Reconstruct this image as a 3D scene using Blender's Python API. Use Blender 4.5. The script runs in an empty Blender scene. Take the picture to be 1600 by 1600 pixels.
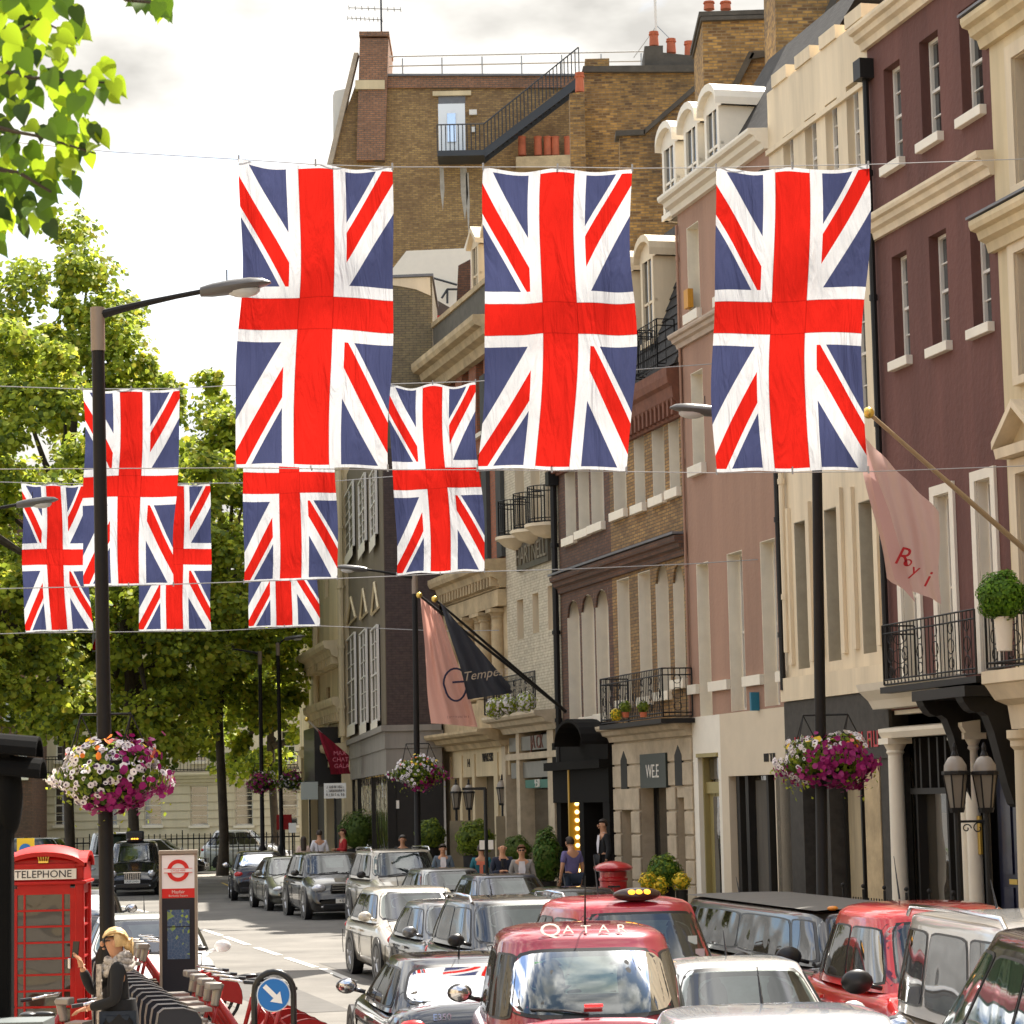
import bpy, bmesh, math, random
import numpy as np
from mathutils import Vector, Matrix
random.seed(7); RNG = np.random.default_rng(11)
C = bpy.context.scene.collection
R = math.radians

# ---------------------------------------------------------------- camera
CAMH = 2.9; FPX = 4000.0; TILT = math.atan(450/4000); ROLL = 0.021
_f = Vector((0, math.cos(TILT), math.sin(TILT)))
_u0 = Vector((0, -math.sin(TILT), math.cos(TILT))); _r0 = Vector((1, 0, 0))
_r = _r0*math.cos(ROLL) - _u0*math.sin(ROLL)
_u = _u0*math.cos(ROLL) + _r0*math.sin(ROLL)
cam = bpy.data.cameras.new('camera'); camo = bpy.data.objects.new('camera', cam); C.objects.link(camo)
cam.sensor_width = 36; cam.lens = FPX/1600*36; cam.clip_end = 3000; cam.clip_start = 0.5
m = Matrix.Identity(4)
for i in range(3):
    m[i][0] = _r[i]; m[i][1] = _u[i]; m[i][2] = -_f[i]
m[2][3] = CAMH
camo.matrix_world = m
cam.dof.use_dof = True; cam.dof.focus_distance = 33; cam.dof.aperture_fstop = 9
bpy.context.scene.camera = camo
CO = Vector((0, 0, CAMH))

# ---------------------------------------------------------------- light
SUN_EL = R(57); SUN_AZ = R(26)      # azimuth clockwise from +Y (towards +X)
world = bpy.data.worlds.new('World'); bpy.context.scene.world = world; world.use_nodes = True
wn = world.node_tree; wn.nodes.clear()
def wnode(t, **k):
    n = wn.nodes.new(t)
    for a, b in k.items(): setattr(n, a, b)
    return n
sky = wnode('ShaderNodeTexSky', sky_type='NISHITA', sun_disc=False, sun_elevation=SUN_EL, sun_rotation=SUN_AZ,
            air_density=1.0, dust_density=1.5, ozone_density=1.2)
bg1 = wnode('ShaderNodeBackground'); bg1.inputs[1].default_value = 0.115
bg2 = wnode('ShaderNodeBackground'); bg2.inputs[0].default_value = (1.0, 0.965, 0.90, 1)
tc = wnode('ShaderNodeTexCoord'); mp = wnode('ShaderNodeMapping'); mp.inputs['Scale'].default_value = (1, 1, 2.2)
nz = wnode('ShaderNodeTexNoise'); nz.inputs['Scale'].default_value = 4.2; nz.inputs['Detail'].default_value = 7; nz.inputs['Roughness'].default_value = 0.55
nz.inputs['Distortion'].default_value = 0.3
rp = wnode('ShaderNodeValToRGB'); rp.color_ramp.elements[0].position = 0.40; rp.color_ramp.elements[1].position = 0.54
# cloud brightness: thick parts duller
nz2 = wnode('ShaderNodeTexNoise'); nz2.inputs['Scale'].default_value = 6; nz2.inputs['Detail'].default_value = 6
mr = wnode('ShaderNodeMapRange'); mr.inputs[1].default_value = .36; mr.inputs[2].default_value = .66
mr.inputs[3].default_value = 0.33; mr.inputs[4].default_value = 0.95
mx = wnode('ShaderNodeMixShader'); out = wnode('ShaderNodeOutputWorld')
L = wn.links.new
sxw = wnode('ShaderNodeSeparateXYZ'); L(tc.outputs['Generated'], sxw.inputs[0])
L(tc.outputs['Generated'], mp.inputs[0]); L(mp.outputs[0], nz.inputs['Vector']); L(mp.outputs[0], nz2.inputs['Vector'])
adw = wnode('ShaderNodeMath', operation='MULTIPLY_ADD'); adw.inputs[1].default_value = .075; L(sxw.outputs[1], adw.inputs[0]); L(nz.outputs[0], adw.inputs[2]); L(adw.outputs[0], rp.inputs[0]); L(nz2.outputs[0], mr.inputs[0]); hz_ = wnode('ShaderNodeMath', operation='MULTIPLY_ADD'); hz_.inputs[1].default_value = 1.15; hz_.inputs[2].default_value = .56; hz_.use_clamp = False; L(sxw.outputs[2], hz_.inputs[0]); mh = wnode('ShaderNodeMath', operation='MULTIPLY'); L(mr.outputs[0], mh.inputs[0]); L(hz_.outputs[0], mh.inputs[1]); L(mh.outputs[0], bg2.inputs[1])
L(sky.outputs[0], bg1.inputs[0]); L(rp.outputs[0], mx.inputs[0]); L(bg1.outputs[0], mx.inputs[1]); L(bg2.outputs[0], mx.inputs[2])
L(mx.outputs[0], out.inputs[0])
sd = bpy.data.lights.new('sun', 'SUN'); sd.energy = 5.0; sd.angle = R(0.6); sd.color = (1.0, 0.93, 0.83)
so = bpy.data.objects.new('sun', sd); C.objects.link(so)
sv = Vector((math.sin(SUN_AZ)*math.cos(SUN_EL), math.cos(SUN_AZ)*math.cos(SUN_EL), math.sin(SUN_EL)))
so.rotation_euler = sv.to_track_quat('Z', 'Y').to_euler(); so.location = (0, 0, 60)
sc = bpy.context.scene
sc.view_settings.view_transform = 'Standard'; sc.view_settings.look = 'None'; sc.view_settings.gamma = 1
sc.view_settings.exposure = 1.36
try:
    sc.cycles.max_bounces = 7; sc.cycles.transparent_max_bounces = 12; sc.cycles.caustics_reflective = False; sc.cycles.caustics_refractive = False
except Exception: pass

# ---------------------------------------------------------------- frames and pixel lookup
YAW = math.atan(1020/4000)
N_ = Vector((math.cos(YAW), math.sin(YAW), 0)); D_ = Vector((-math.sin(YAW), math.cos(YAW), 0))   # across the street, along it
def S(u, p, z=0): return N_*p + D_*u + Vector((0, 0, z))
def ray(px, py): return (_f + _r*((px-800)/FPX) + _u*((800-py)/FPX))
def on_depth(px, py, Y):
    d = ray(px, py); return CO + d*(Y/d.y)
def on_plane(px, py, o, n):
    d = ray(px, py); return CO + d*((o-CO).dot(n)/d.dot(n))
def on_z(px, py, z):
    d = ray(px, py); return CO + d*((z-CAMH)/d.z)

# ---------------------------------------------------------------- materials
MATS = {}
def mat(name, col, rough=0.7, metal=0.0, var=0.0, vscale=3.0, bump=0.0, bscale=40.0, coat=0.0, spec=0.5, transl=0.0, emit=0.0, ior=1.45, streak=0.0):
    if name in MATS: return MATS[name]
    M = bpy.data.materials.new(name); M.use_nodes = True; nt = M.node_tree; b = nt.nodes['Principled BSDF']
    b.inputs['Base Color'].default_value = (*col, 1); b.inputs['Roughness'].default_value = rough; b.inputs['Metallic'].default_value = metal
    b.inputs['Coat Weight'].default_value = coat; b.inputs['Coat Roughness'].default_value = 0.04; b.inputs['Specular IOR Level'].default_value = spec; b.inputs['IOR'].default_value = ior
    t = nt.nodes.new('ShaderNodeTexCoord')
    if var or streak:
        n1 = nt.nodes.new('ShaderNodeTexNoise'); n1.inputs['Scale'].default_value = vscale; n1.inputs['Detail'].default_value = 6; n1.inputs['Roughness'].default_value = .65
        if streak:
            mpp = nt.nodes.new('ShaderNodeMapping'); mpp.inputs['Scale'].default_value = (1, 1, .12)
            nt.links.new(t.outputs['Object'], mpp.inputs[0]); nt.links.new(mpp.outputs[0], n1.inputs['Vector']); 
        else: nt.links.new(t.outputs['Object'], n1.inputs['Vector'])
        v = max(var, streak)
        cr = nt.nodes.new('ShaderNodeValToRGB'); cr.color_ramp.elements[0].position = .3; cr.color_ramp.elements[1].position = .7
        cr.color_ramp.elements[0].color = (*[c*(1-v) for c in col], 1); cr.color_ramp.elements[1].color = (*[min(1, c*(1+v*.6)) for c in col], 1)
        nt.links.new(n1.outputs[0], cr.inputs[0]); nt.links.new(cr.outputs[0], b.inputs['Base Color'])
    if bump:
        n2 = nt.nodes.new('ShaderNodeTexNoise'); n2.inputs['Scale'].default_value = bscale; n2.inputs['Detail'].default_value = 4
        nt.links.new(t.outputs['Object'], n2.inputs['Vector'])
        bm_ = nt.nodes.new('ShaderNodeBump'); bm_.inputs['Strength'].default_value = bump; bm_.inputs['Distance'].default_value = .02
        nt.links.new(n2.outputs[0], bm_.inputs['Height']); nt.links.new(bm_.outputs[0], b.inputs['Normal'])
    if emit:
        b.inputs['Emission Color'].default_value = (*col, 1); b.inputs['Emission Strength'].default_value = emit
    if transl:
        tr = nt.nodes.new('ShaderNodeBsdfTranslucent'); tr.inputs[0].default_value = (*col, 1)
        ms = nt.nodes.new('ShaderNodeMixShader'); ms.inputs[0].default_value = transl
        o = nt.nodes['Material Output']
        nt.links.new(b.outputs[0], ms.inputs[1]); nt.links.new(tr.outputs[0], ms.inputs[2]); nt.links.new(ms.outputs[0], o.inputs[0])
        src = b.inputs['Base Color'].links
        if src: nt.links.new(src[0].from_socket, tr.inputs[0])
    MATS[name] = M; return M

def brick(name, cols, mortar, bw=.225, bh=.075, msize=.011, grime=(.05, .045, .035), grime_amt=.35, gscale=.5, bumpy=.5):
    if name in MATS: return MATS[name]
    M = bpy.data.materials.new(name); M.use_nodes = True; nt = M.node_tree; b = nt.nodes['Principled BSDF']; b.inputs['Roughness'].default_value = .9
    nn = nt.nodes.new; lk = nt.links.new
    t = nn('ShaderNodeTexCoord'); sx = nn('ShaderNodeSeparateXYZ'); lk(t.outputs['Object'], sx.inputs[0])
    # run length along the wall whichever way the wall faces
    vx = nn('ShaderNodeMath'); vx.operation = 'ADD'; lk(sx.outputs[0], vx.inputs[0]); lk(sx.outputs[1], vx.inputs[1])
    cb = nn('ShaderNodeCombineXYZ'); lk(vx.outputs[0], cb.inputs[0]); lk(sx.outputs[2], cb.inputs[1])
    br = nn('ShaderNodeTexBrick'); lk(cb.outputs[0], br.inputs['Vector']); br.inputs['Scale'].default_value = 1
    br.inputs['Brick Width'].default_value = bw; br.inputs['Row Height'].default_value = bh; br.inputs['Mortar Size'].default_value = msize
    br.inputs['Mortar Smooth'].default_value = .2; br.inputs['Bias'].default_value = -.1
    br.inputs['Color1'].default_value = (*cols[0], 1); br.inputs['Color2'].default_value = (*cols[1], 1); br.inputs['Mortar'].default_value = (*mortar, 1)
    nz = nn('ShaderNodeTexNoise'); nz.inputs['Scale'].default_value = gscale; nz.inputs['Detail'].default_value = 8; nz.inputs['Roughness'].default_value = .7
    lk(t.outputs['Object'], nz.inputs['Vector'])
    cr = nn('ShaderNodeValToRGB'); cr.color_ramp.elements[0].position = .42; cr.color_ramp.elements[1].position = .68
    cr.color_ramp.elements[0].color = (0, 0, 0, 1); cr.color_ramp.elements[1].color = (grime_amt,)*3+(1,)
    lk(nz.outputs[0], cr.inputs[0])
    mxx = nn('ShaderNodeMix'); mxx.data_type = 'RGBA'; lk(cr.outputs[0], mxx.inputs['Factor']); lk(br.outputs['Color'], mxx.inputs['A']); mxx.inputs['B'].default_value = (*grime, 1)
    n3 = nn('ShaderNodeTexNoise'); n3.inputs['Scale'].default_value = 7; n3.inputs['Detail'].default_value = 3; lk(cb.outputs[0], n3.inputs['Vector'])
    m2 = nn('ShaderNodeMix'); m2.data_type = 'RGBA'; m2.blend_type = 'OVERLAY'; m2.inputs['Factor'].default_value = .45
    lk(mxx.outputs['Result'], m2.inputs['A']); lk(n3.outputs[0], m2.inputs['B']); lk(m2.outputs['Result'], b.inputs['Base Color'])
    bp = nn('ShaderNodeBump'); bp.inputs['Strength'].default_value = bumpy; bp.inputs['Distance'].default_value = .01; bp.invert = True
    lk(br.outputs['Fac'], bp.inputs['Height']); lk(bp.outputs[0], b.inputs['Normal'])
    MATS[name] = M; return M

def glass_mat(name, tint=(.02, .025, .025), refl=.25, rough=.03, wav=0.0, clear=False, fr=1.0):
    """dark room behind a pane: dim diffuse base under a mirror-like coat"""
    if name in MATS: return MATS[name]
    M = bpy.data.materials.new(name); M.use_nodes = True; nt = M.node_tree; b = nt.nodes['Principled BSDF']
    b.inputs['Base Color'].default_value = (*tint, 1); b.inputs['Roughness'].default_value = .35; b.inputs['Specular IOR Level'].default_value = 0
    g = nt.nodes.new('ShaderNodeBsdfGlossy'); g.inputs['Roughness'].default_value = rough; g.inputs[0].default_value = (.95, .97, 1, 1)
    lw = nt.nodes.new('ShaderNodeFresnel'); lw.inputs[0].default_value = 1.5
    ad = nt.nodes.new('ShaderNodeMath'); ad.operation = 'MULTIPLY_ADD'; ad.inputs[1].default_value = fr; ad.inputs[2].default_value = refl; ad.use_clamp = True
    nt.links.new(lw.outputs[0], ad.inputs[0])
    ms = nt.nodes.new('ShaderNodeMixShader'); nt.links.new(ad.outputs[0], ms.inputs[0]); nt.links.new(b.outputs[0], ms.inputs[1]); nt.links.new(g.outputs[0], ms.inputs[2])
    if wav:
        n = nt.nodes.new('ShaderNodeTexNoise'); n.inputs['Scale'].default_value = 1.3; n.inputs['Detail'].default_value = 1
        t = nt.nodes.new('ShaderNodeTexCoord'); nt.links.new(t.outputs['Object'], n.inputs['Vector'])
        bp = nt.nodes.new('ShaderNodeBump'); bp.inputs['Strength'].default_value = wav; bp.inputs['Distance'].default_value = .1
        nt.links.new(n.outputs[0], bp.inputs['Height']); nt.links.new(bp.outputs[0], g.inputs['Normal'])
    if clear:
        tp = nt.nodes.new('ShaderNodeBsdfTransparent'); tp.inputs[0].default_value = (*tint, 1); nt.links.new(tp.outputs[0], ms.inputs[1])
    nt.links.new(ms.outputs[0], nt.nodes['Material Output'].inputs[0]); MATS[name] = M; return M

# ---------------------------------------------------------------- object helpers
def tag(o, label=None, cat=None, group=None, kind=None):
    if label: o['label'] = label
    if cat: o['category'] = cat
    if group: o['group'] = group
    if kind: o['kind'] = kind
    return o
def empty(name, loc=(0, 0, 0), rz=0, label=None, cat=None, group=None):
    o = bpy.data.objects.new(name, None); C.objects.link(o); o.location = loc; o.rotation_euler = (0, 0, rz); o.empty_display_size = .2
    return tag(o, label, cat, group)
def copy_tree(o, parent=None):
    c = o.copy(); C.objects.link(c); c.parent = parent
    for ch in list(o.children): copy_tree(ch, c)
    return c
class MB:
    def __init__(s): s.v = []; s.f = []; s.mi = []
    def add(s, vs, fs, mi=0):
        b = len(s.v); s.v += [tuple(v) for v in vs]; s.f += [tuple(i+b for i in f) for f in fs]; s.mi += [mi]*len(fs); return s
    def quad(s, a, b, c, d, mi=0): return s.add([a, b, c, d], [(0, 1, 2, 3)], mi)
    def hexa(s, p, mi=0):   # 8 points: bottom 0-3, top 4-7
        return s.add(p, [(0, 3, 2, 1), (4, 5, 6, 7), (0, 1, 5, 4), (1, 2, 6, 5), (2, 3, 7, 6), (3, 0, 4, 7)], mi)
    def box(s, x0, x1, y0, y1, z0, z1, mi=0):
        return s.hexa([(x0, y0, z0), (x1, y0, z0), (x1, y1, z0), (x0, y1, z0), (x0, y0, z1), (x1, y0, z1), (x1, y1, z1), (x0, y1, z1)], mi)
    def sbox(s, u0, u1, p0, p1, z0, z1, mi=0):      # box in the street frame
        return s.hexa([S(u0, p0, z0), S(u0, p1, z0), S(u1, p1, z0), S(u1, p0, z0), S(u0, p0, z1), S(u0, p1, z1), S(u1, p1, z1), S(u1, p0, z1)], mi)
    def prof(s, pts, u0, u1, mi=0):                 # profile (p, z) extruded along the street
        n = len(pts); a = [S(u0, p, z) for p, z in pts]; b = [S(u1, p, z) for p, z in pts]
        return s.add(a+b, [(i, (i+1) % n, n+(i+1) % n, n+i) for i in range(n)] + [tuple(range(n))[::-1], tuple(range(n, 2*n))], mi)
    def tube(s, pts, r, seg=6, mi=0, caps=True):
        pts = [Vector(p) for p in pts]; n = len(pts); rr = r if hasattr(r, '__len__') else [r]*n; vs = []
        up = None
        for i, p in enumerate(pts):
            t = (pts[min(i+1, n-1)] - pts[max(i-1, 0)]).normalized()
            if up is None: up = Vector((0, 0, 1)) if abs(t.z) < .9 else Vector((1, 0, 0))
            a = t.cross(up).normalized(); bb = a.cross(t).normalized(); up = bb
            for k in range(seg):
                w = 2*math.pi*k/seg; vs.append(p + a*math.cos(w)*rr[i] + bb*math.sin(w)*rr[i])
        fs = [(i*seg+k, i*seg+(k+1) % seg, (i+1)*seg+(k+1) % seg, (i+1)*seg+k) for i in range(n-1) for k in range(seg)]
        if caps: fs += [tuple(range(seg))[::-1], tuple(range((n-1)*seg, n*seg))]
        return s.add(vs, fs, mi)
    def lathe(s, prof, c=(0, 0, 0), seg=20, mi=0, ax=None):   # prof [(r,z)]
        c = Vector(c); vs = []
        for r, z in prof:
            for k in range(seg):
                w = 2*math.pi*k/seg; v = Vector((r*math.cos(w), r*math.sin(w), z))
                if ax: v = ax @ v
                vs.append(c+v)
        n = len(prof)
        fs = [(i*seg+k, i*seg+(k+1) % seg, (i+1)*seg+(k+1) % seg, (i+1)*seg+k) for i in range(n-1) for k in range(seg)]
        fs += [tuple(range(seg))[::-1], tuple(range((n-1)*seg, n*seg))]
        return s.add(vs, fs, mi)
    def ball(s, c, rx, ry=None, rz=None, seg=14, rings=9, mi=0):
        ry = ry or rx; rz = rz or rx
        pr = [(math.sin(math.pi*i/rings), -math.cos(math.pi*i/rings)) for i in range(rings+1)]
        pr[0] = (.02, -1); pr[-1] = (.02, 1); c = Vector(c); vs = []
        for r, z in pr:
            for k in range(seg):
                w = 2*math.pi*k/seg; vs.append(c+Vector((r*math.cos(w)*rx, r*math.sin(w)*ry, z*rz)))
        n = len(pr); fs = [(i*seg+k, i*seg+(k+1) % seg, (i+1)*seg+(k+1) % seg, (i+1)*seg+k) for i in range(n-1) for k in range(seg)]
        fs += [tuple(range(seg))[::-1], tuple(range((n-1)*seg, n*seg))]
        return s.add(vs, fs, mi)
    def grid(s, fn, nu, nv, mi=0, closed=False):
        vs = [fn(i/nu, j/nv) for j in range(nv+1) for i in range(nu+1)]
        fs = [(j*(nu+1)+i, j*(nu+1)+i+1, (j+1)*(nu+1)+i+1, (j+1)*(nu+1)+i) for j in range(nv) for i in range(nu)]
        return s.add(vs, fs, mi)
    def build(s, name, mats, parent=None, smooth=False, loc=None, rz=None, bevel=0, subsurf=0):
        me = bpy.data.meshes.new(name); me.from_pydata(s.v, [], s.f)
        for mm in (mats if isinstance(mats, (list, tuple)) else [mats]): me.materials.append(mm)
        if len(set(s.mi)) > 1: me.polygons.foreach_set('material_index', s.mi)
        if smooth:
            me.polygons.foreach_set('use_smooth', [True]*len(me.polygons))
            if smooth != 'all':
                try: me.set_sharp_from_angle(angle=R(38))
                except Exception: pass
        o = bpy.data.objects.new(name, me); C.objects.link(o); o.parent = parent
        if loc is not None: o.location = loc
        if rz is not None: o.rotation_euler = (0, 0, rz)
        if bevel:
            md = o.modifiers.new('b', 'BEVEL'); md.width = bevel; md.segments = 2; md.limit_method = 'ANGLE'
        if subsurf:
            md = o.modifiers.new('s', 'SUBSURF'); md.levels = subsurf; md.render_levels = subsurf
        return o
def text(s, size, mtl, name, parent, loc, rot, depth=.01, align='CENTER', sx=1.0, shear=0):
    cu = bpy.data.curves.new(name, 'FONT'); cu.body = s; cu.size = size; cu.extrude = depth; cu.align_x = align; cu.align_y = 'CENTER'; cu.shear = shear; cu.resolution_u = 3
    t = bpy.data.objects.new(name, cu); C.objects.link(t); dg = bpy.context.evaluated_depsgraph_get()
    me = bpy.data.meshes.new_from_object(t.evaluated_get(dg)); bpy.data.objects.remove(t); bpy.data.curves.remove(cu)
    me.materials.clear(); me.materials.append(mtl)
    o = bpy.data.objects.new(name, me); C.objects.link(o); o.parent = parent; o.location = loc; o.rotation_euler = rot; o.scale = (sx, 1, 1)
    return o
FACEROT = (R(90), 0, YAW-R(90))       # text lying on the street front, read from the street
def leaf_mesh(name, centers, normals, size, mats, parent=None, mi=None, shape='leaf', jit=.5, seed=1, aspect=1.0):
    """many small folded leaves: centers (n,3), normals (n,3)"""
    rg = np.random.default_rng(seed); n = len(centers)
    nr = normals/np.maximum(np.linalg.norm(normals, axis=1, keepdims=True), 1e-6)
    nr = nr + rg.normal(0, jit, (n, 3)); nr /= np.linalg.norm(nr, axis=1, keepdims=True)
    a = np.cross(nr, rg.normal(0, 1, (n, 3))); a /= np.maximum(np.linalg.norm(a, axis=1, keepdims=True), 1e-6); b = np.cross(nr, a)
    sz = (size*rg.uniform(.6, 1.35, n))[:, None] if np.isscalar(size) else size[:, None]
    if shape == 'leaf':
        P = [(-.5, 0, .0), (-.1, .34*aspect, .10), (.5, 0, -.05), (-.1, -.34*aspect, .10)]
    elif shape == 'star':
        P = [(-.5, .1, 0), (-.15, .45, .1), (.3, .4, -.05), (.55, 0, 0), (.3, -.4, .08), (-.15, -.45, -.02)]
    else:   # petal rosette
        P = [(math.cos(k*math.pi/3)*.5, math.sin(k*math.pi/3)*.5, .12) for k in range(6)]
    k = len(P); V = np.empty((n, k, 3))
    for i, (x, y, z) in enumerate(P): V[:, i] = centers + sz*(a*x + b*y + nr*z)
    me = bpy.data.meshes.new(name); me.vertices.add(n*k); me.vertices.foreach_set('co', V.ravel())
    me.loops.add(n*k); me.loops.foreach_set('vertex_index', np.arange(n*k)); me.polygons.add(n)
    me.polygons.foreach_set('loop_start', np.arange(n)*k); me.polygons.foreach_set('loop_total', np.full(n, k))
    for mm in mats: me.materials.append(mm)
    if len(mats) > 1: me.polygons.foreach_set('material_index', mi if mi is not None else rg.integers(0, len(mats), n))
    me.update(); me.validate()
    o = bpy.data.objects.new(name, me); C.objects.link(o); o.parent = parent; return o

# common materials
cream = mat('cream_stucco', (.63, .51, .31), .75, var=.12, vscale=1.2, bump=.15, streak=.26)
cream2 = mat('pale_stucco', (.70, .58, .40), .75, var=.1, vscale=1.5, bump=.12, streak=.22)
stone = mat('weathered_stone', (.46, .35, .20), .85, var=.35, vscale=1.8, bump=.5, bscale=14)
rstone = mat('block_stone', (.48, .39, .27), .85, var=.25, vscale=2.2, bump=.3, bscale=20)
white_paint = mat('white_paint', (.76, .69, .56), .5, var=.06)
frame_white = mat('frame_white', (.74, .70, .62), .4)
red_stucco = mat('maroon_roughcast', (.14, .060, .047), .9, var=.25, vscale=1.1, streak=.3, bump=.9, bscale=9)
pink_stucco = mat('dusty_pink_brick', (.34, .20, .135), .85, var=.2, vscale=.9, streak=.22, bump=.5, bscale=11)
iron = mat('black_iron', (.014, .013, .012), .5, spec=.3)
black_gloss = mat('black_gloss', (.010, .010, .010), .35, coat=.15)
pole_black = mat('pole_black', (.012, .010, .009), .5, var=.2, spec=.25)
grey_metal = mat('grey_metal', (.32, .31, .29), .35, metal=.7)
reveal_white = mat('reveal_white', (.84, .76, .60), .6, var=.08)
slate = mat('slate', (.05, .047, .044), .8, spec=.2, var=.3, vscale=3, bump=.6, bscale=10)
lead = mat('lead', (.16, .16, .165), .5, var=.2)
glass = glass_mat('window_glass', (.03, .032, .03), .12)
shopglass = glass_mat('shop_glass', (.05, .042, .03), .10, wav=.15)
terracotta = mat('terracotta', (.48, .13, .06), .8, var=.2)
granite = mat('dark_granite', (.055, .049, .041), .6, spec=.25, var=.3, vscale=6)
dark_wood = mat('black_timber', (.016, .014, .012), .5, var=.2, spec=.3)
gold = mat('gold', (.75, .52, .12), .3, metal=.9)
# ================================================================ ground
def ground_sheet(name, pts, z, mtl, z2=None, skirt=0.0):
    mb = MB(); n = len(pts); vs = [Vector((p.x, p.y, zz)) for p, zz in zip(pts, z if hasattr(z, '__len__') else [z]*n)]
    mb.add(vs, [tuple(range(n))])
    if skirt:
        lo = [v - Vector((0, 0, skirt)) for v in vs]; mb.add(vs+lo, [(i, (i+1) % n, n+(i+1) % n, n+i) for i in range(n)])
    return tag(mb.build(name, mtl), kind='structure')
asph = mat('asphalt', (.155, .145, .128), .85, var=.32, vscale=.55, bump=.5, bscale=60)
pave = mat('paving_flags', (.27, .24, .20), .8, var=.2, vscale=1.2)
kerbm = mat('kerb_stone', (.30, .28, .25), .8, var=.2)
paintw = mat('road_paint_white', (.62, .60, .55), .7, var=.2, vscale=5)
painty = mat('road_paint_yellow', (.62, .45, .10), .7, var=.2, vscale=5)
grassm = mat('grass', (.06, .10, .02), .9, var=.4, vscale=2)
g = MB(); g.box(-900, 900, -60, 1500, -1.0, 0); tag(g.build('road', asph), kind='structure')
# patched and oil darkened strips of tarmac
g = MB()
for (u0, u1, p0, p1) in ((30, 47, 8.15, 8.9), (52, 70, 5.2, 6.0), (36, 44, 5.6, 6.7)): 
    g.quad(S(u0, p0, .004), S(u0, p1, .004), S(u1, p1, .004), S(u1, p0, .004))
tag(g.build('tarmac_patch', mat('tarmac_patch', (.085, .08, .072), .8, var=.25, vscale=2)), kind='structure')
def pz(p): return .14 + .05*max(0, p-13.2)
def pave_sheet(name, up, mtl=None):
    return ground_sheet(name, [S(u, p) for u, p in up], [pz(p) for u, p in up], mtl or pave, skirt=.3)
pave_sheet('pavement_right', [(5, 13.3), (84, 13.3), (100, 15), (112, 18), (112, 24), (5, 24)])
pave_sheet('kerb_right', [(5, 13.15), (84, 13.15), (100, 14.85), (100, 15.0), (84, 13.3), (5, 13.3)], kerbm).location.z = .004
ground_sheet('pavement_left', [S(4, 3.9), S(29.5, 3.9), S(32.5, 1.2), S(32.5, -12), S(4, -12)], .12, pave, skirt=.3)
ground_sheet('kerb_left', [S(4, 4.05), S(29.6, 4.05), S(32.7, 1.25), S(32.7, -12), S(32.5, -12), S(32.5, 1.2), S(29.5, 3.9), S(4, 3.9)], .125, kerbm, skirt=.3)
ground_sheet('pavement_square', [Vector((-80, 108, 0)), Vector((-15.6, 106, 0)), Vector((-10.6, 97, 0)), Vector((-8.4, 97, 0)), Vector((-6, 125, 0)), Vector((-80, 125, 0))], .12, pave, skirt=.3)
ground_sheet('garden_lawn', [Vector((-80, 110, 0)), Vector((-17, 110, 0)), Vector((-12.5, 112, 0)), Vector((-12, 124, 0)), Vector((-80, 124, 0))], .16, grassm, skirt=.2)
def stripe(a, b, w, z=.008, m_=paintw, name='lane_marking'):
    t = (b-a).normalized(); s = Vector((-t.y, t.x, 0))*w/2; mb = MB()
    mb.quad(*(Vector((q.x, q.y, z)) for q in (a-s, a+s, b+s, b-s))); return tag(mb.build(name, m_), kind='structure')
for (x0, y0, x1, y1) in ((504, 1514, 553, 1534), (448, 1497, 493, 1512), (400, 1481, 437, 1493), (352, 1464, 388, 1477), (315, 1452, 345, 1462), (285, 1442, 305, 1449), (258, 1432, 275, 1438), (190, 1416, 240, 1428)):
    stripe(on_z(x0, y0, 0), on_z(x1, y1, 0), .14)
for off in (0, .28):
    stripe(on_z(309, 1362, 0)+Vector((off, -.3, 0)), on_z(364, 1386, 0)+Vector((off, -.3, 0)), .1, m_=painty)

# ================================================================ wall faces
class Face:
    def __init__(s, O, d, n): s.O = Vector(O); s.d = Vector(d).normalized(); s.n = Vector(n).normalized()
    def hit(s, px, py, off=0):
        h = on_plane(px, py, s.O+s.n*off, s.n); return (h-s.O).dot(s.d), h.z
    def P(s, u, z, off=0): return s.O + s.d*u + s.n*off + Vector((0, 0, z))
    def box(s, mb, u0, u1, z0, z1, o0, o1, mi=0):
        P = s.P; return mb.hexa([P(u0, z0, o0), P(u1, z0, o0), P(u1, z0, o1), P(u0, z0, o1), P(u0, z1, o0), P(u1, z1, o0), P(u1, z1, o1), P(u0, z1, o1)], mi)
    def prof(s, mb, pts, u0, u1, mi=0):
        n = len(pts); a = [s.P(u0, z, o) for o, z in pts]; b = [s.P(u1, z, o) for o, z in pts]
        return mb.add(a+b, [(i, (i+1) % n, n+(i+1) % n, n+i) for i in range(n)] + [tuple(range(n))[::-1], tuple(range(n, 2*n))], mi)
    def rz(s): return math.atan2(s.n.y, s.n.x)+R(90)
    def rot(s): return (R(90), 0, s.rz())
ST = Face(N_*17, D_, -N_)

def fix_normals(o):
    bm = bmesh.new(); bm.from_mesh(o.data); bmesh.ops.recalc_face_normals(bm, faces=bm.faces); bm.to_mesh(o.data); bm.free(); return o

def cornice(F, u0, u1, zt, h, off, mtl, parent, name='cornice', dent=0):
    mb = MB()
    F.prof(mb, [(-.02, zt-h), (.25*off, zt-h), (.35*off, zt-.72*h), (.62*off, zt-.62*h), (.7*off, zt-.4*h), (.93*off, zt-.34*h), (off, zt-.2*h), (off, zt-.03), (-.02, zt)], u0, u1)
    if dent:
        n = int(abs(u1-u0)/dent)
        for i in range(n):
            a = u0+(i+.3)*(u1-u0)/n; b = u0+(i+.7)*(u1-u0)/n; F.box(mb, a, b, zt-h*.95, zt-h*.6, .2*off, .6*off)
    return fix_normals(mb.build(name, mtl, parent))

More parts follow.
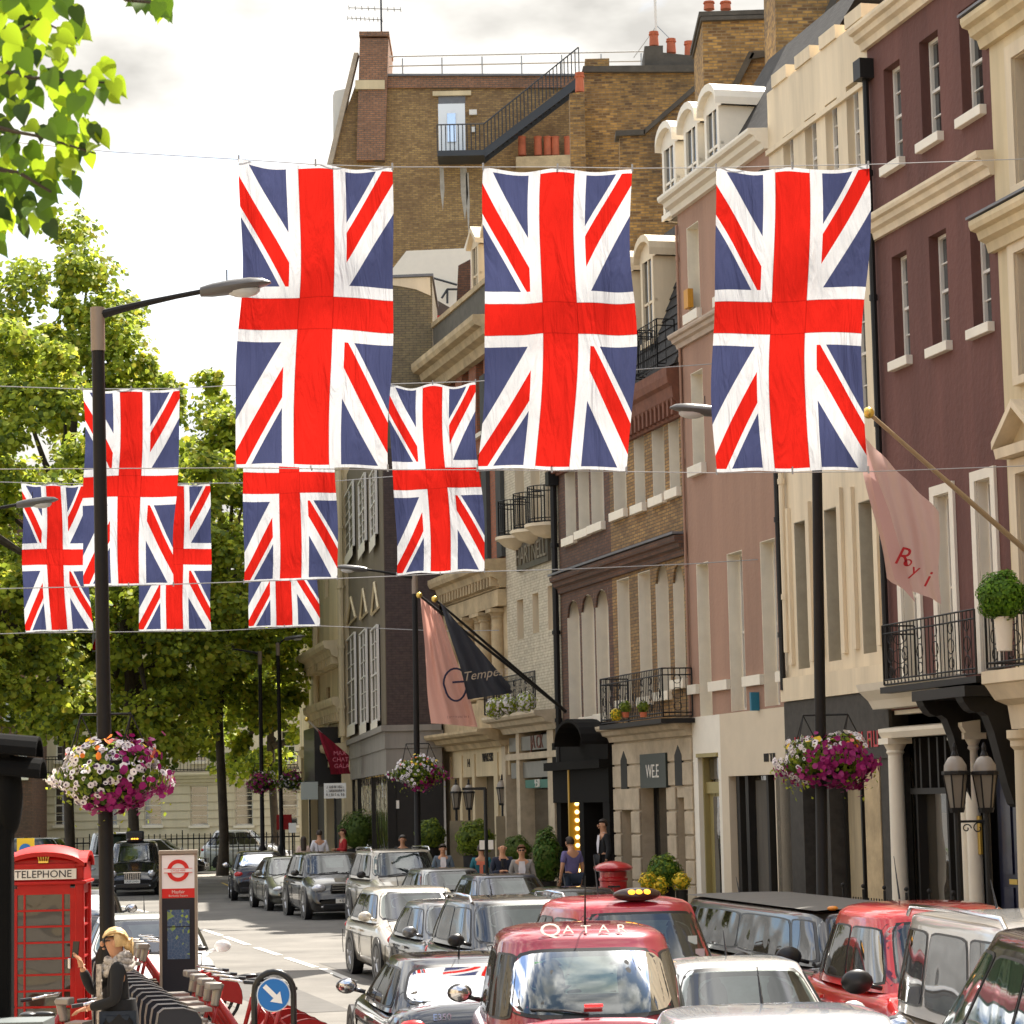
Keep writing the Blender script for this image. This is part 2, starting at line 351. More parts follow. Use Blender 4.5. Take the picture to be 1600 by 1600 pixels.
def window(F, parent, u0, u1, z0, z1, rd, arch=False, reveal=None, frame=frame_white, rows=4, cols=2, sill=True, sillm=None, glassm=None, surround=0, name='window', sash=True, sill_h=.13, sill_off=.12):
    mb = MB(); fw = .055
    B = lambda a, b, c, d, o0, o1: F.box(mb, a, b, c, d, o0, o1)
    B(u0, u0+fw, z0, z1, -rd-.05, -rd+.03); B(u1-fw, u1, z0, z1, -rd-.05, -rd+.03)
    B(u0+fw, u1-fw, z1-fw, z1, -rd-.05, -rd+.028); B(u0+fw, u1-fw, z0, z0+fw*1.3, -rd-.05, -rd+.028)
    zm = (z0+z1)/2
    if sash: B(u0+fw, u1-fw, zm-.025, zm+.025, -rd-.05, -rd+.02)
    for c in range(1, cols):
        uc = u0+(u1-u0)*c/cols; B(uc-.012, uc+.012, z0+fw, z1-fw, -rd-.04, -rd+.005)
    for r in range(1, rows):
        if sash and r*2 == rows: continue
        zc = z0+(z1-z0)*r/rows; B(u0+fw, u1-fw, zc-.011, zc+.011, -rd-.038, -rd+.004)
    mis = 0
    if reveal is not None:      # painted reveal lining
        t = .012
        F.box(mb, u0, u0+t, z0, z1, -rd, -.002, 1); F.box(mb, u1-t, u1, z0, z1, -rd, -.002, 1); F.box(mb, u0+t, u1-t, z1-t, z1, -rd, -.002, 1)
    if surround:
        F.box(mb, u0-surround, u0, z0-.02, z1+surround, 0.002, .05, 1); F.box(mb, u1, u1+surround, z0-.02, z1+surround, 0.002, .05, 1)
        F.box(mb, u0, u1, z1, z1+surround, 0.002, .05, 1)
    w = mb.build(name, [frame, reveal or sillm or frame], parent)
    g = MB(); F.box(g, u0+.01, u1-.01, z0+.01, z1-.01, -rd-.06, -rd-.03); g.build('pane', glassm or glass, w)
    if sill:
        s_ = MB(); F.box(s_, u0-.08, u1+.08, z0-sill_h, z0, -rd+.04, sill_off); s_.build('sill', sillm or white_paint, w, bevel=.01)
    return w

def wall(F, parent, u0, u1, z0, z1, holes, rd, mtl, back=10.0, name='wall', thick=None, far_return=True, revealmat=True):
    """skin with openings, reveals, and the block behind; holes (u0,u1,z0,z1,arch)"""
    mb = MB(); us = sorted({u0, u1, *[h[0] for h in holes], *[h[1] for h in holes]}); zs = sorted({z0, z1, *[h[2] for h in holes], *[h[3] for h in holes]})
    us = [u for u in us if u0 <= u <= u1]; zs = [z for z in zs if z0 <= z <= z1]
    for a, b in zip(us, us[1:]):
        for c, d in zip(zs, zs[1:]):
            um, zm = (a+b)/2, (c+d)/2
            if any(h[0] < um < h[1] and h[2] < zm < h[3] for h in holes): continue
            mb.quad(F.P(a, c), F.P(b, c), F.P(b, d), F.P(a, d))
    for h in holes:
        a, b, c, d = h[:4]; r = -rd-.06
        mb.quad(F.P(a, c), F.P(a, d), F.P(a, d, r), F.P(a, c, r)); mb.quad(F.P(b, c), F.P(b, c, r), F.P(b, d, r), F.P(b, d))
        mb.quad(F.P(a, d), F.P(b, d), F.P(b, d, r), F.P(a, d, r)); mb.quad(F.P(a, c), F.P(a, c, r), F.P(b, c, r), F.P(b, c))
        if len(h) > 4 and h[4]:     # segmental or round head
            rise = h[4]; n = 8; w = (b-a)/2
            for k in range(n):
                x0 = -1+2*k/n; x1 = -1+2*(k+1)/n; q0 = d-rise*(1-math.sqrt(max(0, 1-x0*x0))); q1 = d-rise*(1-math.sqrt(max(0, 1-x1*x1)))
                A = a+w*(1+x0); Bq = a+w*(1+x1)
                mb.quad(F.P(A, q0, .003), F.P(Bq, q1, .003), F.P(Bq, d+.001, .003), F.P(A, d+.001, .003))
                mb.quad(F.P(A, q0, .003), F.P(Bq, q1, .003), F.P(Bq, q1, -.05), F.P(A, q0, -.05))
    r = -rd-.07
    # block
    P = F.P
    mb.quad(P(u0, z0), P(u0, z1), P(u0, z1, -back), P(u0, z0, -back)); mb.quad(P(u1, z0), P(u1, z1), P(u1, z1, -back), P(u1, z0, -back))
    mb.quad(P(u0, z1), P(u1, z1), P(u1, z1, -back), P(u0, z1, -back)); mb.quad(P(u0, z0, -back), P(u1, z0, -back), P(u1, z1, -back), P(u0, z1, -back))
    mb.quad(P(u0, z0, r), P(u1, z0, r), P(u1, z1, r), P(u0, z1, r))
    return mb.build(name, mtl, parent)

def pxwin(F, lst, zfix=None):
    """(xL,xR,ytop,ybottom) seen at the far jamb -> (u0,u1,z0,z1)"""
    out = []
    for w in lst:
        xL, xR, yt, yb = w[:4]; ym = (yt+yb)/2
        ua, _ = F.hit(xL, ym); ub, _ = F.hit(xR, ym); z1 = F.hit(xL+(yt-ym)*.03, yt)[1]; z0 = F.hit(xL+(yb-ym)*.03, yb)[1]
        out.append((min(ua, ub), max(ua, ub), z0, z1))
    return out

def drainpipe(F, u, z0, z1, off=.1, r=.055, name='drainpipe', parent=None, m_=iron, hopper=True):
    mb = MB(); mb.tube([F.P(u, z0, off), F.P(u, z1, off)], r, 8)
    z = z0+1
    while z < z1: mb.tube([F.P(u, z, off), F.P(u, z+.1, off)], r*1.35, 8); z += 2.2
    if hopper: F.box(mb, u-.16, u+.16, z1-.3, z1+.05, off-.1, off+.16)
    return mb.build(name, m_, parent, smooth=True)

def railing_run(mb, pts, h, step=.12, r=.009, deco=True):
    """upright bars between rails along a polyline of floor points"""
    for a, b in zip(pts, pts[1:]):
        a = Vector(a); b = Vector(b); L_ = (b-a).length; n = max(2, int(L_/step)); t = (b-a).normalized()
        for z in (0.04, .12, h-.14, h): mb.tube([a+Vector((0, 0, z)), b+Vector((0, 0, z))], r*1.6, 4)
        for i in range(n+1):
            q = a+(b-a)*i/n; mb.tube([q+Vector((0, 0, .04)), q+Vector((0, 0, h))], r*(2 if i in (0, n) else 1), 4, caps=False)
        if deco:
            k = max(1, int(L_/.55))
            for j in range(k):
                c = a+t*(L_*(j+.5)/k)
                for zc, rr in ((h*.24, .09), (h*.5, .12), (h*.78, .09)):
                    mb.tube([c+t*rr*math.cos(w)+Vector((0, 0, zc+rr*math.sin(w))) for w in [2*math.pi*q/10 for q in range(11)]], r, 4, caps=False)

def building(name, label, cat='building'):
    return empty(name, (0, 0, 0), 0, label, cat)
u_ = lambda px, py=1240, off=0: ST.hit(px, py, off)[0]
z_ = lambda px, py, off=0: ST.hit(px, py, off)[1]
def uvmid(x, y): return ST.hit(x, y)

# ---------------------------------------------------------------- A: cream house at the right edge
uA = ST.hit(1568, 600)[0]; uAn = uA-9
bA = building('terraced_house', 'cream stucco house with heavy cornices and iron balcony at the right edge of the street')
holes = pxwin(ST, [(1588, 1625, 90, 292), (1592, 1632, 395, 590), (1596, 1640, 740, 1010)])
more = [(a-2.6, b-2.6, c, d) for a, b, c, d in holes]
wall(ST, bA, uAn, uA, z_(1570, 1120), 19.5, holes+more, .3, cream)
for h in holes+more: window(ST, bA, *h, .3, sill=True, surround=.22, reveal=cream2, sillm=cream2, frame=mat('varnished_wood', (.22, .06, .02), .4), rows=2)
zc1 = z_(1545, 18, .45); zc2 = z_(1545, 335, .45)
cornice(ST, uAn, uA+.12, zc1+.25, .5, .42, cream, bA); cornice(ST, uAn, uA+.12, zc2+.1, .52, .42, cream, bA)
m_ = MB(); ST.box(m_, uAn, uA+.16, zc1+.25, zc1+.29, -.02, .45); ST.box(m_, uAn, uA+.16, zc2+.1, zc2+.14, -.02, .45); m_.build('lead_flashing', lead, bA)
m_ = MB()      # pediment over the second floor window
a, b, zz0, zz1 = holes[2]; zp = z_(1588, 700)
a += .1; b -= .12
ST.prof(m_, [(0, zp-.15), (.25, zp-.15), (.28, zp), (0, zp)], a-.35, b+.35)
for sgn in (0, 1):
    e0 = a-.38 if sgn else b+.38; mid = (a+b)/2; t = .12
    m_.hexa([ST.P(e0, zp, 0), ST.P(e0, zp, .3), ST.P(mid, zp+.55, .3), ST.P(mid, zp+.55, 0), ST.P(e0, zp+t, 0), ST.P(e0, zp+t, .3), ST.P(mid, zp+.55+t, .3), ST.P(mid, zp+.55+t, 0)])
m_.build('pediment', cream2, bA)
# ground floor of A: porch with slab and columns
zs = z_(1580, 1045, .9)
m_ = MB(); uP = ST.hit(1533, 1052, 1.0)[0]+.3
ST.prof(m_, [(0, zs-.85), (.55, zs-.85), (.6, zs-.5), (.8, zs-.42), (.95, zs-.2), (1.0, zs-.18), (1.0, zs), (0, zs)], uAn, uP-.3)
m_.build('porch_slab', cream2, bA)
m_ = MB()
for du in (0.42, 2.2):
    c = ST.P(uA-du, 0, .10); zb = .4; zt = zs-.85
    m_.lathe([(.27, zb), (.27, zb+.3), (.20, zb+.38), (.19, zb+1.2), (.165, zt-.35), (.165, zt-.3), (.22, zt-.24), (.22, zt-.16), (.27, zt-.12), (.27, zt)], (c.x, c.y, 0), 20)
m_.build('porch_column', cream2, bA, smooth=True)
wall(ST, bA, uAn, uA, .2, z_(1570, 1120), [(uA-2.0, uA-.9, .5, 3.2)], .4, cream2, name='ground_wall')
# balcony of A
m_ = MB(); railing_run(m_, [ST.P(uP-.35, zs, .05), ST.P(uP-.35, zs, .92), ST.P(uAn, zs, .92)], 1.0)
m_.build('balcony_railing', iron, bA)

# ---------------------------------------------------------------- B: maroon house
uB0, uB1 = uA, ST.hit(1374, 600)[0]
bB = building('terraced_house', 'maroon roughcast house with white sills and an iron balcony over its first floor')
r1 = pxwin(ST, [(1383, 1409, 109, 262), (1439, 1469, 66, 225), (1501, 1535, 19, 186)])
r2 = pxwin(ST, [(1396, 1420, 402, 566), (1454, 1482, 370, 545), (1518, 1547, 337, 516)])
r3 = pxwin(ST, [(1412, 1436, 797, 1068), (1468, 1492, 775, 1062), (1532, 1557, 752, 1050)])
z3b = r3[1][2]
zBg = z_(1400, 1110)
wall(ST, bB, uB0, uB1, zBg, z_(1370, 40), r1+r2+r3, .2, red_stucco)
for h in r1+r2: window(ST, bB, *h, .2, rows=4, cols=2, sill_h=.16)
for h in r3: window(ST, bB, *h, .2, rows=4, cols=2, sill=False, surround=.16, reveal=white_paint)
zc = z_(1360, 332, .3); cornice(ST, uB0, uB1+.12, zc+.02, .40, .30, cream2, bB)
zc = z_(1352, 45, .3); cornice(ST, uB0, uB1+.1, zc+.25, .42, .32, cream2, bB)
drainpipe(ST, uB1-.12, z_(1374, 760), z_(1372, 90), parent=bB)
drainpipe(ST, uB1-.12, zBg+.3, z_(1374, 700)-1.5, parent=bB, hopper=False)
# balcony slab + railing
zb = z_(1400, 1072, .6)
m_ = MB(); uBr = ST.hit(1380, 1020, .6)[0]; ST.box(m_, uB0, uBr+.05, zb-.1, zb, 0, .66); m_.build('balcony_floor', iron, bB)
m_ = MB(); railing_run(m_, [ST.P(uBr, zb, .03), ST.P(uBr, zb, .6), ST.P(uB0+.1, zb, .6)], 1.02, step=.14); m_.build('balcony_railing', iron, bB)
# shopfront: granite surround, white classical columns, mullioned window
zsh = z_(1450, 1150)+.5
m_ = MB(); uS0, uS1 = ST.hit(1534, 1300)[0], uB1
# fascia band
ST.box(m_, uB0, uB1, zsh-.1, zBg, -.3, -.05); m_.build('fascia', white_paint, bB)
m_ = MB(); ST.prof(m_, [(-.05, zsh), (.3, zsh), (.38, zsh+.14), (.55, zsh+.3), (.6, zsh+.42), (-.05, zsh+.45)], uS0+.35, uB1+.1); m_.build('shop_cornice', white_paint, bB)
m_ = MB(); ST.prof(m_, [(-.05, zsh-.5), (.2, zsh-.5), (.26, zsh-.4), (.26, zsh-.34), (-.05, zsh-.3)], uS0, uB1); m_.build('architrave', white_paint, bB)
def column(F, u, off, z0, z1, r, mtl, parent, name='column'):
    m_ = MB(); c = F.P(u, 0, off)
    m_.lathe([(r*1.4, z0), (r*1.4, z0+.12), (r*1.15, z0+.2), (r*1.0, z0+.3), (r*.95, z0+1), (r*.85, z1-.3), (r*.85, z1-.28), (r*1.05, z1-.24), (r*.95, z1-.2), (r*1.3, z1-.1)], (c.x, c.y, 0), 18)
    F.box(m_, u-r*1.45, u+r*1.45, z1-.1, z1, off-r*1.45, off+r*1.45)
    return m_.build(name, mtl, parent, smooth=True)
column(ST, ST.hit(1408, 1300)[0], .05, .25, zsh-.5, .15, white_paint, bB); 
for x in (1512, 1524): column(ST, ST.hit(x, 1300)[0], .02, .25, zsh-.5, .13, white_paint, bB)
m_ = MB(); ua, ub = ST.hit(1503, 1300)[0], ST.hit(1416, 1300)[0]; zt = zsh-.52; ztr = z_(1440, 1236)
g2 = MB(); ST.box(g2, ua, ub, .6, zt, -.32, -.28); g2.build('shop_window', shopglass, bB)
for x in (1420, 1428, 1442, 1455, 1467, 1480, 1492):
    uu = ST.hit(x, 1200)[0]; ST.box(m_, uu-.035, uu+.035, ztr if x not in (1420, 1467, 1492) else .3, zt, -.28, -.12)
ST.box(m_, ua, ub, ztr-.05, ztr+.05, -.27, -.1); ST.box(m_, ua, ub, .2, .62, -.27, -.08)
m_.build('window_frame', dark_wood, bB)
# dark blue door beside it, black bracketed canopy above
ua, ub = uB0+.02, ST.hit(1532, 1300)[0]; navy = mat('navy_paint', (.006, .008, .03), .35, coat=.3)
m_ = MB(); ST.box(m_, ua, ub, .2, zBg-.02, -.9, -.3); m_.build('door_recess', navy, bB)
m_ = MB(); ST.box(m_, ua+.28, ub-.28, .45, 3.3, -.3, -.22)
for (c, d) in ((.6, 1.4), (1.6, 3.0)): 
    ST.box(m_, ua+.36, (ua+ub)/2-.05, c, d, -.22, -.19); ST.box(m_, (ua+ub)/2+.05, ub-.36, c, d, -.22, -.19)
dr = m_.build('door', navy, bB); m_ = MB(); ST.box(m_, (ua+ub)/2-.14, (ua+ub)/2+.14, 1.45, 1.53, -.19, -.17); m_.build('letter_plate', gold, dr)
m_ = MB(); ST.box(m_, ub-.02, ub+.14, 1.9, 2.5, -.02, .02); m_.build('brass_plate', gold, bB)
m_ = MB(); zk = z_(1500, 1090, .5)
for uu in (ub+.1, uA+.1):
    pts = []
    for k in range(9):
        a = k/8; pts.append((.82-.75*a, zk-.1-1.5*a**2.2-.12*math.sin(a*9)))
    pts = [(0, zk-1.7)]+[(0, zk)]+[(.86, zk)]+pts
    ST.prof(m_, [(o, z) for o, z in pts], uu, uu+.26)
ST.box(m_, uA-.1, ub+.4, zk-.02, zk+.14, 0, .9)
m_.build('canopy', dark_wood, bB)
m_ = MB(); a = ST.hit(1378, 1300)[0]; ST.box(m_, a, uB1, .2, zBg, -.3, .0); m_.build('pier', granite, bB)
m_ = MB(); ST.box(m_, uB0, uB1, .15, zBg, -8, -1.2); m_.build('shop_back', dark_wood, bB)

# ---------------------------------------------------------------- C: cream house with granite shopfront
uC0, uC1 = uB1, ST.hit(1213, 600)[0]
bC = building('terraced_house', 'cream stucco house with recessed tall windows above a dark granite shopfront')
r1 = pxwin(ST, [(1225, 1241, 215, 325), (1259, 1277, 189, 310), (1291, 1310, 165, 300), (1324, 1343, 136, 280)])
r3 = pxwin(ST, [(1244, 1262, 817, 1046), (1291, 1311, 797, 1034), (1345, 1366, 785, 1022)])
r2 = [(a, b, z_(1245, 690)-.0, z_(1245, 500)) for a, b, _, _ in r3]
zCg = z_(1240, 1094)
zt = z_(1225, 125)
wall(ST, bC, uC0, uC1, zCg, zt, r1+r2+r3, .32, cream2)
for h in r1+r2: window(ST, bC, *h, .17, rows=4, cols=2, sill=False, frame=frame_white)
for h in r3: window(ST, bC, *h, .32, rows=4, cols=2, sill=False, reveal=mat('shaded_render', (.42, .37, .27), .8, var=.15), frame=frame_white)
m_ = MB()      # pilaster strips between the bays, parapet steps
for a, b, c, d in r3:
    for e in (b+.16, a-.34): q_ = MB(); ST.box(q_, e, e+.18, c+.1, d+.3, .002, .07); q_.build('pilaster', cream2, bC)
ST.box(m_, uC0, uC1, zCg-.02, zCg+.42, .002, .12); ST.box(m_, uC0, uC1, zt-1.25, zt-1.15, .002, .07)
for i in range(4):
    a = uC0+(uC1-uC0)*i/4; ST.box(m_, a+.1, a+.9, zt, zt+.25, -.35, .04)
m_.build('parapet_band', cream2, bC)
drainpipe(ST, uC1-.1, zCg+.2, z_(1222, 260), parent=bC, m_=iron); drainpipe(ST, uC1-.36, zCg+.9, z_(1232, 600), parent=bC, m_=cream2, hopper=False)
zf = z_(1300, 1176)
m_ = MB(); ST.box(m_, uC0, uC1, zf-.15, zCg-.03, -.3, .06); m_.build('fascia', granite, bC)
red_neon = mat('red_lettering', (.42, .02, .03), .4)
# shop windows with piers
m_ = MB(); cuts = [1216, 1228, 1252, 1258, 1283, 1297, 1356, 1378]
for xa, xb, mm_ in ((1214, 1256, 0), (1283, 1297, 0), (1354, 1378, 1)):
    a, b = ST.hit(xb, 1290)[0], ST.hit(xa, 1290)[0]; ST.box(m_, a, b, .2, zf-.16, -.3, .02 if mm_ else .0, mm_)
m_.build('pier', [granite, stone], bC)
m_ = MB(); ST.box(m_, uC0, uC1, .65, zf-.16, -.36, -.32); m_.build('shop_window', shopglass, bC)
m_ = MB(); ST.box(m_, uC0, uC1, .2, .66, -.33, -.1)
for xa, xb, cc in ((1300, 1328, 'olive_curtain'), (1331, 1350, 'brown_shade'), (1260, 1281, 'brown_shade')):
    d_ = MB(); a, b = ST.hit(xb, 1290)[0], ST.hit(xa, 1290)[0]; ST.box(d_, a, b, .7, zf-.3, -.319, -.312); d_.build('display_panel', mat(cc, (.34, .27, .16) if cc[0] == 'o' else (.09, .075, .055), .7, var=.35, vscale=3, streak=.35), bC)
for x in (1258, 1300, 1326, 1352): a = ST.hit(x, 1290)[0]; ST.box(m_, a-.03, a+.03, .66, zf-.2, -.32, -.25)
m_.build('window_frame', dark_wood, bC)
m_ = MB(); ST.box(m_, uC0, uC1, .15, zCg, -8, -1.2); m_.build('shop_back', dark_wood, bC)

# ---------------------------------------------------------------- D: dusty pink house
uD0, uD1 = uC1, ST.hit(1066, 600)[0]
bD = building('terraced_house', 'dusty pink painted brick house with white window reveals and curved dormers')
r3 = pxwin(ST, [(1091, 1110, 882, 1121), (1139, 1163, 866, 1112), (1191, 1215, 847, 1104)])
r2 = pxwin(ST, [(1084, 1103, 583, 729)]); z20, z21 = r2[0][2:]
r1 = pxwin(ST, [(1075, 1097, 357, 492)]); z10, z11 = r1[0][2:]
r2 = [(a, b, z20, z21) for a, b, _, _ in r3]; r1 = [(a, b, z10, z11) for a, b, _, _ in r3]
zDg = z_(1150, 1113)
zD = z_(1042, 300, .4)
wall(ST, bD, uD0, uD1, zDg, zD-.2, r1+r2+r3, .3, pink_stucco)
for h in r1+r2+r3: window(ST, bD, *h, .3, rows=4, cols=2, reveal=reveal_white, sill=(h not in r3), sill_h=.22)
cornice(ST, uD0, uD1+.1, zD+.05, .42, .42, white_paint, bD)
zq = z_(1049, 522, .3); cornice(ST, uD0, uD1+.1, zq+.05, .32, .28, mat('stone_string', (.48, .38, .29), .8, var=.15), bD)
m_ = MB(); zb_ = z_(1085, 1070)
edges = [uD0]+[e for h in r3[::-1] for e in (h[0], h[1])]+[uD1]
for a, b in zip(edges[::2], edges[1::2]): m_ = MB(); ST.box(m_, a, b, zb_-.2, zb_, .002, .09); m_.build('string_band', white_paint, bD)
# parapet, slate roof, curved dormers
m_ = MB(); P = ST.P
m_.quad(P(uD0, zD, -.2), P(uD1, zD, -.2), P(uD1, zD+3.2, -2.2), P(uD0, zD+3.2, -2.2)); m_.quad(P(uD0, zD+3.2, -2.2), P(uD1, zD+3.2, -2.2), P(uD1, zD+3.2, -9), P(uD0, zD+3.2, -9))
m_.build('roof', slate, bD)
def dormer(F, parent, u, z, w, h, round_=True, off=-.5, m2=white_paint, depth=1.8):
    m_ = MB(); a, b = u-w/2, u+w/2
    F.box(m_, a, a+.14, z, z+h, off-.1, off); F.box(m_, b-.14, b, z, z+h, off-.1, off); F.box(m_, a, b, z, z+.12, off-.1, off+.05)
    F.box(m_, a, a+.05, z, z+h, off-depth, off-.1); F.box(m_, b-.05, b, z, z+h, off-depth, off-.1)
    uc = (a+b)/2; F.box(m_, uc-.03, uc+.03, z, z+h, off-.1, off-.03); F.box(m_, a, b, z+h*.5-.03, z+h*.5+.03, off-.1, off-.03)
    n = 8; k0 = w/2+.14
    for k in range(n):
        if round_: f = lambda q: (uc-k0*math.cos(math.pi*q/n), z+h+.42*math.sin(math.pi*q/n)*w)
        else: f = lambda q: (uc-k0+2*k0*q/n, z+h+.5*w*(1-abs(1-2*q/n)))
        (x0, y0), (x1, y1) = f(k), f(k+1)
        m_.hexa([F.P(x0, y0, off+.12), F.P(x1, y1, off+.12), F.P(x1, y1, off-depth), F.P(x0, y0, off-depth), F.P(x0, y0+.16, off+.12), F.P(x1, y1+.16, off+.12), F.P(x1, y1+.16, off-depth), F.P(x0, y0+.16, off-depth)])
        m_.quad(F.P(x0, z+h-.02, off-.02), F.P(x1, z+h-.02, off-.02), F.P(x1, y1+.02, off-.02), F.P(x0, y0+.02, off-.02))
    d = m_.build('dormer', m2, parent); g_ = MB(); F.box(g_, a+.1, b-.1, z+.1, z+h, off-.09, off-.06); g_.build('pane', glass, d); return d
for x, yb, in ((1042, 275), (1076, 232), (1108, 190)):
    u0, z0 = ST.hit(x, yb, -.35); dormer(ST, bD, u0, zD+.0, .95, z_(1042, 245, -.35)-zD+.25, off=-.4)
# little shop: cream boarding, door, display window, second fascia lettering
ply = mat('cream_boarding', (.60, .50, .36), .6, var=.06, vscale=2); offw = mat('offwhite_render', (.78, .72, .60), .6, var=.05)
ux = ST.hit(1128, 1250)[0]
hd = pxwin(ST, [(1093, 1125, 1178, 1392)])[0]; hs = pxwin(ST, [(1141, 1213, 1213, 1392)])[0]
wall(ST, bD, uD0, ux, .2, zDg, [(hs[0], hs[1], .8, hs[3])], .25, ply, name='shopfront'); wall(ST, bD, ux, uD1, .2, zDg, [(hd[0], hd[1], .3, hd[3])], .3, offw, name='shopfront')
m_ = MB(); a, b = hd[:2]; w3 = (b-a)/3
olive = mat('olive_gold_paint', (.33, .27, .11), .45, metal=.3)
for i in range(3): ST.box(m_, a+w3*i+.02, a+w3*(i+1)-.02, .3, z_(1100, 1240), -.26, -.22)
ST.box(m_, a, b, z_(1100, 1240), z_(1100, 1222), -.3, -.15); ST.box(m_, a, a+.06, .3, hd[3], -.3, -.1); ST.box(m_, b-.06, b, .3, hd[3], -.3, -.1); ST.box(m_, a, b, hd[3]-.08, hd[3], -.3, .04)
m_.build('entrance_door', olive, bD); m_ = MB(); ST.box(m_, a+w3*.8, b-w3*.8, .7, z_(1100, 1245), -.21, -.2); ST.box(m_, a+.1, b-.1, z_(1100, 1218), hd[3]-.1, -.26, -.22); m_.build('door_glass', shopglass, bD)
m_ = MB(); ST.box(m_, hs[0], hs[1], .8, hs[3], -.3, -.26); m_.build('shop_window', shopglass, bD)
for xa, xb, cc in ((1164, 1188, 'brown_shade'), (1196, 1211, 'olive_curtain'), (1150, 1157, 'olive_curtain')):
    d_ = MB(); a, b = ST.hit(xb, 1290)[0], ST.hit(xa, 1290)[0]; ST.box(d_, a, b, .85, hs[3]-.1, -.259, -.25); d_.build('display_panel', MATS[cc], bD)
m_ = MB()
for x, w in ((1146, .1), (1160, .09), (1192, .06)): a = ST.hit(x, 1300)[0]; ST.box(m_, a-w, a+w, .8, hs[3], -.26, -.12)
m_.build('window_frame', dark_wood, bD)
blue = mat('blue_enamel', (.02, .16, .24), .4); m_ = MB(); q = ST.hit(1163, 1093, .3); ST.box(m_, q[0]-.03, q[0]+.06, q[1]-.22, q[1]+.14, .0, .17); m_.build('alarm_box', blue, bD)
orange = mat('orange_alarm', (.55, .25, .02), .5); m_ = MB(); q = ST.hit(1073, 467, .1); ST.box(m_, q[0]-.14, q[0]+.14, q[1]-.2, q[1]+.2, .0, .12); m_.build('alarm_box', orange, bD)
drainpipe(ST, uD1-.05, zDg, zD-.6, off=.05, r=.03, parent=bD, m_=pink_stucco, hopper=False)

# ---------------------------------------------------------------- E: brown brick house
uE0, uE1 = uD1, ST.hit(877, 1000)[0]
bE = building('terraced_house', 'brown and yellow brick house with tall white reveals and a slate mansard roof')
stock = brick('yellow_stock_brick', [(.38, .22, .075), (.22, .115, .042)], (.12, .085, .05), grime_amt=.55, gscale=.35)
darkbrick = brick('dark_red_brick', [(.16, .075, .04), (.105, .05, .03)], (.07, .05, .04), grime_amt=.4)
lo = pxwin(ST, [(888, 907, 941, 1130), (910, 930, 932, 1121), (932, 952, 924, 1116), (966, 985, 907, 1095), (999, 1018, 896, 1090), (1026, 1046, 885, 1082), (1053, 1070, 884, 1063)])
hi = pxwin(ST, [(883, 899, 700, 842), (903, 920, 690, 831), (923, 943, 680, 822), (958, 978, 672, 802), (991, 1007, 657, 791), (1019, 1038, 639, 779), (1045, 1061, 626, 767)])
arch_h = .42
L2 = [(a, b, c, d, arch_h if i in (0, 1, 2, 5, 6) else 0) for i, (a, b, c, d) in enumerate(lo)]
H2 = [(a, b, c, d, arch_h) for a, b, c, d in hi]
usplit = (lo[2][0]+lo[3][1])/2
zEg = z_(960, 1140); zE = z_(1064, 575)
zEl = z_(880, 1160)
wall(ST, bE, usplit, uE1, zEl, zE, [h for h in L2+H2 if h[0] > usplit], .33, darkbrick, name='wall')
wall(ST, bE, uE0, usplit, zEg, zE, [h for h in L2+H2 if h[0] < usplit], .33, stock, name='wall')
for h in lo+hi: window(ST, bE, *h, .33, rows=4, cols=2, reveal=reveal_white, sillm=reveal_white, sill=True, sill_h=.2)
zm = z_(980, 862, .3); cornice(ST, uE0, uE1, zm+.05, .45, .28, darkbrick, bE)
m_ = MB(); ST.box(m_, uE0, uE1, zm+.05, zm+.1, -.02, .32); m_.build('lead_flashing', lead, bE)
terr = mat('carved_brick', (.17, .065, .035), .8, var=.3, vscale=4, bump=.5, bscale=12)
cornice(ST, uE0, uE1, zE+.05, 1.1, .35, terr, bE, dent=.3)
# mansard with dormers
ze = zE+.05
m_ = MB(); m_.quad(P(uE0, ze, .1), P(uE1, ze, .1), P(uE1, ze+4.1, -1.4), P(uE0, ze+4.1, -1.4)); m_.quad(P(uE0, ze+4.1, -1.4), P(uE1, ze+4.1, -1.4), P(uE1, ze+4.4, -9), P(uE0, ze+4.4, -9))
m_.quad(P(uE0, ze, .1), P(uE0, ze+4.1, -1.4), P(uE0, ze+4.1, -9), P(uE0, ze, -9)); m_.quad(P(uE1, ze, .1), P(uE1, ze+4.1, -1.4), P(uE1, ze+4.1, -9), P(uE1, ze, -9))
def slates(m_, u0, u1, z0, z1, o0, o1, n, F=ST):     # courses of slates with a shadow edge
    for i in range(n):
        a, b = i/n, (i+1)/n; F.prof(m_, [(o0+(o1-o0)*a+.07, z0+(z1-z0)*a), (o0+(o1-o0)*b+.035, z0+(z1-z0)*b), (o0+(o1-o0)*b, z0+(z1-z0)*b), (o0+(o1-o0)*a, z0+(z1-z0)*a)], u0, u1)
slates(m_, uE0+.01, uE1-.01, ze+.05, ze+4.0, .1, -1.35, 15)
m_.build('roof', slate, bE)
for i, x in enumerate((1035, 1000, 962, 925, 893)):
    uu = ST.hit(x, 480, -.5)[0]; dormer(ST, bE, uu, ze+.9, .95, 2.0, off=-.15, m2=cream2, depth=1.6)
m_ = MB()
for x in (1038, 1003, 965, 928):
    uu = ST.hit(x, 520, -.1)[0]; railing_run(m_, [P(uu-.7, ze+.05, -.1), P(uu-.7, ze+.05, .3), P(uu+.7, ze+.05, .3), P(uu+.7, ze+.05, -.1)], 1.1, deco=False, step=.15)
m_.build('roof_railing', iron, bE)
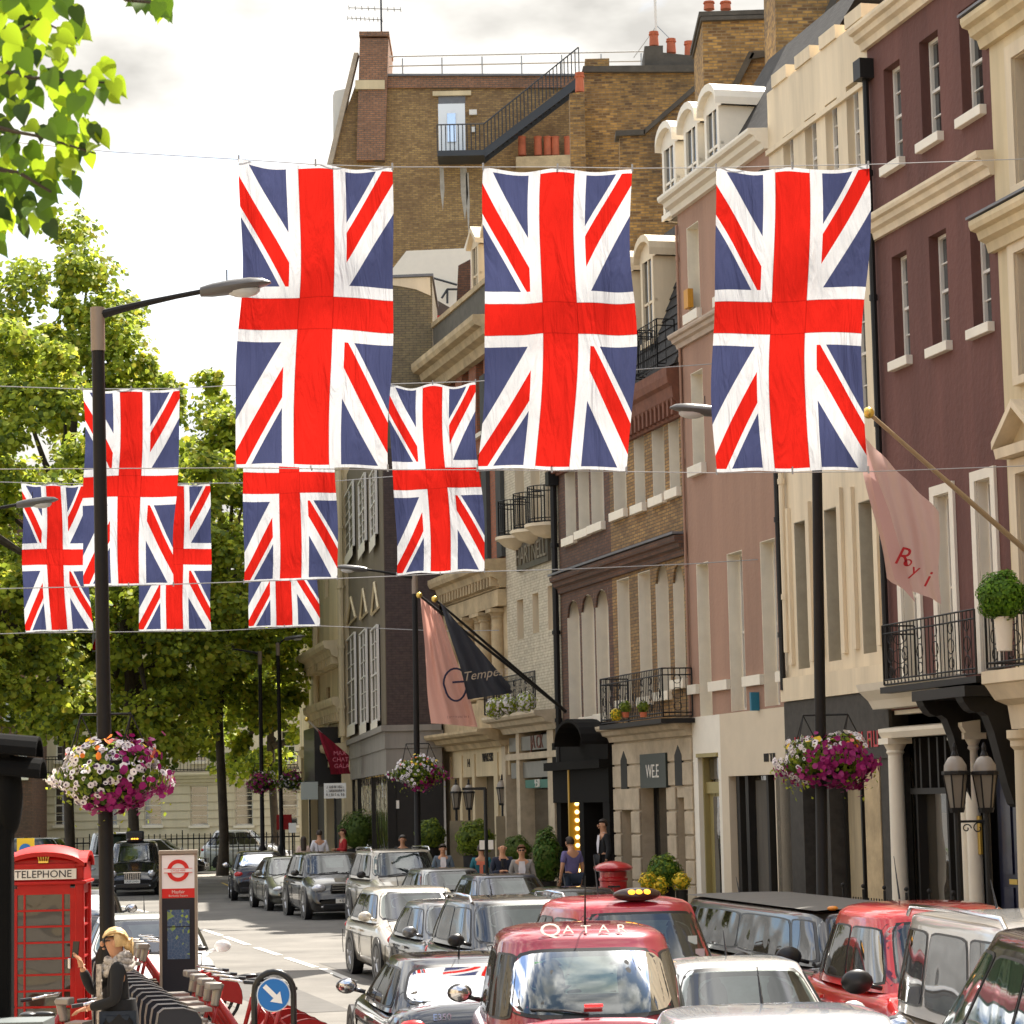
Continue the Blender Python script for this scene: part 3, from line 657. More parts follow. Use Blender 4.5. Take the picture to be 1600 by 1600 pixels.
# ground floor: rusticated stone with keystone windows, and the black portico with bulbs
zr = zEg
gh = pxwin(ST, [(983, 994, 1232, 1400), (1010, 1022, 1232, 1400)])
uR1 = ST.hit(962, 1280)[0]
h_sh = pxwin(ST, [(1003, 1046, 1228, 1400)])[0]; h_l = pxwin(ST, [(973, 990, 1250, 1400)])[0]; h_r = pxwin(ST, [(1060, 1074, 1246, 1400)])[0]
hh = [(h_l[0], h_l[1], .4, h_l[3]), (h_sh[0], h_sh[1], .4, h_sh[3]), (h_r[0], h_r[1], .4, h_r[3])]
wall(ST, bE, uE0, uR1, .2, zr, hh, .35, rstone, name='ground_wall')
m_ = MB(); g_ = MB()
for h in hh: ST.box(g_, h[0], h[1], h[2], h[3], -.4, -.36); ST.box(m_, h[0], h[0]+.05, h[2], h[3], -.36, -.3); ST.box(m_, h[1]-.05, h[1], h[2], h[3], -.36, -.3)
g_.build('shop_window', shopglass, bE); m_.build('window_frame', dark_wood, bE)
m_ = MB(); z = .8        # block courses
while z < zr-.3:
    segs = []; cur = uE0
    for h in sorted(hh):
        if h[2] < z < h[3]: segs.append((cur, h[0])); cur = h[1]
    segs.append((cur, uR1))
    for a, b in segs: 
        if b-a > .05: ST.box(m_, a+.0, b-.0, z-.26, z+.22, .002, .05)
    z += .52
m_.build('stone_courses', rstone, bE, bevel=.015)
m_ = MB()
for h in (hh[0], hh[2]):
    m_ = MB(); zz = h[3]+1.0; uc = (h[0]+h[1])/2
    pts = [(uc-.25, zz-.75), (uc+.25, zz-.75), (uc+.25, zz-.1), (uc, zz+.12), (uc-.25, zz-.1)]
    m_.add([P(a, b, .056) for a, b in pts]+[P(a, b, .02) for a, b in pts], [(0, 1, 2, 3, 4)]+[(i, (i+1) % 5, 5+(i+1) % 5, 5+i) for i in range(5)])
    m_.build('arched_light', dark_wood, bE)
cornice(ST, uE0, uR1, zEg+.1, .4, .45, rstone, bE)
m_ = MB(); q = ST.hit(1021, 1206, .08); ST.box(m_, q[0]-.95, q[0]+.95, q[1]-.35, q[1]+.4, .05, .1); sg = m_.build('shop_sign', mat('green_black', (.02, .03, .025), .4), bE)
text('WE.E', .42, frame_white, 'sign_lettering', sg, P(q[0], q[1], .102), ST.rot(), .01)
zbE = z_(1000, 1128, .5)
m_ = MB(); ua, ub = ST.hit(1050, 1100, .5)[0], ST.hit(952, 1100, .5)[0]
ST.box(m_, ua, ub, zbE-.1, zbE, 0, .75); m_.build('balcony_floor', iron, bE)
m_ = MB(); railing_run(m_, [P(ub, zbE, .05), P(ub, zbE, .7), P(ua, zbE, .7), P(ua, zbE, .05)], 1.05); m_.build('balcony_railing', iron, bE)
# black portico
m_ = MB(); ua, ub = ST.hit(960, 1280)[0], ST.hit(872, 1280)[0]
zc = z_(905, 1140, .6)
ST.box(m_, ua, ub, .2, zEl+.02, -3, -.6)
um = ST.hit(915, 1280)[0]
for a, b, o in ((ua+.05, ua+.6, .1), (um-.2, um+.2, .1), (ub-.45, ub, .05)): ST.box(m_, a, b, .2, zEl-.5, -.6, o)
ST.box(m_, ua, ub, zEl-1.5, zEl, -.6, .12); ST.box(m_, ua-.02, ub, zEl-.7, zEl-.5, -.6, .35)
n = 10; uc, w = (ua+um)/2, (um-ua)/2-.02
for k in range(n):
    a0, a1 = math.pi*k/n, math.pi*(k+1)/n
    x0, y0, x1, y1 = uc-w*math.cos(a0), zEl-.15+.55*math.sin(a0), uc-w*math.cos(a1), zEl-.15+.55*math.sin(a1)
    m_.hexa([P(x0, y0, 0), P(x1, y1, 0), P(x1, y1, .75), P(x0, y0, .75), P(x0, y0+.08, 0), P(x1, y1+.08, 0), P(x1, y1+.08, .75), P(x0, y0+.08, .75)])
m_.build('portico', mat('soot_black', (.010, .009, .008), .75, spec=.12), bE)
bulb = mat('warm_bulb', (1.0, .66, .24), .4, emit=1.6); ambg = mat('amber_panel', (.34, .19, .015), .4, emit=.10)
m_ = MB(); ux = ST.hit(911, 1300, -.2)[0]; z0, z1 = z_(914, 1384), z_(908, 1200)
ST.box(m_, ux, ux+.1, .4, z1+.1, -.25, .14); st_ = m_.build('marquee_panel', ambg, bE)
for i in range(14): m_ = MB(); z = z0+.15+(z1-z0-.2)*i/13; m_.ball(P(ux-.03, z, -.05), .055, seg=8, rings=6); m_.build('light_bulb', bulb, st_)
for zz in (z1+.02, .62):
    m_ = MB(); ST.box(m_, ux-.05, ux-.005, zz-.03, zz+.03, -.2, .1); m_.build('light_bar', bulb, st_)
drainpipe(ST, uE1+.02, zEl-.5, z_(872, 740), parent=bE, r=.08, off=.12)

# ---------------------------------------------------------------- F: white painted brick house with dark name board
uF0, uF1 = uE1, ST.hit(793, 1000)[0]
bF = building('terraced_house', 'narrow white painted brick house carrying a dark name board high on its front')
wbrick = brick('white_painted_brick', [(.56, .49, .35), (.52, .45, .32)], (.40, .34, .24), grime_amt=.25, bumpy=.9)
fw_ = pxwin(ST, [(808, 818, 938, 1000), (832, 842, 928, 990), (856, 867, 916, 985)])
fw2 = pxwin(ST, [(806, 820, 790, 832), (830, 845, 785, 826), (853, 868, 780, 820)])
fw2 = [(a, b, c, c+2.3) for a, b, c, d in fw2]; fw3 = [(a, b, c+3.6, d+3.6) for a, b, c, d in fw2]
zFg = z_(860, 1125, 0)
wall(ST, bF, uF0, uF1, zFg, z_(800, 520), fw_+fw2+fw3, .28, wbrick)
for h in fw_+fw2+fw3: window(ST, bF, *h, .28, rows=2, cols=2, reveal=cream2, sill=False)
qa, qb = ST.hit(809, 880, .05), ST.hit(858, 855, .05)
m_ = MB(); zh0, zh1 = z_(858, 882, .05)+.1, z_(858, 833, .05); 
ST.box(m_, qb[0], qa[0], zh0, zh1, .003, .09); sg = m_.build('name_board', mat('aged_bronze', (.085, .075, .055), .5, var=.3), bF)
text('HARTNELL', (zh1-zh0)*.95, mat('bronze_letters', (.20, .17, .12), .5), 'name_lettering', sg, P((qa[0]+qb[0])/2, (zh0+zh1)/2, .1), ST.rot(), .03, sx=(qa[0]-qb[0])/((zh1-zh0)*.95*5.1))
for k, (a, b, c, d) in enumerate(fw2):
    m_ = MB(); uc = (a+b)/2; zz = z_(860, 812, .3)
    c0 = P(uc, 0, .0); m_.lathe([(.2, zz-.35), (.45, zz-.25), (.62, zz-.1), (.68, zz-.08), (.68, zz)], (c0.x, c0.y, 0), 16); sl = m_.build('balconette', cream2, bF, smooth=True)
    m_ = MB(); railing_run(m_, [c0+Vector((0, 0, zz))+ST.d*.6*math.cos(t)+ST.n*.6*math.sin(t) for t in [math.pi*q/6 for q in range(7)]], .95, deco=False, step=.1); m_.build('balconette_railing', iron, sl)
cornice(ST, uF0, uF1+.1, zFg+.25, .5, .75, mat('aged_stone_cream', (.50, .41, .28), .8, var=.25), bF)
m_ = MB(); zb2 = zFg+.25; railing_run(m_, [P(uF1, zb2, .0), P(uF1, zb2, .68), P(uF0+.1, zb2, .68)], .95, step=.13); m_.build('balcony_railing', iron, bF)
# shop bay: stone pilasters, grey sign panels, green board
gpan = mat('grey_green_glass', (.16, .155, .13), .35, var=.2); zt = zFg-.25
ez = [z_(830, y) for y in (1150, 1178, 1186, 1212)]
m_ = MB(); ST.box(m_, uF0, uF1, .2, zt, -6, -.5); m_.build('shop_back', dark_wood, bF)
m_ = MB()
for xa, xb in ((791, 797), (814, 819), (863, 873)): ST.box(m_, ST.hit(xb, 1280)[0], ST.hit(xa, 1280)[0], .2, zt, -.5, .1)
ST.box(m_, uF0, uF1, z_(830, 1186), z_(830, 1176), -.5, .13); m_.build('shop_pilaster', mat('aged_stone_cream', (.5, .41, .28)), bF)
m_ = MB(); ST.box(m_, uF0+.1, uF1-.1, z_(830, 1172), zt-.1, -.2, .04); pn = m_.build('sign_panel', gpan, bF)
text('JA CK', .5, mat('faded_red', (.16, .06, .04), .6), 'sign_lettering', pn, P((uF0+uF1)/2-.3, (z_(830, 1172)+zt-.1)/2, .05), ST.rot(), .01)
m_ = MB(); ST.box(m_, uF0+.1, uF1-.1, z_(830, 1215), z_(830, 1190), -.2, .0); m_.build('transom_panel', gpan, bF)
green = mat('green_board', (.01, .13, .09), .4); m_ = MB(); a, b = ST.hit(861, 1222)[0], ST.hit(822, 1222)[0]
ST.box(m_, a, b, z_(840, 1231), z_(840, 1218), -.2, .02); gb = m_.build('green_sign', green, bF); text('9:30', .3, frame_white, 'sign_lettering', gb, P((a+b)/2, z_(840, 1224.5), .03), ST.rot(), .01)
m_ = MB(); ST.box(m_, uF0+.1, uF1-.1, .3, z_(830, 1233), -.35, -.3); m_.build('shop_window', shopglass, bF)

# ---------------------------------------------------------------- G: ornate stone base, red and dark striped brick above
uG0, uG1 = uF1, ST.hit(690, 1000)[0]
bG = building('terraced_house', 'ornate carved stone house front with half columns and red brick storeys above')
zG1 = z_(700, 935); zGg = z_(720, 1165)
zGt = z_(700, 560); zMid = z_(740, 900)
gw = pxwin(ST, [(718, 728, 990, 1080), (744, 754, 975, 1070), (770, 780, 965, 1060)])
wall(ST, bG, uG0, uG1, zGg, zMid, gw, .4, stone)
for h in gw: window(ST, bG, *h, .4, rows=2, cols=2, sill=False)
us = [h[0]-.35 for h in gw]+[h[1]+.35 for h in gw]
for uu in us: column(ST, uu, .1, zGg+1.2, zMid-1.2, .2, stone, bG)
m_ = MB(); ST.box(m_, uG0, uG1, zGg, zGg+1.1, .003, .3); ST.box(m_, uG0, uG1, zMid-1.15, zMid-.7, .003, .25); m_.build('string_course', stone, bG)
cornice(ST, uG0, uG1, zMid+.15, .8, .7, stone, bG, dent=.35)
rb = brick('red_brick', [(.34, .11, .05), (.28, .09, .04)], (.2, .12, .08), grime_amt=.3)
gh = pxwin(ST, [(702, 712, 590, 700), (722, 733, 570, 690), (744, 756, 545, 680)])
gh2 = [(a, b, zMid+1, zMid+3.4) for a, b, _, _ in gh]
wall(ST, bG, uG0, uG1, zMid+.15, zGt, gh+gh2, .3, rb)
for h in gh+gh2: window(ST, bG, *h, .3, rows=2, cols=2, sill=True)
m_ = MB()
for k in range(5):
    a = uG0+(uG1-uG0)*(k+.0)/5; ST.box(m_, a, a+.55, zMid+.2, zGt-1.3, .003, .12)
m_.build('dark_pier', mat('dark_painted_pier', (.05, .05, .045), .7, var=.2), bG)
cornice(ST, uG0, uG1, zGt+.1, .9, .8, stone, bG); 
m_ = MB(); ST.box(m_, uG0, uG1, zGt+.1, zGt+1.25, -.2, .1); m_.build('parapet', mat('sooty_stone', (.10, .09, .07), .8, var=.3), bG)
m_ = MB(); ST.box(m_, uG0, uG1, zGt+1.2, zGt+1.35, -.25, .16); m_.build('coping', stone, bG)
for x in (742, 765, 790):
    uu = ST.hit(x, 430, -.3)[0]; dormer(ST, bG, uu, zGt+1.2, .9, 1.7, round_=False, off=-.3, m2=cream2, depth=2)
# ground floor
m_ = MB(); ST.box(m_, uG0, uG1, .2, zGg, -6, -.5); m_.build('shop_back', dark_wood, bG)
m_ = MB()
for xa, xb in ((700, 708), (722, 726), (742, 746), (776, 782), (786, 792)): ST.box(m_, ST.hit(xb, 1280)[0], ST.hit(xa, 1280)[0], .2, zGg-.3, -.5, .06)
ST.box(m_, uG0, uG1, z_(740, 1214), zGg, -.5, .02); m_.build('shop_pilaster', cream, bG)
cornice(ST, uG0, uG1, zGg+.35, .5, .9, stone, bG)
m_ = MB(); ST.box(m_, uG0, uG1, .6, z_(740, 1214), -.35, -.3); m_.build('shop_window', shopglass, bG)
q = ST.hit(761, 1184, .05); text('WARTSKI', .34, dark_wood, 'shop_lettering', bG, P(q[0], q[1], .03), ST.rot(), .01, sx=.9)
q = ST.hit(731, 1193, .05); text('14', .34, dark_wood, 'shop_lettering', bG, P(q[0], q[1], .03), ST.rot(), .01)
def scribble(F, parent, u0, u1, z, h, off, mtl, name='lettering', n=9, seed=0):
    """lettering too small to read: a row of letter-like strokes"""
    rg = random.Random(seed); m_ = MB(); w = (u1-u0)/n; t = h*.14
    for i in range(n):
        a = u0+w*i+w*.1; b = a+w*.7
        if rg.random() < .85: F.box(m_, a, a+t, z, z+h, off, off+.012)
        if rg.random() < .7: F.box(m_, b-t, b, z, z+h, off, off+.012)
        for zz in (z, z+h/2-t/2, z+h-t):
            if rg.random() < .6: F.box(m_, a+t, b-t, zz, zz+t, off, off+.011)
    return m_.build(name, mtl, parent)
scribble(ST, bC, ST.hit(1378, 1130)[0], ST.hit(1245, 1135)[0], zf+.05, .28, .065, red_neon, 'fascia_lettering', 15, 3)
scribble(ST, bD, ST.hit(1212, 1187)[0], ST.hit(1194, 1187)[0], z_(1202, 1190), .16, .004, dark_wood, 'shop_lettering', 7, 4)

def polywall(F, pts, th, mtl, name, parent, off=0):
    q = [F.hit(x, y, off) for x, y in pts]; n = len(q); m_ = MB()
    m_.add([F.P(u, z, off) for u, z in q]+[F.P(u, z, off-th) for u, z in q], [tuple(range(n)), tuple(range(n, 2*n))[::-1]]+[(i, (i+1) % n, n+(i+1) % n, n+i) for i in range(n)])
    return fix_normals(m_.build(name, mtl, parent))
# ---------------------------------------------------------------- H: corner building in printed netting
q = on_depth(604, 1150, 76); cH = Vector((q.x, 76, 0)); aH = R(7.1)
HL = Face(cH, (-math.sin(aH), math.cos(aH), 0), (-math.cos(aH), -math.sin(aH), 0)); HR = Face(cH, (1, 0, 0), (0, -1, 0))
bH = building('corner_building', 'dark brown corner building wrapped in netting with tall pale windows above a glass shop')
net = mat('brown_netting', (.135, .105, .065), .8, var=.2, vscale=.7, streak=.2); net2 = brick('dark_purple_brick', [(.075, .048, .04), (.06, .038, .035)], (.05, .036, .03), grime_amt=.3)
hw = [(543, 556, 778, 872), (565, 575, 758, 858), (583, 592, 745, 846)]; hw2 = [(546, 559, 1002, 1137), (567, 577, 992, 1133), (585, 595, 986, 1130)]
A_ = pxwin(HL, hw)+pxwin(HL, hw2); zHb = HR.hit(640, 1142)[1]; zHs = HR.hit(640, 1168)[1]; zHt = HR.hit(640, 620)[1]; uHL = HL.hit(538, 1200)[0]
wall(HL, bH, 0, uHL, zHb, zHt, [], .2, net, back=1.5); uHR = HR.hit(691, 1200)[0]
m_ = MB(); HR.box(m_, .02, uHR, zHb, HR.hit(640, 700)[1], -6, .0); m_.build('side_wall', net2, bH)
for (a, b, c, d) in A_:
    window(HL, bH, a, b, c, d, -.09, rows=6, cols=2, sill=True, sill_h=.35, sill_off=.14, glassm=mat('netted_glass', (.10, .085, .06), .5), surround=0)
m_ = MB()
for (a, b, c, d) in A_[3:]:
    m_ = MB(); z = d+.5; uc = (a+b)/2
    for s0, s1 in (((a-.1, z), (uc, z+.9)), ((uc, z+.9), (b+.1, z)), ((a-.1, z), (b+.1, z))): m_.tube([HL.P(*s0, .05), HL.P(*s1, .05)], .05, 4)
    m_.build('window_gable', cream, bH)
grb = mat('grey_band', (.24, .215, .18), .7, var=.2, streak=.2)
m_ = MB(); HL.box(m_, -.06, uHL, zHs-.02, zHb, -.3, .06); HR.box(m_, -.05, uHR+.05, zHs-.02, zHb, -.4, .07); HL.box(m_, -.03, uHL, zHs-.75, zHs-.02, -.3, .02); HR.box(m_, -.02, uHR, zHs-.75, zHs-.03, -.4, .03)
HL.box(m_, -.1, uHL, zHb, zHb+.18, -.3, .16); HR.box(m_, -.14, uHR, zHb, zHb+.18, -.4, .15); m_.build('fascia_band', grb, bH)
bronze = glass_mat('bronze_glass', (.12, .085, .03), .22, wav=.35)
m_ = MB(); HL.box(m_, .05, uHL, .3, zHs-.77, -.3, -.1); m_.build('shop_window', bronze, bH)
m_ = MB(); HR.box(m_, 0.01, uHR, .2, zHs-.77, -6, -.05); HL.box(m_, -.02, .1, .2, zHs-.77, -.25, .0)
m_.build('shop_wall', dark_wood, bH)
for t in (.33, .66, 1): m_ = MB(); HL.box(m_, uHL*t-.1, uHL*t, .2, zHs-.77, -.3, -.02); m_.build('shop_pier', dark_wood, bH)
m_ = MB(); a = HR.hit(621, 1257)[0]; z = HR.hit(621, 1257)[1]; HR.box(m_, a-.05, a+.05, z-.12, z+.12, -.05, -.02); m_.build('wall_plate', frame_white, bH)
scribble(HL, bH, uHL*.12, uHL*.5, HL.hit(580, 1215)[1], .45, -.095, gold, 'shop_lettering', 6, 8)
# tall party stack of buff brick behind it, and the red framed fire escape beside it
SK = Face((cH.x, 77.4, 0), (1, 0, 0), (0, -1, 0))
buff = brick('greenish_stock_brick', [(.22, .17, .085), (.17, .13, .075)], (.11, .09, .06), grime_amt=.4, gscale=.6)
bS = building('party_wall', 'tall greenish brick party wall with pale render at its top, rising between two flags')
polywall(SK, [(606, 1130), (600, 432), (675, 429), (683, 1130)], 5, buff, 'wall', bS)
polywall(SK, [(606, 445), (606, 435), (672, 433), (673, 462), (650, 452), (625, 447)], .02, cream2, 'render_patch', bS, off=.03)
polywall(SK, [(603, 434), (603, 430), (677, 427), (677, 431)], 5.1, lead, 'coping', bS, off=.08)

# ---------------------------------------------------------------- I: ornate cream building beyond
q1 = on_depth(541, 1200, 94); q2 = on_depth(469, 1200, 111); cI = Vector((q1.x, q1.y, 0)); dI = Vector((q2.x-q1.x, q2.y-q1.y, 0))
FI = Face(cI, dI, (-dI.y, dI.x, 0))
bI = building('terraced_house', 'cream stucco building with scrolled brackets next to the netted corner')
wI = pxwin(FI, [(477, 483, 1035, 1108), (487, 494, 1030, 1104), (510, 516, 1075, 1135), (528, 536, 1000, 1090)])
wI += [(a, b, c+5, d+5) for a, b, c, d in wI]; zI0 = FI.hit(480, 1165)[1]
wall(FI, bI, -.2, dI.length*.62, zI0, FI.hit(500, 700)[1], [w for w in wI if w[1] < dI.length*.6], .25, cream)
wall(FI, bI, dI.length*.62, dI.length, zI0, FI.hit(475, 985)[1], [w for w in wI if w[0] > dI.length*.63 and w[3] < FI.hit(475, 990)[1]], .25, cream, name='wall')
for w in wI:
    if w[3] < FI.hit(475, 990)[1]: window(FI, bI, *w, .2, rows=2, cols=2)
for y, o in ((1010, .8), (1095, .5), (1165, .7)): cornice(FI, -.1, dI.length*.62, FI.hit(520, y)[1], .9, o, cream, bI, dent=.9)
for x in (500, 541):
    drainpipe(FI, FI.hit(x, 1100)[0], zI0, FI.hit(500, 760)[1], parent=bI, m_=cream, hopper=False, off=.15, r=.12)
m_ = MB(); FI.box(m_, -.2, dI.length, .2, zI0, -4, -.2); m_.build('shop_front', dark_wood, bI)
m_ = MB()
for x in (473, 487, 512, 540): a = FI.hit(x, 1250)[0]; m_ = MB(); FI.box(m_, a-.4, a+.4, .2, zI0, -.2, .1); m_.build('pier', cream, bI)
m_ = MB(); q = FI.hit(487, 1180, .8); FI.box(m_, q[0]-2, q[0]+2, q[1]-1.2, q[1]+1, -.2, .9); m_.build('hanging_board', black_gloss, bI)

# ---------------------------------------------------------------- J: big brick rear wall on the skyline
FJ = Face((0, 100, 0), (1, 0, 0), (0, -1, 0))
bJ = building('brick_building', 'tall yellow brown brick building with a roof terrace rail and an outside steel stair')
bigb = brick('big_yellow_brick', [(.42, .265, .095), (.22, .125, .05)], (.20, .14, .08), bw=.225, bh=.075, msize=.013, grime=(.10, .055, .03), grime_amt=.55, gscale=.22)
redb = brick('worn_red_brick', [(.38, .18, .09), (.28, .13, .065)], (.15, .11, .085), bw=.24, bh=.085, msize=.016, grime_amt=.4)
polywall(FJ, [(513, 1240), (513, 252), (557, 128), (604, 116), (1130, 116), (1145, 1240)], 8, bigb, 'wall', bJ)
polywall(FJ, [(604, 126), (604, 118), (905, 118), (905, 137), (604, 137)], .1, redb, 'parapet_course', bJ, off=.1)
polywall(FJ, [(602, 118), (602, 115), (1130, 115), (1130, 118)], .5, lead, 'coping', bJ, off=.2)
ch = polywall(FJ, [(557, 250), (562, 60), (607, 60), (601, 250)], 3.5, redb, 'chimney', bJ, off=.35)
polywall(FJ, [(561, 52), (561, 49), (608, 49), (608, 56), (561, 56)], 3.6, redb, 'chimney_cap', ch, off=.42); polywall(FJ, [(555, 139), (555, 125), (601, 125), (601, 139)], .8, cream, 'stone_band', bJ, off=.42)
polywall(FJ, [(519, 256), (511, 256), (553, 82), (560, 82)], .6, mat('stone_coping', (.42, .34, .25), .8, var=.2), 'sloped_coping', bJ, off=.25)
polywall(FJ, [(520, 150), (523, 142), (542, 138), (540, 235), (521, 245)], 1.5, frame_white, 'dormer', bJ, off=-.6)
m_ = MB()
for y in (83, 98):
    a, b = FJ.hit(607, y), FJ.hit(1010, y); m_.tube([FJ.P(*a, -.5), FJ.P(b[0], a[1], -.5)], .035, 5)
zt_ = FJ.hit(700, 84)[1]; zb_ = FJ.hit(700, 116)[1]
for x in (628, 690, 753, 815, 878, 940, 1003): a = FJ.hit(x, 90)[0]; m_.tube([FJ.P(a, zb_, -.5), FJ.P(a, zt_, -.5)], .035, 5)
m_.build('terrace_railing', mat('galvanised_rail', (.4, .4, .38), .4, metal=.4), bJ)
def fbox(F, xa, xb, ya, yb, o0, o1, mtl, name, parent):
    a = F.hit(xa, (ya+yb)/2, o1); b = F.hit(xb, (ya+yb)/2, o1); z1 = F.hit((xa+xb)/2, ya, o1)[1]; z0 = F.hit((xa+xb)/2, yb, o1)[1]
    m_ = MB(); F.box(m_, min(a[0], b[0]), max(a[0], b[0]), z0, z1, o0, o1); return m_.build(name, mtl, parent)
fbox(FJ, 676, 736, 142, 149, -.1, .12, cream, 'lintel', bJ); fbox(FJ, 685, 727, 149, 162, -.1, .03, lead, 'transom', bJ)
dj = fbox(FJ, 685, 727, 162, 239, -.1, .05, mat('bright_white_door', (.82, .84, .84), .35), 'door', bJ); fbox(FJ, 699, 712, 177, 222, -.1, .08, glass_mat('sky_glass', (.2, .25, .26), .75), 'door_glass', dj)
fbox(FJ, 733, 745, 171, 179, 0, .15, frame_white, 'wall_light', bJ); fbox(FJ, 737, 742, 198, 206, 0, .12, frame_white, 'bell_box', bJ)
steel = mat('dark_steel', (.035, .038, .042), .5)
m_ = MB(); zl = FJ.hit(700, 240, 1)[1]; ua, ub = FJ.hit(684, 240, 1)[0], FJ.hit(757, 240, 1)[0]
FJ.box(m_, ua, ub, zl-.22, zl, .1, 1.5); q0 = FJ.hit(757, 243, 1.4); q1 = FJ.hit(905, 123, 1.4); q2 = q1
ss = (q1[1]-q0[1])/(q1[0]-q0[0])
for o in (.5, 1.4):
    m_.hexa([FJ.P(ub, zl-.3, o), FJ.P(q1[0], q1[1]-.3, o), FJ.P(q1[0], q1[1]-.3, o+.06), FJ.P(ub, zl-.3, o+.06), FJ.P(ub, zl+.05, o), FJ.P(q1[0], q1[1]+.1, o), FJ.P(q1[0], q1[1]+.1, o+.06), FJ.P(ub, zl+.05, o+.06)])
n = 20
for i in range(n): 
    t = i/n; uu = ub+(q1[0]-ub)*t; zz = zl+(q1[1]-zl)*t; FJ.box(m_, uu, uu+.2, zz-.02, zz+.02, .55, 1.4)
m_.build('stair_flight', steel, bJ)
m_ = MB()
for o in (1.45,):
    N = 26
    for i in range(N+1):
        t = i/N; uu = ub+(q2[0]-ub)*t; zz = zl+ss*(uu-ub); m_.tube([FJ.P(uu, zz, o), FJ.P(uu, zz+1.05, o)], .022, 4, caps=False)
    m_.tube([FJ.P(ub, zl+1.05, o), FJ.P(q2[0], zl+ss*(q2[0]-ub)+1.05, o)], .03, 5)
    for i in range(12): uu = ua+(ub-ua)*i/11; m_.tube([FJ.P(uu, zl, o), FJ.P(uu, zl+1.05, o)], .02, 4, caps=False)
    m_.tube([FJ.P(ua, zl+1.05, o), FJ.P(ub, zl+1.05, o)], .03, 5)
m_.build('stair_railing', steel, bJ)
polywall(FJ, [(806, 262), (806, 245), (905, 241), (905, 262)], 1, stone, 'ledge', bJ, off=.9)
for i, x in enumerate((816, 841, 856, 868, 888)):
    q = FJ.hit(x, 243, .5); c = FJ.P(q[0], q[1], .5); m_ = MB(); m_.lathe([(.16, 0), (.15, .7), (.17, .72), (.17, .76), (.13, .76)], c, 10); m_.build('chimney_pot', terracotta, bJ, smooth=True)
m_ = MB(); rg = random.Random(4)     # limewash runs under the landing
mst = mat('lime_run', (.42, .38, .32), .9, var=.3)
for x, y0, y1, w in ((690, 262, 330, .08), (724, 262, 345, .13), (730, 270, 372, .06)):
    a = FJ.hit(x, y0); b = FJ.hit(x, y1); m_.add([FJ.P(a[0]-w, a[1], .012), FJ.P(a[0]+w, a[1], .012), FJ.P(a[0]+w*1.3, (a[1]+b[1])/2, .012), FJ.P(a[0]+w*.2, b[1], .012), FJ.P(a[0]-w*.9, (a[1]+b[1])/2, .012)], [(0, 1, 2, 3, 4)])
m_.build('lime_run', mst, bJ)
# aerial on its chimney
ae = empty('tv_aerial', (0, 0, 0), 0, 'thin television aerial standing on the leftmost brick chimney', 'aerial')
m_ = MB(); a = FJ.hit(596, 49, -.5); b = FJ.hit(597, 1, -.5); m_.tube([FJ.P(a[0], a[1], -.5), FJ.P(a[0], b[1]+.3, -.5)], .04, 5)
for y, x0, x1 in ((14, 545, 626), (30, 543, 597)):
    p, q = FJ.hit(x0, y-2, -.5), FJ.hit(x1, y+1, -.5); m_.tube([FJ.P(*p, -.5), FJ.P(*q, -.5)], .018, 4)
    for k in range(9): t = k/8; c = FJ.P(p[0]+(q[0]-p[0])*t, p[1]+(q[1]-p[1])*t, -.5); m_.tube([c-Vector((0, .3, 0)), c+Vector((0, .3, 0))], .012, 3); m_.tube([c-Vector((0, 0, .08)), c+Vector((0, 0, .08))], .01, 3)
m_.build('mast', steel, ae)
# pale render block and dark slate corner below the brick wall
FR = Face((0, 92, 0), (1, 0, 0), (0, -1, 0)); bR = building('rendered_roof_block', 'pale rendered roof storey with a rounded top between the two tall flags')
polywall(FR, [(604, 760), (604, 432), (635, 392), (725, 388), (733, 362), (760, 358), (790, 362), (790, 760)], 6, offw, 'wall', bR)
m_ = MB(); 
for (x0, y0, x1, y1) in ((672, 433, 714, 445), (698, 452, 716, 452), (699, 452, 699, 474), (699, 452, 690, 466)):
    p, q = FR.hit(x0, y0, .3), FR.hit(x1, y1, .3); m_.tube([FR.P(*p, .3), FR.P(*q, .3)], .04, 4)
m_.build('railing', steel, bR)
polywall(Face((0, 84, 0), (1, 0, 0), (0, -1, 0)), [(672, 900), (672, 463), (706, 482), (712, 600), (712, 900)], 2, mat('sooty_stone', (.1, .09, .07)), 'dark_wall', bR)
m_ = MB(); F8 = Face((0, 83.6, 0), (1, 0, 0), (0, -1, 0))
for y in (498, 517): a, b = F8.hit(674, y), F8.hit(695, y); F8.box(m_, a[0], b[0], a[1]-.05, a[1]+.05, 0, .3)
m_.build('red_lamp_bracket', mat('signal_red', (.5, .02, .015), .4), bR)
polywall(Face((0, 80, 0), (1, 0, 0), (0, -1, 0)), [(713, 480), (716, 415), (735, 405), (735, 470)], 2, darkbrick, 'chimney', bR)

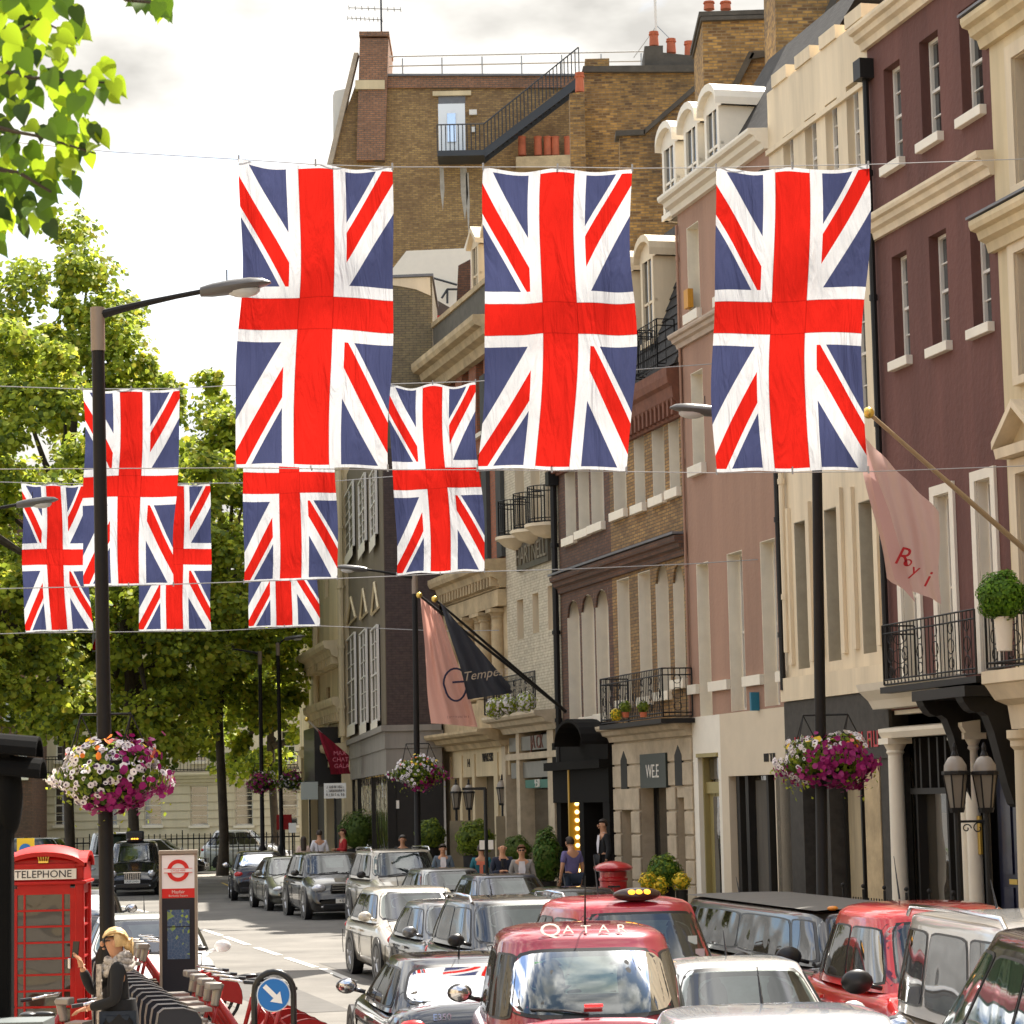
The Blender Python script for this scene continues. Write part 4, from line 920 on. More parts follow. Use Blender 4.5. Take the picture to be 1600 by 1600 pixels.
# ---------------------------------------------------------------- K: chimney stacks and party walls over the terrace
sb = brick('stack_brick', [(.52, .29, .075), (.12, .062, .03)], (.28, .19, .09), grime=(.03, .026, .02), grime_amt=.7, gscale=.4, bumpy=.8, msize=.013)
def FY(y): return Face((0, y, 0), (1, 0, 0), (0, -1, 0))
coping = mat('sooty_coping', (.085, .075, .06), .9, var=.3)
def pot(F, x, ytop, ybot, parent, off=-.4, r=.14):
    a = F.hit(x, ybot, off); b = F.hit(x, ytop, off); h = b[1]-a[1]; c = F.P(a[0], a[1], off); m_ = MB()
    m_.lathe([(r*1.05, 0), (r*.92, h*.75), (r*1.12, h*.78), (r*1.12, h*.86), (r*.95, h*.87), (r*1.05, h), (r*.8, h), (r*.75, h*.9)], c, 12); return m_.build('chimney_pot', terracotta, parent, smooth=True)
F1 = FY(75); k1 = building('chimney_stack', 'long brown brick chimney stack with three clay pots near the flagpole', 'chimney stack')
polywall(F1, [(918, 700), (913, 108), (1098, 106), (1105, 700)], 3, sb, 'brickwork', k1); polywall(F1, [(909, 112), (911, 103), (1098, 101), (1098, 112)], 3.3, coping, 'coping', k1, off=.15)
polywall(F1, [(914, 104), (914, 92), (952, 91), (952, 103)], 1.2, sb, 'upstand', k1)
polywall(F1, [(1007, 104), (1007, 72), (1036, 71), (1036, 104)], 1.5, coping, 'pot_base', k1); polywall(F1, [(1036, 104), (1036, 82), (1094, 88), (1094, 104)], 1.5, coping, 'pot_base', k1)
for x, a, b in ((1022, 50, 72), (1049, 61, 83), (1077, 65, 88)): pot(F1, x, a, b, k1)
f1 = FY(74); k1b = building('chimney_stack', 'slim brown brick stack carrying one clay pot at the foot of the steel stair', 'chimney stack')
polywall(f1, [(895, 400), (890, 146), (913, 143), (919, 400)], 1, sb, 'brickwork', k1b); pot(f1, 906, 114, 144, k1b, r=.13)
fp_ = empty('flagpole', (0, 0, 0), 0, 'thin white flagpole with guy wires behind the clay chimney pots', 'flagpole')
m_ = MB(); a = F1.hit(1026, 60, -1.6); m_.tube([F1.P(a[0], a[1]-1, -1.6), F1.P(a[0]-.03, a[1]+2.6, -1.6)], .045, 6); m_.build('pole', frame_white, fp_)
m_ = MB(); 
for x, y in ((990, 90), (1048, 62)): b = F1.hit(x, y, -1.6); c = F1.hit(1026, 40, -1.6); m_.tube([F1.P(*b, -1.6), F1.P(*c, -1.6)], .015, 3)
m_.build('guy_wire', grey_metal, fp_)
F2 = FY(68); k2 = building('party_wall', 'dark stock brick party wall with a sloping coping, left of the white dormers')
polywall(F2, [(975, 620), (968, 208), (1008, 206), (1100, 126), (1120, 620)], .5, sb, 'brickwork', k2)
for pts in ([(962, 212), (962, 204), (1008, 202), (1008, 210)], [(1006, 210), (1006, 202), (1102, 118), (1104, 126)]): polywall(F2, pts, .7, coping, 'coping', k2, off=.1)
F3 = FY(61); k3 = building('chimney_stack', 'massive square brown brick chimney stack with two short pots', 'chimney stack')
polywall(F3, [(1107, 420), (1097, 24), (1213, 20), (1225, 420)], 3, sb, 'brickwork', k3)
for pts in ([(1092, 26), (1092, 18), (1215, 14), (1215, 22)], [(1095, 32), (1095, 25), (1214, 21), (1214, 28)]): polywall(F3, pts, 3.3, coping, 'coping', k3, off=.12)
for x in (1108, 1134): pot(F3, x, 3, 15, k3, r=.13)
F3b = FY(58.5); k3b = building('party_wall', 'stock brick gable wall with a steep timber edged coping, right of the white dormers')
polywall(F3b, [(1095, 240), (1176, 84), (1218, 82), (1260, 240)], .4, sb, 'brickwork', k3b)
for pts in ([(1170, 92), (1176, 80), (1219, 78), (1219, 85)], [(1092, 236), (1170, 80), (1179, 83), (1101, 240)]): polywall(F3b, pts, .6, coping, 'coping', k3b, off=.1)
F4 = FY(55); k4 = building('chimney_stack', 'tallest yellow and black brick chimney stack at the top of the picture', 'chimney stack')
polywall(F4, [(1217, 300), (1210, -60), (1352, -60), (1362, 300)], 2.5, sb, 'brickwork', k4)
polywall(F4, [(1249, 105), (1306, -20), (1316, -18), (1259, 108)], .25, mat('sooty_coping', (.085, .075, .06)), 'coping', k4, off=.2)
m_ = MB(); zz = zt    # slate slope over C
m_.quad(P(uC1-1.7, z_(1225, 125), -.6), P(uC1+.1, z_(1225, 125), -.6), P(uC1+.1, z_(1225, 125)+1.3, -2), P(uC1-1.7, z_(1225, 125)+1.3, -2)); m_.build('roof', slate, bC)

# ---------------------------------------------------------------- L: pale terrace across the square
FL = Face((0, 131, 0), (1, 0, 0), (0, -1, 0)); bL = building('stucco_terrace', 'long pale cream stucco terrace behind the square railings and the trees')
pale = mat('terrace_stucco', (.60, .53, .38), .8, var=.1, streak=.1)  # the far terrace's own pale cream
lw = []
for x in (85, 155, 225, 297, 367, 437): lw.append((x, x+28, 1228, 1290)); lw.append((x+2, x+24, 1142, 1190)); lw.append((x+2, x+24, 1060, 1110))
lq = pxwin(FL, lw); uL0, uL1 = FL.hit(45, 1250)[0], FL.hit(478, 1250)[0]
wall(FL, bL, uL0, uL1, 0, FL.hit(250, 960)[1], lq, .2, pale)
for i, h in enumerate(lq): window(FL, bL, *h, .2, rows=4, cols=2 if i % 3 else 1, sill=True)
m_ = MB(); z = .6
while z < FL.hit(250, 1212)[1]-.3:
    FL.box(m_, uL0, uL1, z, z+.04, .002, .03); z += .42
m_.build('rustication_line', mat('stucco_shadow_line', (.42, .36, .25), .8), bL)
cornice(FL, uL0, uL1, FL.hit(250, 1208)[1], .5, .5, pale, bL)
m_ = MB(); zz = FL.hit(250, 1207)[1]; railing_run(m_, [FL.P(uL0, zz, .45), FL.P(uL1, zz, .45)], .9, step=.18, deco=False, r=.014); m_.build('balcony_railing', iron, bL)
bM = building('brick_terrace', 'dark red brick block at the far left behind the trees')
FM = Face((0, 127, 0), (1, 0, 0), (0, -1, 0)); mw = pxwin(FM, [(-30, -14, 1165, 1215), (2, 18, 1165, 1215), (28, 42, 1165, 1215), (-30, -14, 1075, 1130), (2, 18, 1075, 1130), (28, 42, 1075, 1130), (-30, -14, 985, 1040), (2, 18, 985, 1040)])
wall(FM, bM, FM.hit(-120, 1250)[0], FM.hit(50, 1250)[0], 0, 20, mw, .2, darkbrick)
for h in mw: window(FM, bM, *h, .2, rows=4)
fe = empty('iron_railings', (0, 0, 0), 0, 'spiked black iron railings round the garden square', 'railings')
for xa, xb, Y in ((62, 140, 104), (215, 478, 112)):
    m_ = MB()
    A0 = on_depth(xa, 1320, Y); B0 = on_depth(xb, 1320, Y); n = int((B0.x-A0.x)/.24)
    for i in range(n+1):
        x = A0.x+(B0.x-A0.x)*i/n; m_.box(x-.022, x+.022, Y-.02, Y+.02, .15, 1.75+(.15 if i % 8 == 0 else 0))
    m_.box(A0.x, B0.x, Y-.02, Y+.02, 1.5, 1.56); m_.box(A0.x, B0.x, Y-.02, Y+.02, .3, .36)
    m_.build('railing_bars', iron, fe)
def hedge(name, label, x0, x1, y0, y1, z0, z1, n, mats, size=.12, seed=1, cat='hedge'):
    rg = np.random.default_rng(seed); c = np.array([(x0+x1)/2, (y0+y1)/2, (z0+z1)/2]); h = np.array([(x1-x0)/2, (y1-y0)/2, (z1-z0)/2])
    d = rg.normal(0, 1, (n, 3)); d /= np.linalg.norm(d, axis=1, keepdims=True); k = rg.uniform(.75, 1.05, (n, 1))
    P_ = c + np.sign(d)*np.abs(d)**.6*h*k; return tag(leaf_mesh(name, P_, d, size, mats, seed=seed), label, cat)
# ================================================================ foliage materials and trees
def leafmat(name, col, transl=.45, var=.35):
    M = mat(name, col, .55, var=var, vscale=1.6, transl=transl, spec=.35); return M
lf_hi = leafmat('leaf_bright', (.48, .54, .055), .6, .3); lf_mid = leafmat('leaf_mid', (.30, .38, .042), .58, .35); lf_dk = leafmat('leaf_dark', (.13, .19, .03), .45); lf_ye = leafmat('leaf_yellow', (.5, .46, .05), .5)
bark = mat('bark', (.06, .045, .03), .9, var=.4, bump=.8, bscale=12)
box_green = leafmat('box_green', (.055, .13, .012), .3)
def tree(name, label, x, y, z0, z1, rx, ry, nclump, nleaf, size, seed, holes=.0, lean=0, low=None):
    rg = np.random.default_rng(seed); root = empty(name, (0, 0, 0), 0, label, 'tree')
    cz = (z0+z1)/2; hz = (z1-z0)/2; cl = []
    while len(cl) < nclump:
        d = rg.normal(0, 1, 3); d /= np.linalg.norm(d); k = rg.uniform(.25, 1.0)**.5
        c = np.array([x+lean*d[2], y, cz])+d*k*np.array([rx, ry, hz])
        cl.append((c, rg.uniform(.5, 1.25)*(rx/5)**.5))
    C_ = []; N = []
    per = int(nleaf*.95)//nclump
    for c, r in cl:
        d = rg.normal(0, 1, (per, 3)); d /= np.linalg.norm(d, axis=1, keepdims=True); k = rg.uniform(.1, 1.0, (per, 1))**.45
        sq = np.array([1.1, 1.1, .9]); C_.append(c+d*k*r*sq*(1+.25*np.sin(d*5+c[0]))); N.append(d*.6+np.array([0, -.3, .7]))
    C_ = np.concatenate(C_); N = np.concatenate(N)
    mi = rg.choice(4, len(C_), p=[.40, .32, .16, .12])
    leaf_mesh('crown', C_, N, size, [lf_hi, lf_mid, lf_dk, lf_ye], root, mi=mi, seed=seed, jit=.55, shape='star')
    m_ = MB(); zb = z0+hz*.3; m_.tube([(x, y, 0), (x+.1, y, 1.5), (x-.1, y+.1, zb), (x, y, cz)], [.28, .2, .17, .14], 10)
    for k in range(16):
        c, r = cl[k % len(cl)]; zs = zb+(k/16)*(cz-zb)*1.1; m = (np.array([x, y, zs])+c)/2+np.array([0, 0, -.4])
        m_.tube([(x, y, zs), tuple(m), tuple(c)], [.2, .12, .04], 6)
    m_.build('trunk', bark, root, smooth=True); return root
def X_(px, Y, py=1100): return on_depth(px, py, Y).x
tree('plane_tree', 'tallest plane tree on the left with its top against the sky', X_(105, 98), 98, 4.2, 25.5, 4.9, 4.5, 150, 66000, .21, 21)
tree('plane_tree', 'plane tree behind the paired flags, its dark lower leaves touching the cream terrace', X_(345, 104), 104, 3.9, 21.5, 3.9, 4.5, 125, 50000, .20, 22)
tree('plane_tree', 'bright green plane tree cut by the left edge of the picture', X_(-40, 84), 84, 4.6, 20.5, 4.5, 4, 120, 46000, .20, 23)
tree('plane_tree', 'low dark tree between the far lamp posts and the netted corner building', X_(425, 118), 118, 3.2, 19, 3.5, 4, 80, 32000, .21, 24)
tree('plane_tree', 'leafy tree behind the tall near lamp post with low boughs over the black cab', X_(205, 92), 92, 4.5, 17.5, 4.0, 4, 105, 42000, .20, 25)
for i, (px, Y) in enumerate(((-10, 120), (150, 122), (250, 124))):
    pass
# overhanging branch close to the lens
br = empty('overhanging_branch', (0, 0, 0), 0, 'large heart shaped green leaves hanging into the top left corner', 'tree branch')
YB = 10.5; rg = random.Random(5)
lv = []
spots = [(8, 20), (35, 10), (60, 30), (20, 55), (52, 70), (78, 22), (95, 55), (110, 70), (118, 30), (100, 10), (75, 85), (10, 85), (125, 50), (5, 60), (60, 5), (88, 75), (112, 88), (45, 45), (70, 55), (30, 75),
         (10, 125), (35, 135), (60, 150), (85, 130), (115, 135), (120, 165), (150, 150), (172, 122), (185, 145), (95, 160), (20, 165), (45, 175), (150, 130), (135, 120), (70, 120), (5, 150), (160, 165), (130, 180), (105, 145), (55, 125),
         (10, 200), (30, 220), (60, 215), (85, 205), (110, 215), (120, 240), (155, 230), (145, 250), (95, 235), (15, 245), (40, 250), (70, 245), (135, 205), (105, 195), (25, 185), (150, 215),
         (8, 280), (30, 270), (60, 270), (85, 275), (105, 285), (65, 300), (80, 330), (20, 310), (45, 330), (15, 345), (35, 360), (100, 260), (50, 290), (5, 330), (72, 350), (28, 335), (70, 285), (118, 268), (10, 370),
         (195, 3), (215, 8), (240, 5), (258, 20), (228, 18), (250, 8), (-10, 40), (-15, 120), (-20, 200), (-10, 300), (22, 105), (48, 98)]
lm = [leafmat('near_leaf_a', (.30, .42, .02), .62, .12), leafmat('near_leaf_b', (.10, .19, .012), .3, .2), leafmat('near_leaf_c', (.03, .065, .008), .12, .2)]
def heart(mb, c, L_, d, n_, mi):
    """pointed heart leaf, tip along d, folded on its midrib"""
    d = d.normalized(); s = d.cross(n_).normalized(); n_ = s.cross(d)
    prof = [(0, 0.0), (-.08, .2), (.0, .38), (.16, .46), (.36, .44), (.58, .32), (.78, .16), (.92, .05), (1.05, 0)]
    vs = []; 
    for side in (1, -1):
        for t, w in prof: vs.append(c+d*(t*L_)+s*(side*w*L_*.88)+n_*(abs(w)*.22*L_-.16*L_*t*t))
    mid = [c+d*(max(t, 0)*L_)-n_*(.16*L_*t*t) for t, w in prof]
    b = len(vs); n = len(prof); fs = []
    for k, sd_ in enumerate((0, n)):
        for i in range(n-1):
            f = (sd_+i, sd_+i+1, b+i+1, b+i); fs.append(f if k else f[::-1])
    mb.add(vs+mid, fs, mi)
mbs = MB()
for i, (px, py) in enumerate(spots):
    for rep in range(3 if px < 110 else 2):
        c = on_depth(px+rg.uniform(-14, 12)-(8 if rep else 0), py-14+rg.uniform(-14, 12), YB+rg.uniform(-.5, .5)+rep*.3)
        d = Vector((rg.uniform(-.5, .8), rg.uniform(-.5, .5), rg.uniform(-1.3, -.2))); nn_ = Vector((rg.uniform(-.6, .6), -1, rg.uniform(-.3, .9)))
        heart(mbs, c, rg.uniform(.07, .12), d, nn_, rg.choice([0, 0, 1, 1, 2]))
mbs.build('leaves', lm, br, smooth='all')
m_ = MB()
for pts in ([(-60, -20), (10, 60), (60, 30), (120, 60)], [(-50, 90), (30, 120), (100, 125), (180, 130)], [(-40, 190), (20, 205), (70, 215), (150, 240)], [(-30, 260), (30, 270), (80, 300)], [(150, -20), (200, 0), (250, 5)]):
    m_.tube([on_depth(x, y, YB) for x, y in pts], [.012, .009, .006, .004][:len(pts)], 6)
m_.build('twig', bark, br)

# ================================================================ flags and wires
def uk_material():
    M = bpy.data.materials.new('union_flag_cloth'); M.use_nodes = True; nt = M.node_tree; nt.nodes.clear(); N = nt.nodes.new; K = nt.links.new
    uv = N('ShaderNodeUVMap'); sx = N('ShaderNodeSeparateXYZ'); K(uv.outputs[0], sx.inputs[0])
    def mth(op, a, b=None, c=None):
        n = N('ShaderNodeMath'); n.operation = op
        for i, v in enumerate((a, b, c)):
            if v is None: continue
            if isinstance(v, (int, float)): n.inputs[i].default_value = v
            else: K(v, n.inputs[i])
        return n.outputs[0]
    a = mth('MULTIPLY_ADD', sx.outputs[0], 30, -15); b = mth('MULTIPLY_ADD', sx.outputs[1], 60, -30)
    aa, ab = mth('ABSOLUTE', a), mth('ABSOLUTE', b); sg = mth('SIGN', b)
    lt = lambda x, v: mth('LESS_THAN', x, v); gt = lambda x, v: mth('GREATER_THAN', x, v); mxm = lambda x, y: mth('MAXIMUM', x, y); mn = lambda x, y: mth('MINIMUM', x, y)
    redc = mxm(lt(aa, 3.45), lt(ab, 3.2)); whc = mxm(lt(aa, 5.8), lt(ab, 5.6))
    s5 = 1/math.sqrt(5)
    s5 = 1/math.sqrt(1+1.79**2); e1 = mth('MULTIPLY', mth('MULTIPLY_ADD', a, 1.79, b), s5); e2 = mth('MULTIPLY', mth('MULTIPLY_ADD', a, -1.79, b), s5)
    r1 = mth('MULTIPLY', mth('MULTIPLY', e1, sg), -1); r2 = mth('MULTIPLY', e2, sg)
    wb_ = lambda r: mn(gt(r, -2.9), lt(r, 3.95))
    whd = mxm(wb_(r1), wb_(r2))
    band = lambda r: mn(gt(r, 0), lt(r, 2.95))
    redd = mxm(band(r1), band(r2))
    hem = mxm(gt(b, 29.25), lt(b, -29.4))
    white = mxm(mxm(whc, whd), hem)
    nh = mth('SUBTRACT', 1, hem)
    red = mn(mxm(redc, mn(redd, mth('SUBTRACT', 1, whc))), nh)
    m1 = N('ShaderNodeMix'); m1.data_type = 'RGBA'; K(white, m1.inputs['Factor']); m1.inputs['A'].default_value = (.055, .064, .142, 1); m1.inputs['B'].default_value = (.65, .66, .68, 1)
    m2 = N('ShaderNodeMix'); m2.data_type = 'RGBA'; K(red, m2.inputs['Factor']); K(m1.outputs['Result'], m2.inputs['A']); m2.inputs['B'].default_value = (.56, .017, .011, 1)
    tc_ = N('ShaderNodeTexCoord'); nz_ = N('ShaderNodeTexNoise'); nz_.inputs['Scale'].default_value = 120; K(tc_.outputs['Object'], nz_.inputs['Vector'])
    m3 = N('ShaderNodeMix'); m3.data_type = 'RGBA'; m3.blend_type = 'MULTIPLY'; m3.inputs['Factor'].default_value = .25; K(m2.outputs['Result'], m3.inputs['A']); K(nz_.outputs[0], m3.inputs['B'])
    # seams: stitched joins darken slightly where two layers overlap
    seam = mxm(mn(gt(ab, 3.1), lt(ab, 3.3)), mn(gt(aa, 3.35), lt(aa, 3.55)))
    m4 = N('ShaderNodeMix'); m4.data_type = 'RGBA'; m4.blend_type = 'MULTIPLY'; K(mth('MULTIPLY', seam, .45), m4.inputs['Factor']); K(m3.outputs['Result'], m4.inputs['A']); m4.inputs['B'].default_value = (.35, .3, .3, 1)
    mpf = N('ShaderNodeMapping'); mpf.inputs['Scale'].default_value = (2.6, 1, .55); K(tc_.outputs['Object'], mpf.inputs[0]); nf = N('ShaderNodeTexNoise'); nf.inputs['Scale'].default_value = 2.2; nf.inputs['Detail'].default_value = 3; nf.inputs['Distortion'].default_value = .8; K(mpf.outputs[0], nf.inputs['Vector']); bf = N('ShaderNodeBump'); bf.inputs['Strength'].default_value = .55; bf.inputs['Distance'].default_value = .12; K(nf.outputs[0], bf.inputs['Height'])
    d = N('ShaderNodeBsdfDiffuse'); t = N('ShaderNodeBsdfTranslucent'); K(bf.outputs[0], d.inputs['Normal']); K(bf.outputs[0], t.inputs['Normal']); ms = N('ShaderNodeMixShader'); ms.inputs[0].default_value = .55; o = N('ShaderNodeOutputMaterial')
    K(m4.outputs['Result'], d.inputs[0]); K(m4.outputs['Result'], t.inputs[0]); K(d.outputs[0], ms.inputs[1]); K(t.outputs[0], ms.inputs[2]); K(ms.outputs[0], o.inputs[0]); return M
UK = uk_material()
def cloth(name, fn, nu, nv, mtl, parent=None):
    """grid cloth with UVs; fn(u,v) -> point, v up"""
    me = bpy.data.meshes.new(name); vs = [fn(i/nu, j/nv) for j in range(nv+1) for i in range(nu+1)]
    fs = [(j*(nu+1)+i, j*(nu+1)+i+1, (j+1)*(nu+1)+i+1, (j+1)*(nu+1)+i) for j in range(nv) for i in range(nu)]
    me.from_pydata([tuple(v) for v in vs], [], fs); ul = me.uv_layers.new(name='UVMap')
    for p in me.polygons:
        for li in p.loop_indices:
            vi = me.loops[li].vertex_index; ul.data[li].uv = ((vi % (nu+1))/nu, (vi//(nu+1))/nv)
    me.polygons.foreach_set('use_smooth', [True]*len(fs)); me.materials.append(mtl)
    o = bpy.data.objects.new(name, me); C.objects.link(o); o.parent = parent; return o
wire_m = mat('steel_wire', (.35, .34, .33), .5)
def flag(label, tl, tr, br_, bl, Y, seed, billow=0.0, sag=.05, group='union flags strung across the street'):
    rg = random.Random(seed); p1, p2, p3 = rg.uniform(0, 6), rg.uniform(0, 6), rg.uniform(0, 6)
    A, B, Cc, Dd = on_depth(*tl, Y), on_depth(*tr, Y), on_depth(*br_, Y), on_depth(*bl, Y)
    def fn(u, v):
        t = 1-v; L_ = A.lerp(Dd, t); Rr = B.lerp(Cc, t); p = L_.lerp(Rr, u)
        w = abs(math.sin(math.pi*2*u)); p.z -= sag*w*w*(max(0, 1-t*4))**1.5 - sag*.35*w*w*(max(0, t*5-4))
        e = 1-math.sin(math.pi*t)**.8
        sd_ = math.sin(math.pi*t)
        p.x += (.05*math.sin(3.1*t+p1)*sd_ + billow*sd_*math.sin(2.2*t+p2)) *(1 if u > .5 else 1) + .022*math.sin(9*t+p2)*(1-2*u)*sd_
        p.y += .09*math.sin(4.2*t+p1+2*u)*sd_+.06*math.sin(8*u+p2+2.5*t)*(.35+sd_)+.026*math.sin(21*u+p3+3*t)*(.5+.5*math.sin(5*t+p1))+.035*math.exp(-((u-.5-.3*math.sin(p1))*9)**2)*sd_*math.sin(11*t+p2) + .02*math.sin(17*t+p1+3*u)*sd_
        return p
    root = empty('union_flag', (0, 0, 0), 0, label, 'flag', group)
    o = cloth('flag_cloth', fn, 44, 84, UK, root)
    m_ = MB()
    for q in (A, (A+B)/2, B, Dd, (Cc+Dd)/2, Cc): m_.tube([q+Vector((0, 0, -.03)), q+Vector((0, 0, .06))], .012, 5)
    m_.build('eyelet_tie', wire_m, root); return root
G1 = 'union flags in the nearest row'; G2 = 'union flags in the second row'; G3 = 'union flags in the third row'
flag('large union flag, leftmost of the three big near flags, half behind a street lamp head', (373, 250), (613, 262), (606, 733), (368, 730), 30.8, 1, group=G1)
flag('large union flag in the middle of the three big near flags', (755, 262), (988, 264), (979, 736), (746, 733), 30.8, 2, .05, group=G1)
flag('large union flag, rightmost of the three big near flags, in front of the maroon house', (1119, 263), (1357, 259), (1357, 736), (1120, 738), 30.8, 3, .07, group=G1)
flag('smaller union flag right behind the near left lamp post', (129, 609), (281, 607), (271, 914), (131, 916), 50, 4, .0, .03, group=G2)
flag('smaller union flag whose top is hidden by the big near left flag', (385, 602), (527, 602), (527, 904), (381, 910), 50, 5, 0, .03, group=G2)
flag('smaller union flag with a scalloped top hanging between two big flags', (609, 601), (743, 597), (757, 893), (620, 899), 50, 6, .03, .09, group=G2)
flag('small union flag farthest left, left of the near lamp post', (33, 755), (133, 757), (146, 985), (40, 988), 66, 7, .0, .04, group=G3)
flag('small union flag right of the near lamp post, lower edge at the tree', (222, 757), (328, 756), (330, 985), (217, 986), 66, 8, 0, .02, group=G3)
flag('small union flag showing only its lower part beneath another flag, by the terrace', (394, 757), (497, 755), (500, 978), (389, 981), 66, 9, 0, .03, group=G3)
flag('tiny union flag glimpsed among leaves beside the near lamp post', (140, 850), (206, 850), (207, 1016), (145, 1018), 93.5, 10, 0, .02, group='union flags in the fourth row')
def wire(label, pts, Y, r=.006):
    w = []
    for x, y in pts: w.append(on_depth(x, y, Y))
    m_ = MB(); 
    fine = []
    for a, b in zip(w, w[1:]):
        for k in range(4): q = a.lerp(b, k/4); fine.append(q)
    fine.append(w[-1]); m_.tube(fine, r, 5); return tag(m_.build('support_wire', wire_m), label, 'wire', 'wires that carry the flags')
wire('thin steel wire along the tops of the three big flags', [(-300, 190), (170, 237), (373, 249), (492, 257), (613, 261), (755, 261), (870, 261), (988, 263), (1119, 262), (1240, 259), (1357, 257), (1700, 245), (2000, 225)], 30.8)
wire('thin steel wire along the feet of the three big flags', [(-300, 735), (0, 733), (368, 731), (606, 734), (746, 734), (979, 737), (1120, 739), (1357, 737), (1600, 728), (1900, 715)], 30.8)
wire('thin wire along the tops of the second row of flags', [(-100, 600), (129, 608), (281, 607), (385, 601), (527, 601), (609, 600), (743, 596), (900, 585), (1066, 572), (1150, 566)], 50, .01)
wire('thin wire along the feet of the second row of flags', [(-100, 922), (131, 917), (271, 913), (381, 909), (527, 904), (620, 900), (757, 893), (900, 889), (1080, 881), (1220, 872)], 50, .01)
wire('thin wire along the tops of the third row of flags', [(-50, 752), (33, 754), (133, 756), (222, 756), (328, 755), (497, 754), (620, 744), (800, 733)], 66, .011)
wire('thin wire along the feet of the third row of flags', [(-50, 992), (40, 989), (217, 987), (330, 986), (500, 978), (690, 986), (780, 985)], 66, .011)

# ================================================================ street lamps with baskets
lens_m = mat('lamp_lens', (.5, .5, .48), .15)
BROWN_COLLAR = mat('collar_metal', (.26, .20, .15), .5, metal=.3)
def lamp(label, px_top, px_base, Y, ztop, side, arm=1.2, group='tall street lamps', r=.085):
    """side +1: arm to the right"""
    a = on_depth(px_top[0], px_top[1], Y); b = on_depth(px_base[0], px_base[1], Y)
    root = empty('street_lamp', (0, 0, 0), 0, label, 'street lamp', group)
    t = (b.x-a.x)/(b.z-a.z); X0 = b.x-t*b.z; top = Vector((X0+t*ztop, Y, ztop)); base = Vector((X0, Y, 0))
    m_ = MB(); k = lambda z: base.lerp(top, z/ztop)
    m_.tube([k(0), k(.02), k(1.25), k(1.3), k(1.4), k(ztop*.55), k(ztop-.5)], [r*1.9, r*1.75, r*1.6, r*1.55, r, r*.92, r*.84], 14); m_.build('pole', pole_black, root, smooth=True)
    m_ = MB(); m_.tube([k(ztop-.5), k(ztop)], r*.95, 14); m_.build('collar', BROWN_COLLAR, root, smooth=True)
    ad = N_*side if side > 0 else -N_; ad = Vector((side, 0.05*-1, 0)).normalized()
    s0 = k(ztop-.12); pts = [s0+ad*(arm*q)+Vector((0, 0, .03+.30*q-.06*q*q)) for q in (0, .25, .5, .75, 1)]
    m_ = MB(); m_.tube(pts, [.055, .045, .036, .03, .03], 8); m_.build('arm', pole_black, root, smooth=True)
    e = pts[-1]; sx = ad.cross(Vector((0, 0, 1)))
    hd = MB()
    prof = [(-.02, .055, .055, .06), (.12, .10, .08, .08), (.35, .15, .09, .08), (.55, .16, .085, .06), (.7, .12, .06, .03), (.78, .04, .015, .01)]
    vs = []
    for q, w, up, dn in prof:
        c = e+ad*q+Vector((0, 0, .1*q))
        for kk in range(12):
            an = 2*math.pi*kk/12; vs.append(c+sx*w*math.cos(an)+Vector((0, 0, (up if math.sin(an) > 0 else dn)*math.sin(an))))
    n = len(prof); fs = [(i*12+j, i*12+(j+1) % 12, (i+1)*12+(j+1) % 12, (i+1)*12+j) for i in range(n-1) for j in range(12)]+[tuple(range(12)), tuple(range((n-1)*12, n*12))]
    hd.add(vs, fs); l_ = hd.build('lamp_head', mat('lamp_head_grey', (.10, .095, .09), .3), root, smooth=True)
    g_ = MB(); g_.ball(e+ad*.46+Vector((0, 0, -.0)), .2, .11, .085, 12, 7); g_.build('lens', lens_m, l_, smooth=True)
    s_ = MB(); q = e+ad*.28+Vector((0, 0, .1)); s_.tube([q, q+Vector((0, 0, .14))], .008, 5); s_.build('photocell', iron, l_)
    return root, k
wh_f = mat('petal_white', (.85, .80, .80), .5, transl=.25); mg_f = mat('petal_magenta', (.33, .012, .15), .5, var=.3, transl=.2); or_f = mat('petal_orange', (.85, .22, .03), .5, transl=.2); ye_f = mat('petal_yellow', (.85, .6, .03), .5, transl=.2); pk_f = mat('petal_coral', (.8, .2, .17), .5, transl=.2)
eye = mat('petal_eye', (.05, .01, .06), .6); bleaf = leafmat('basket_leaf', (.07, .12, .015), .3)
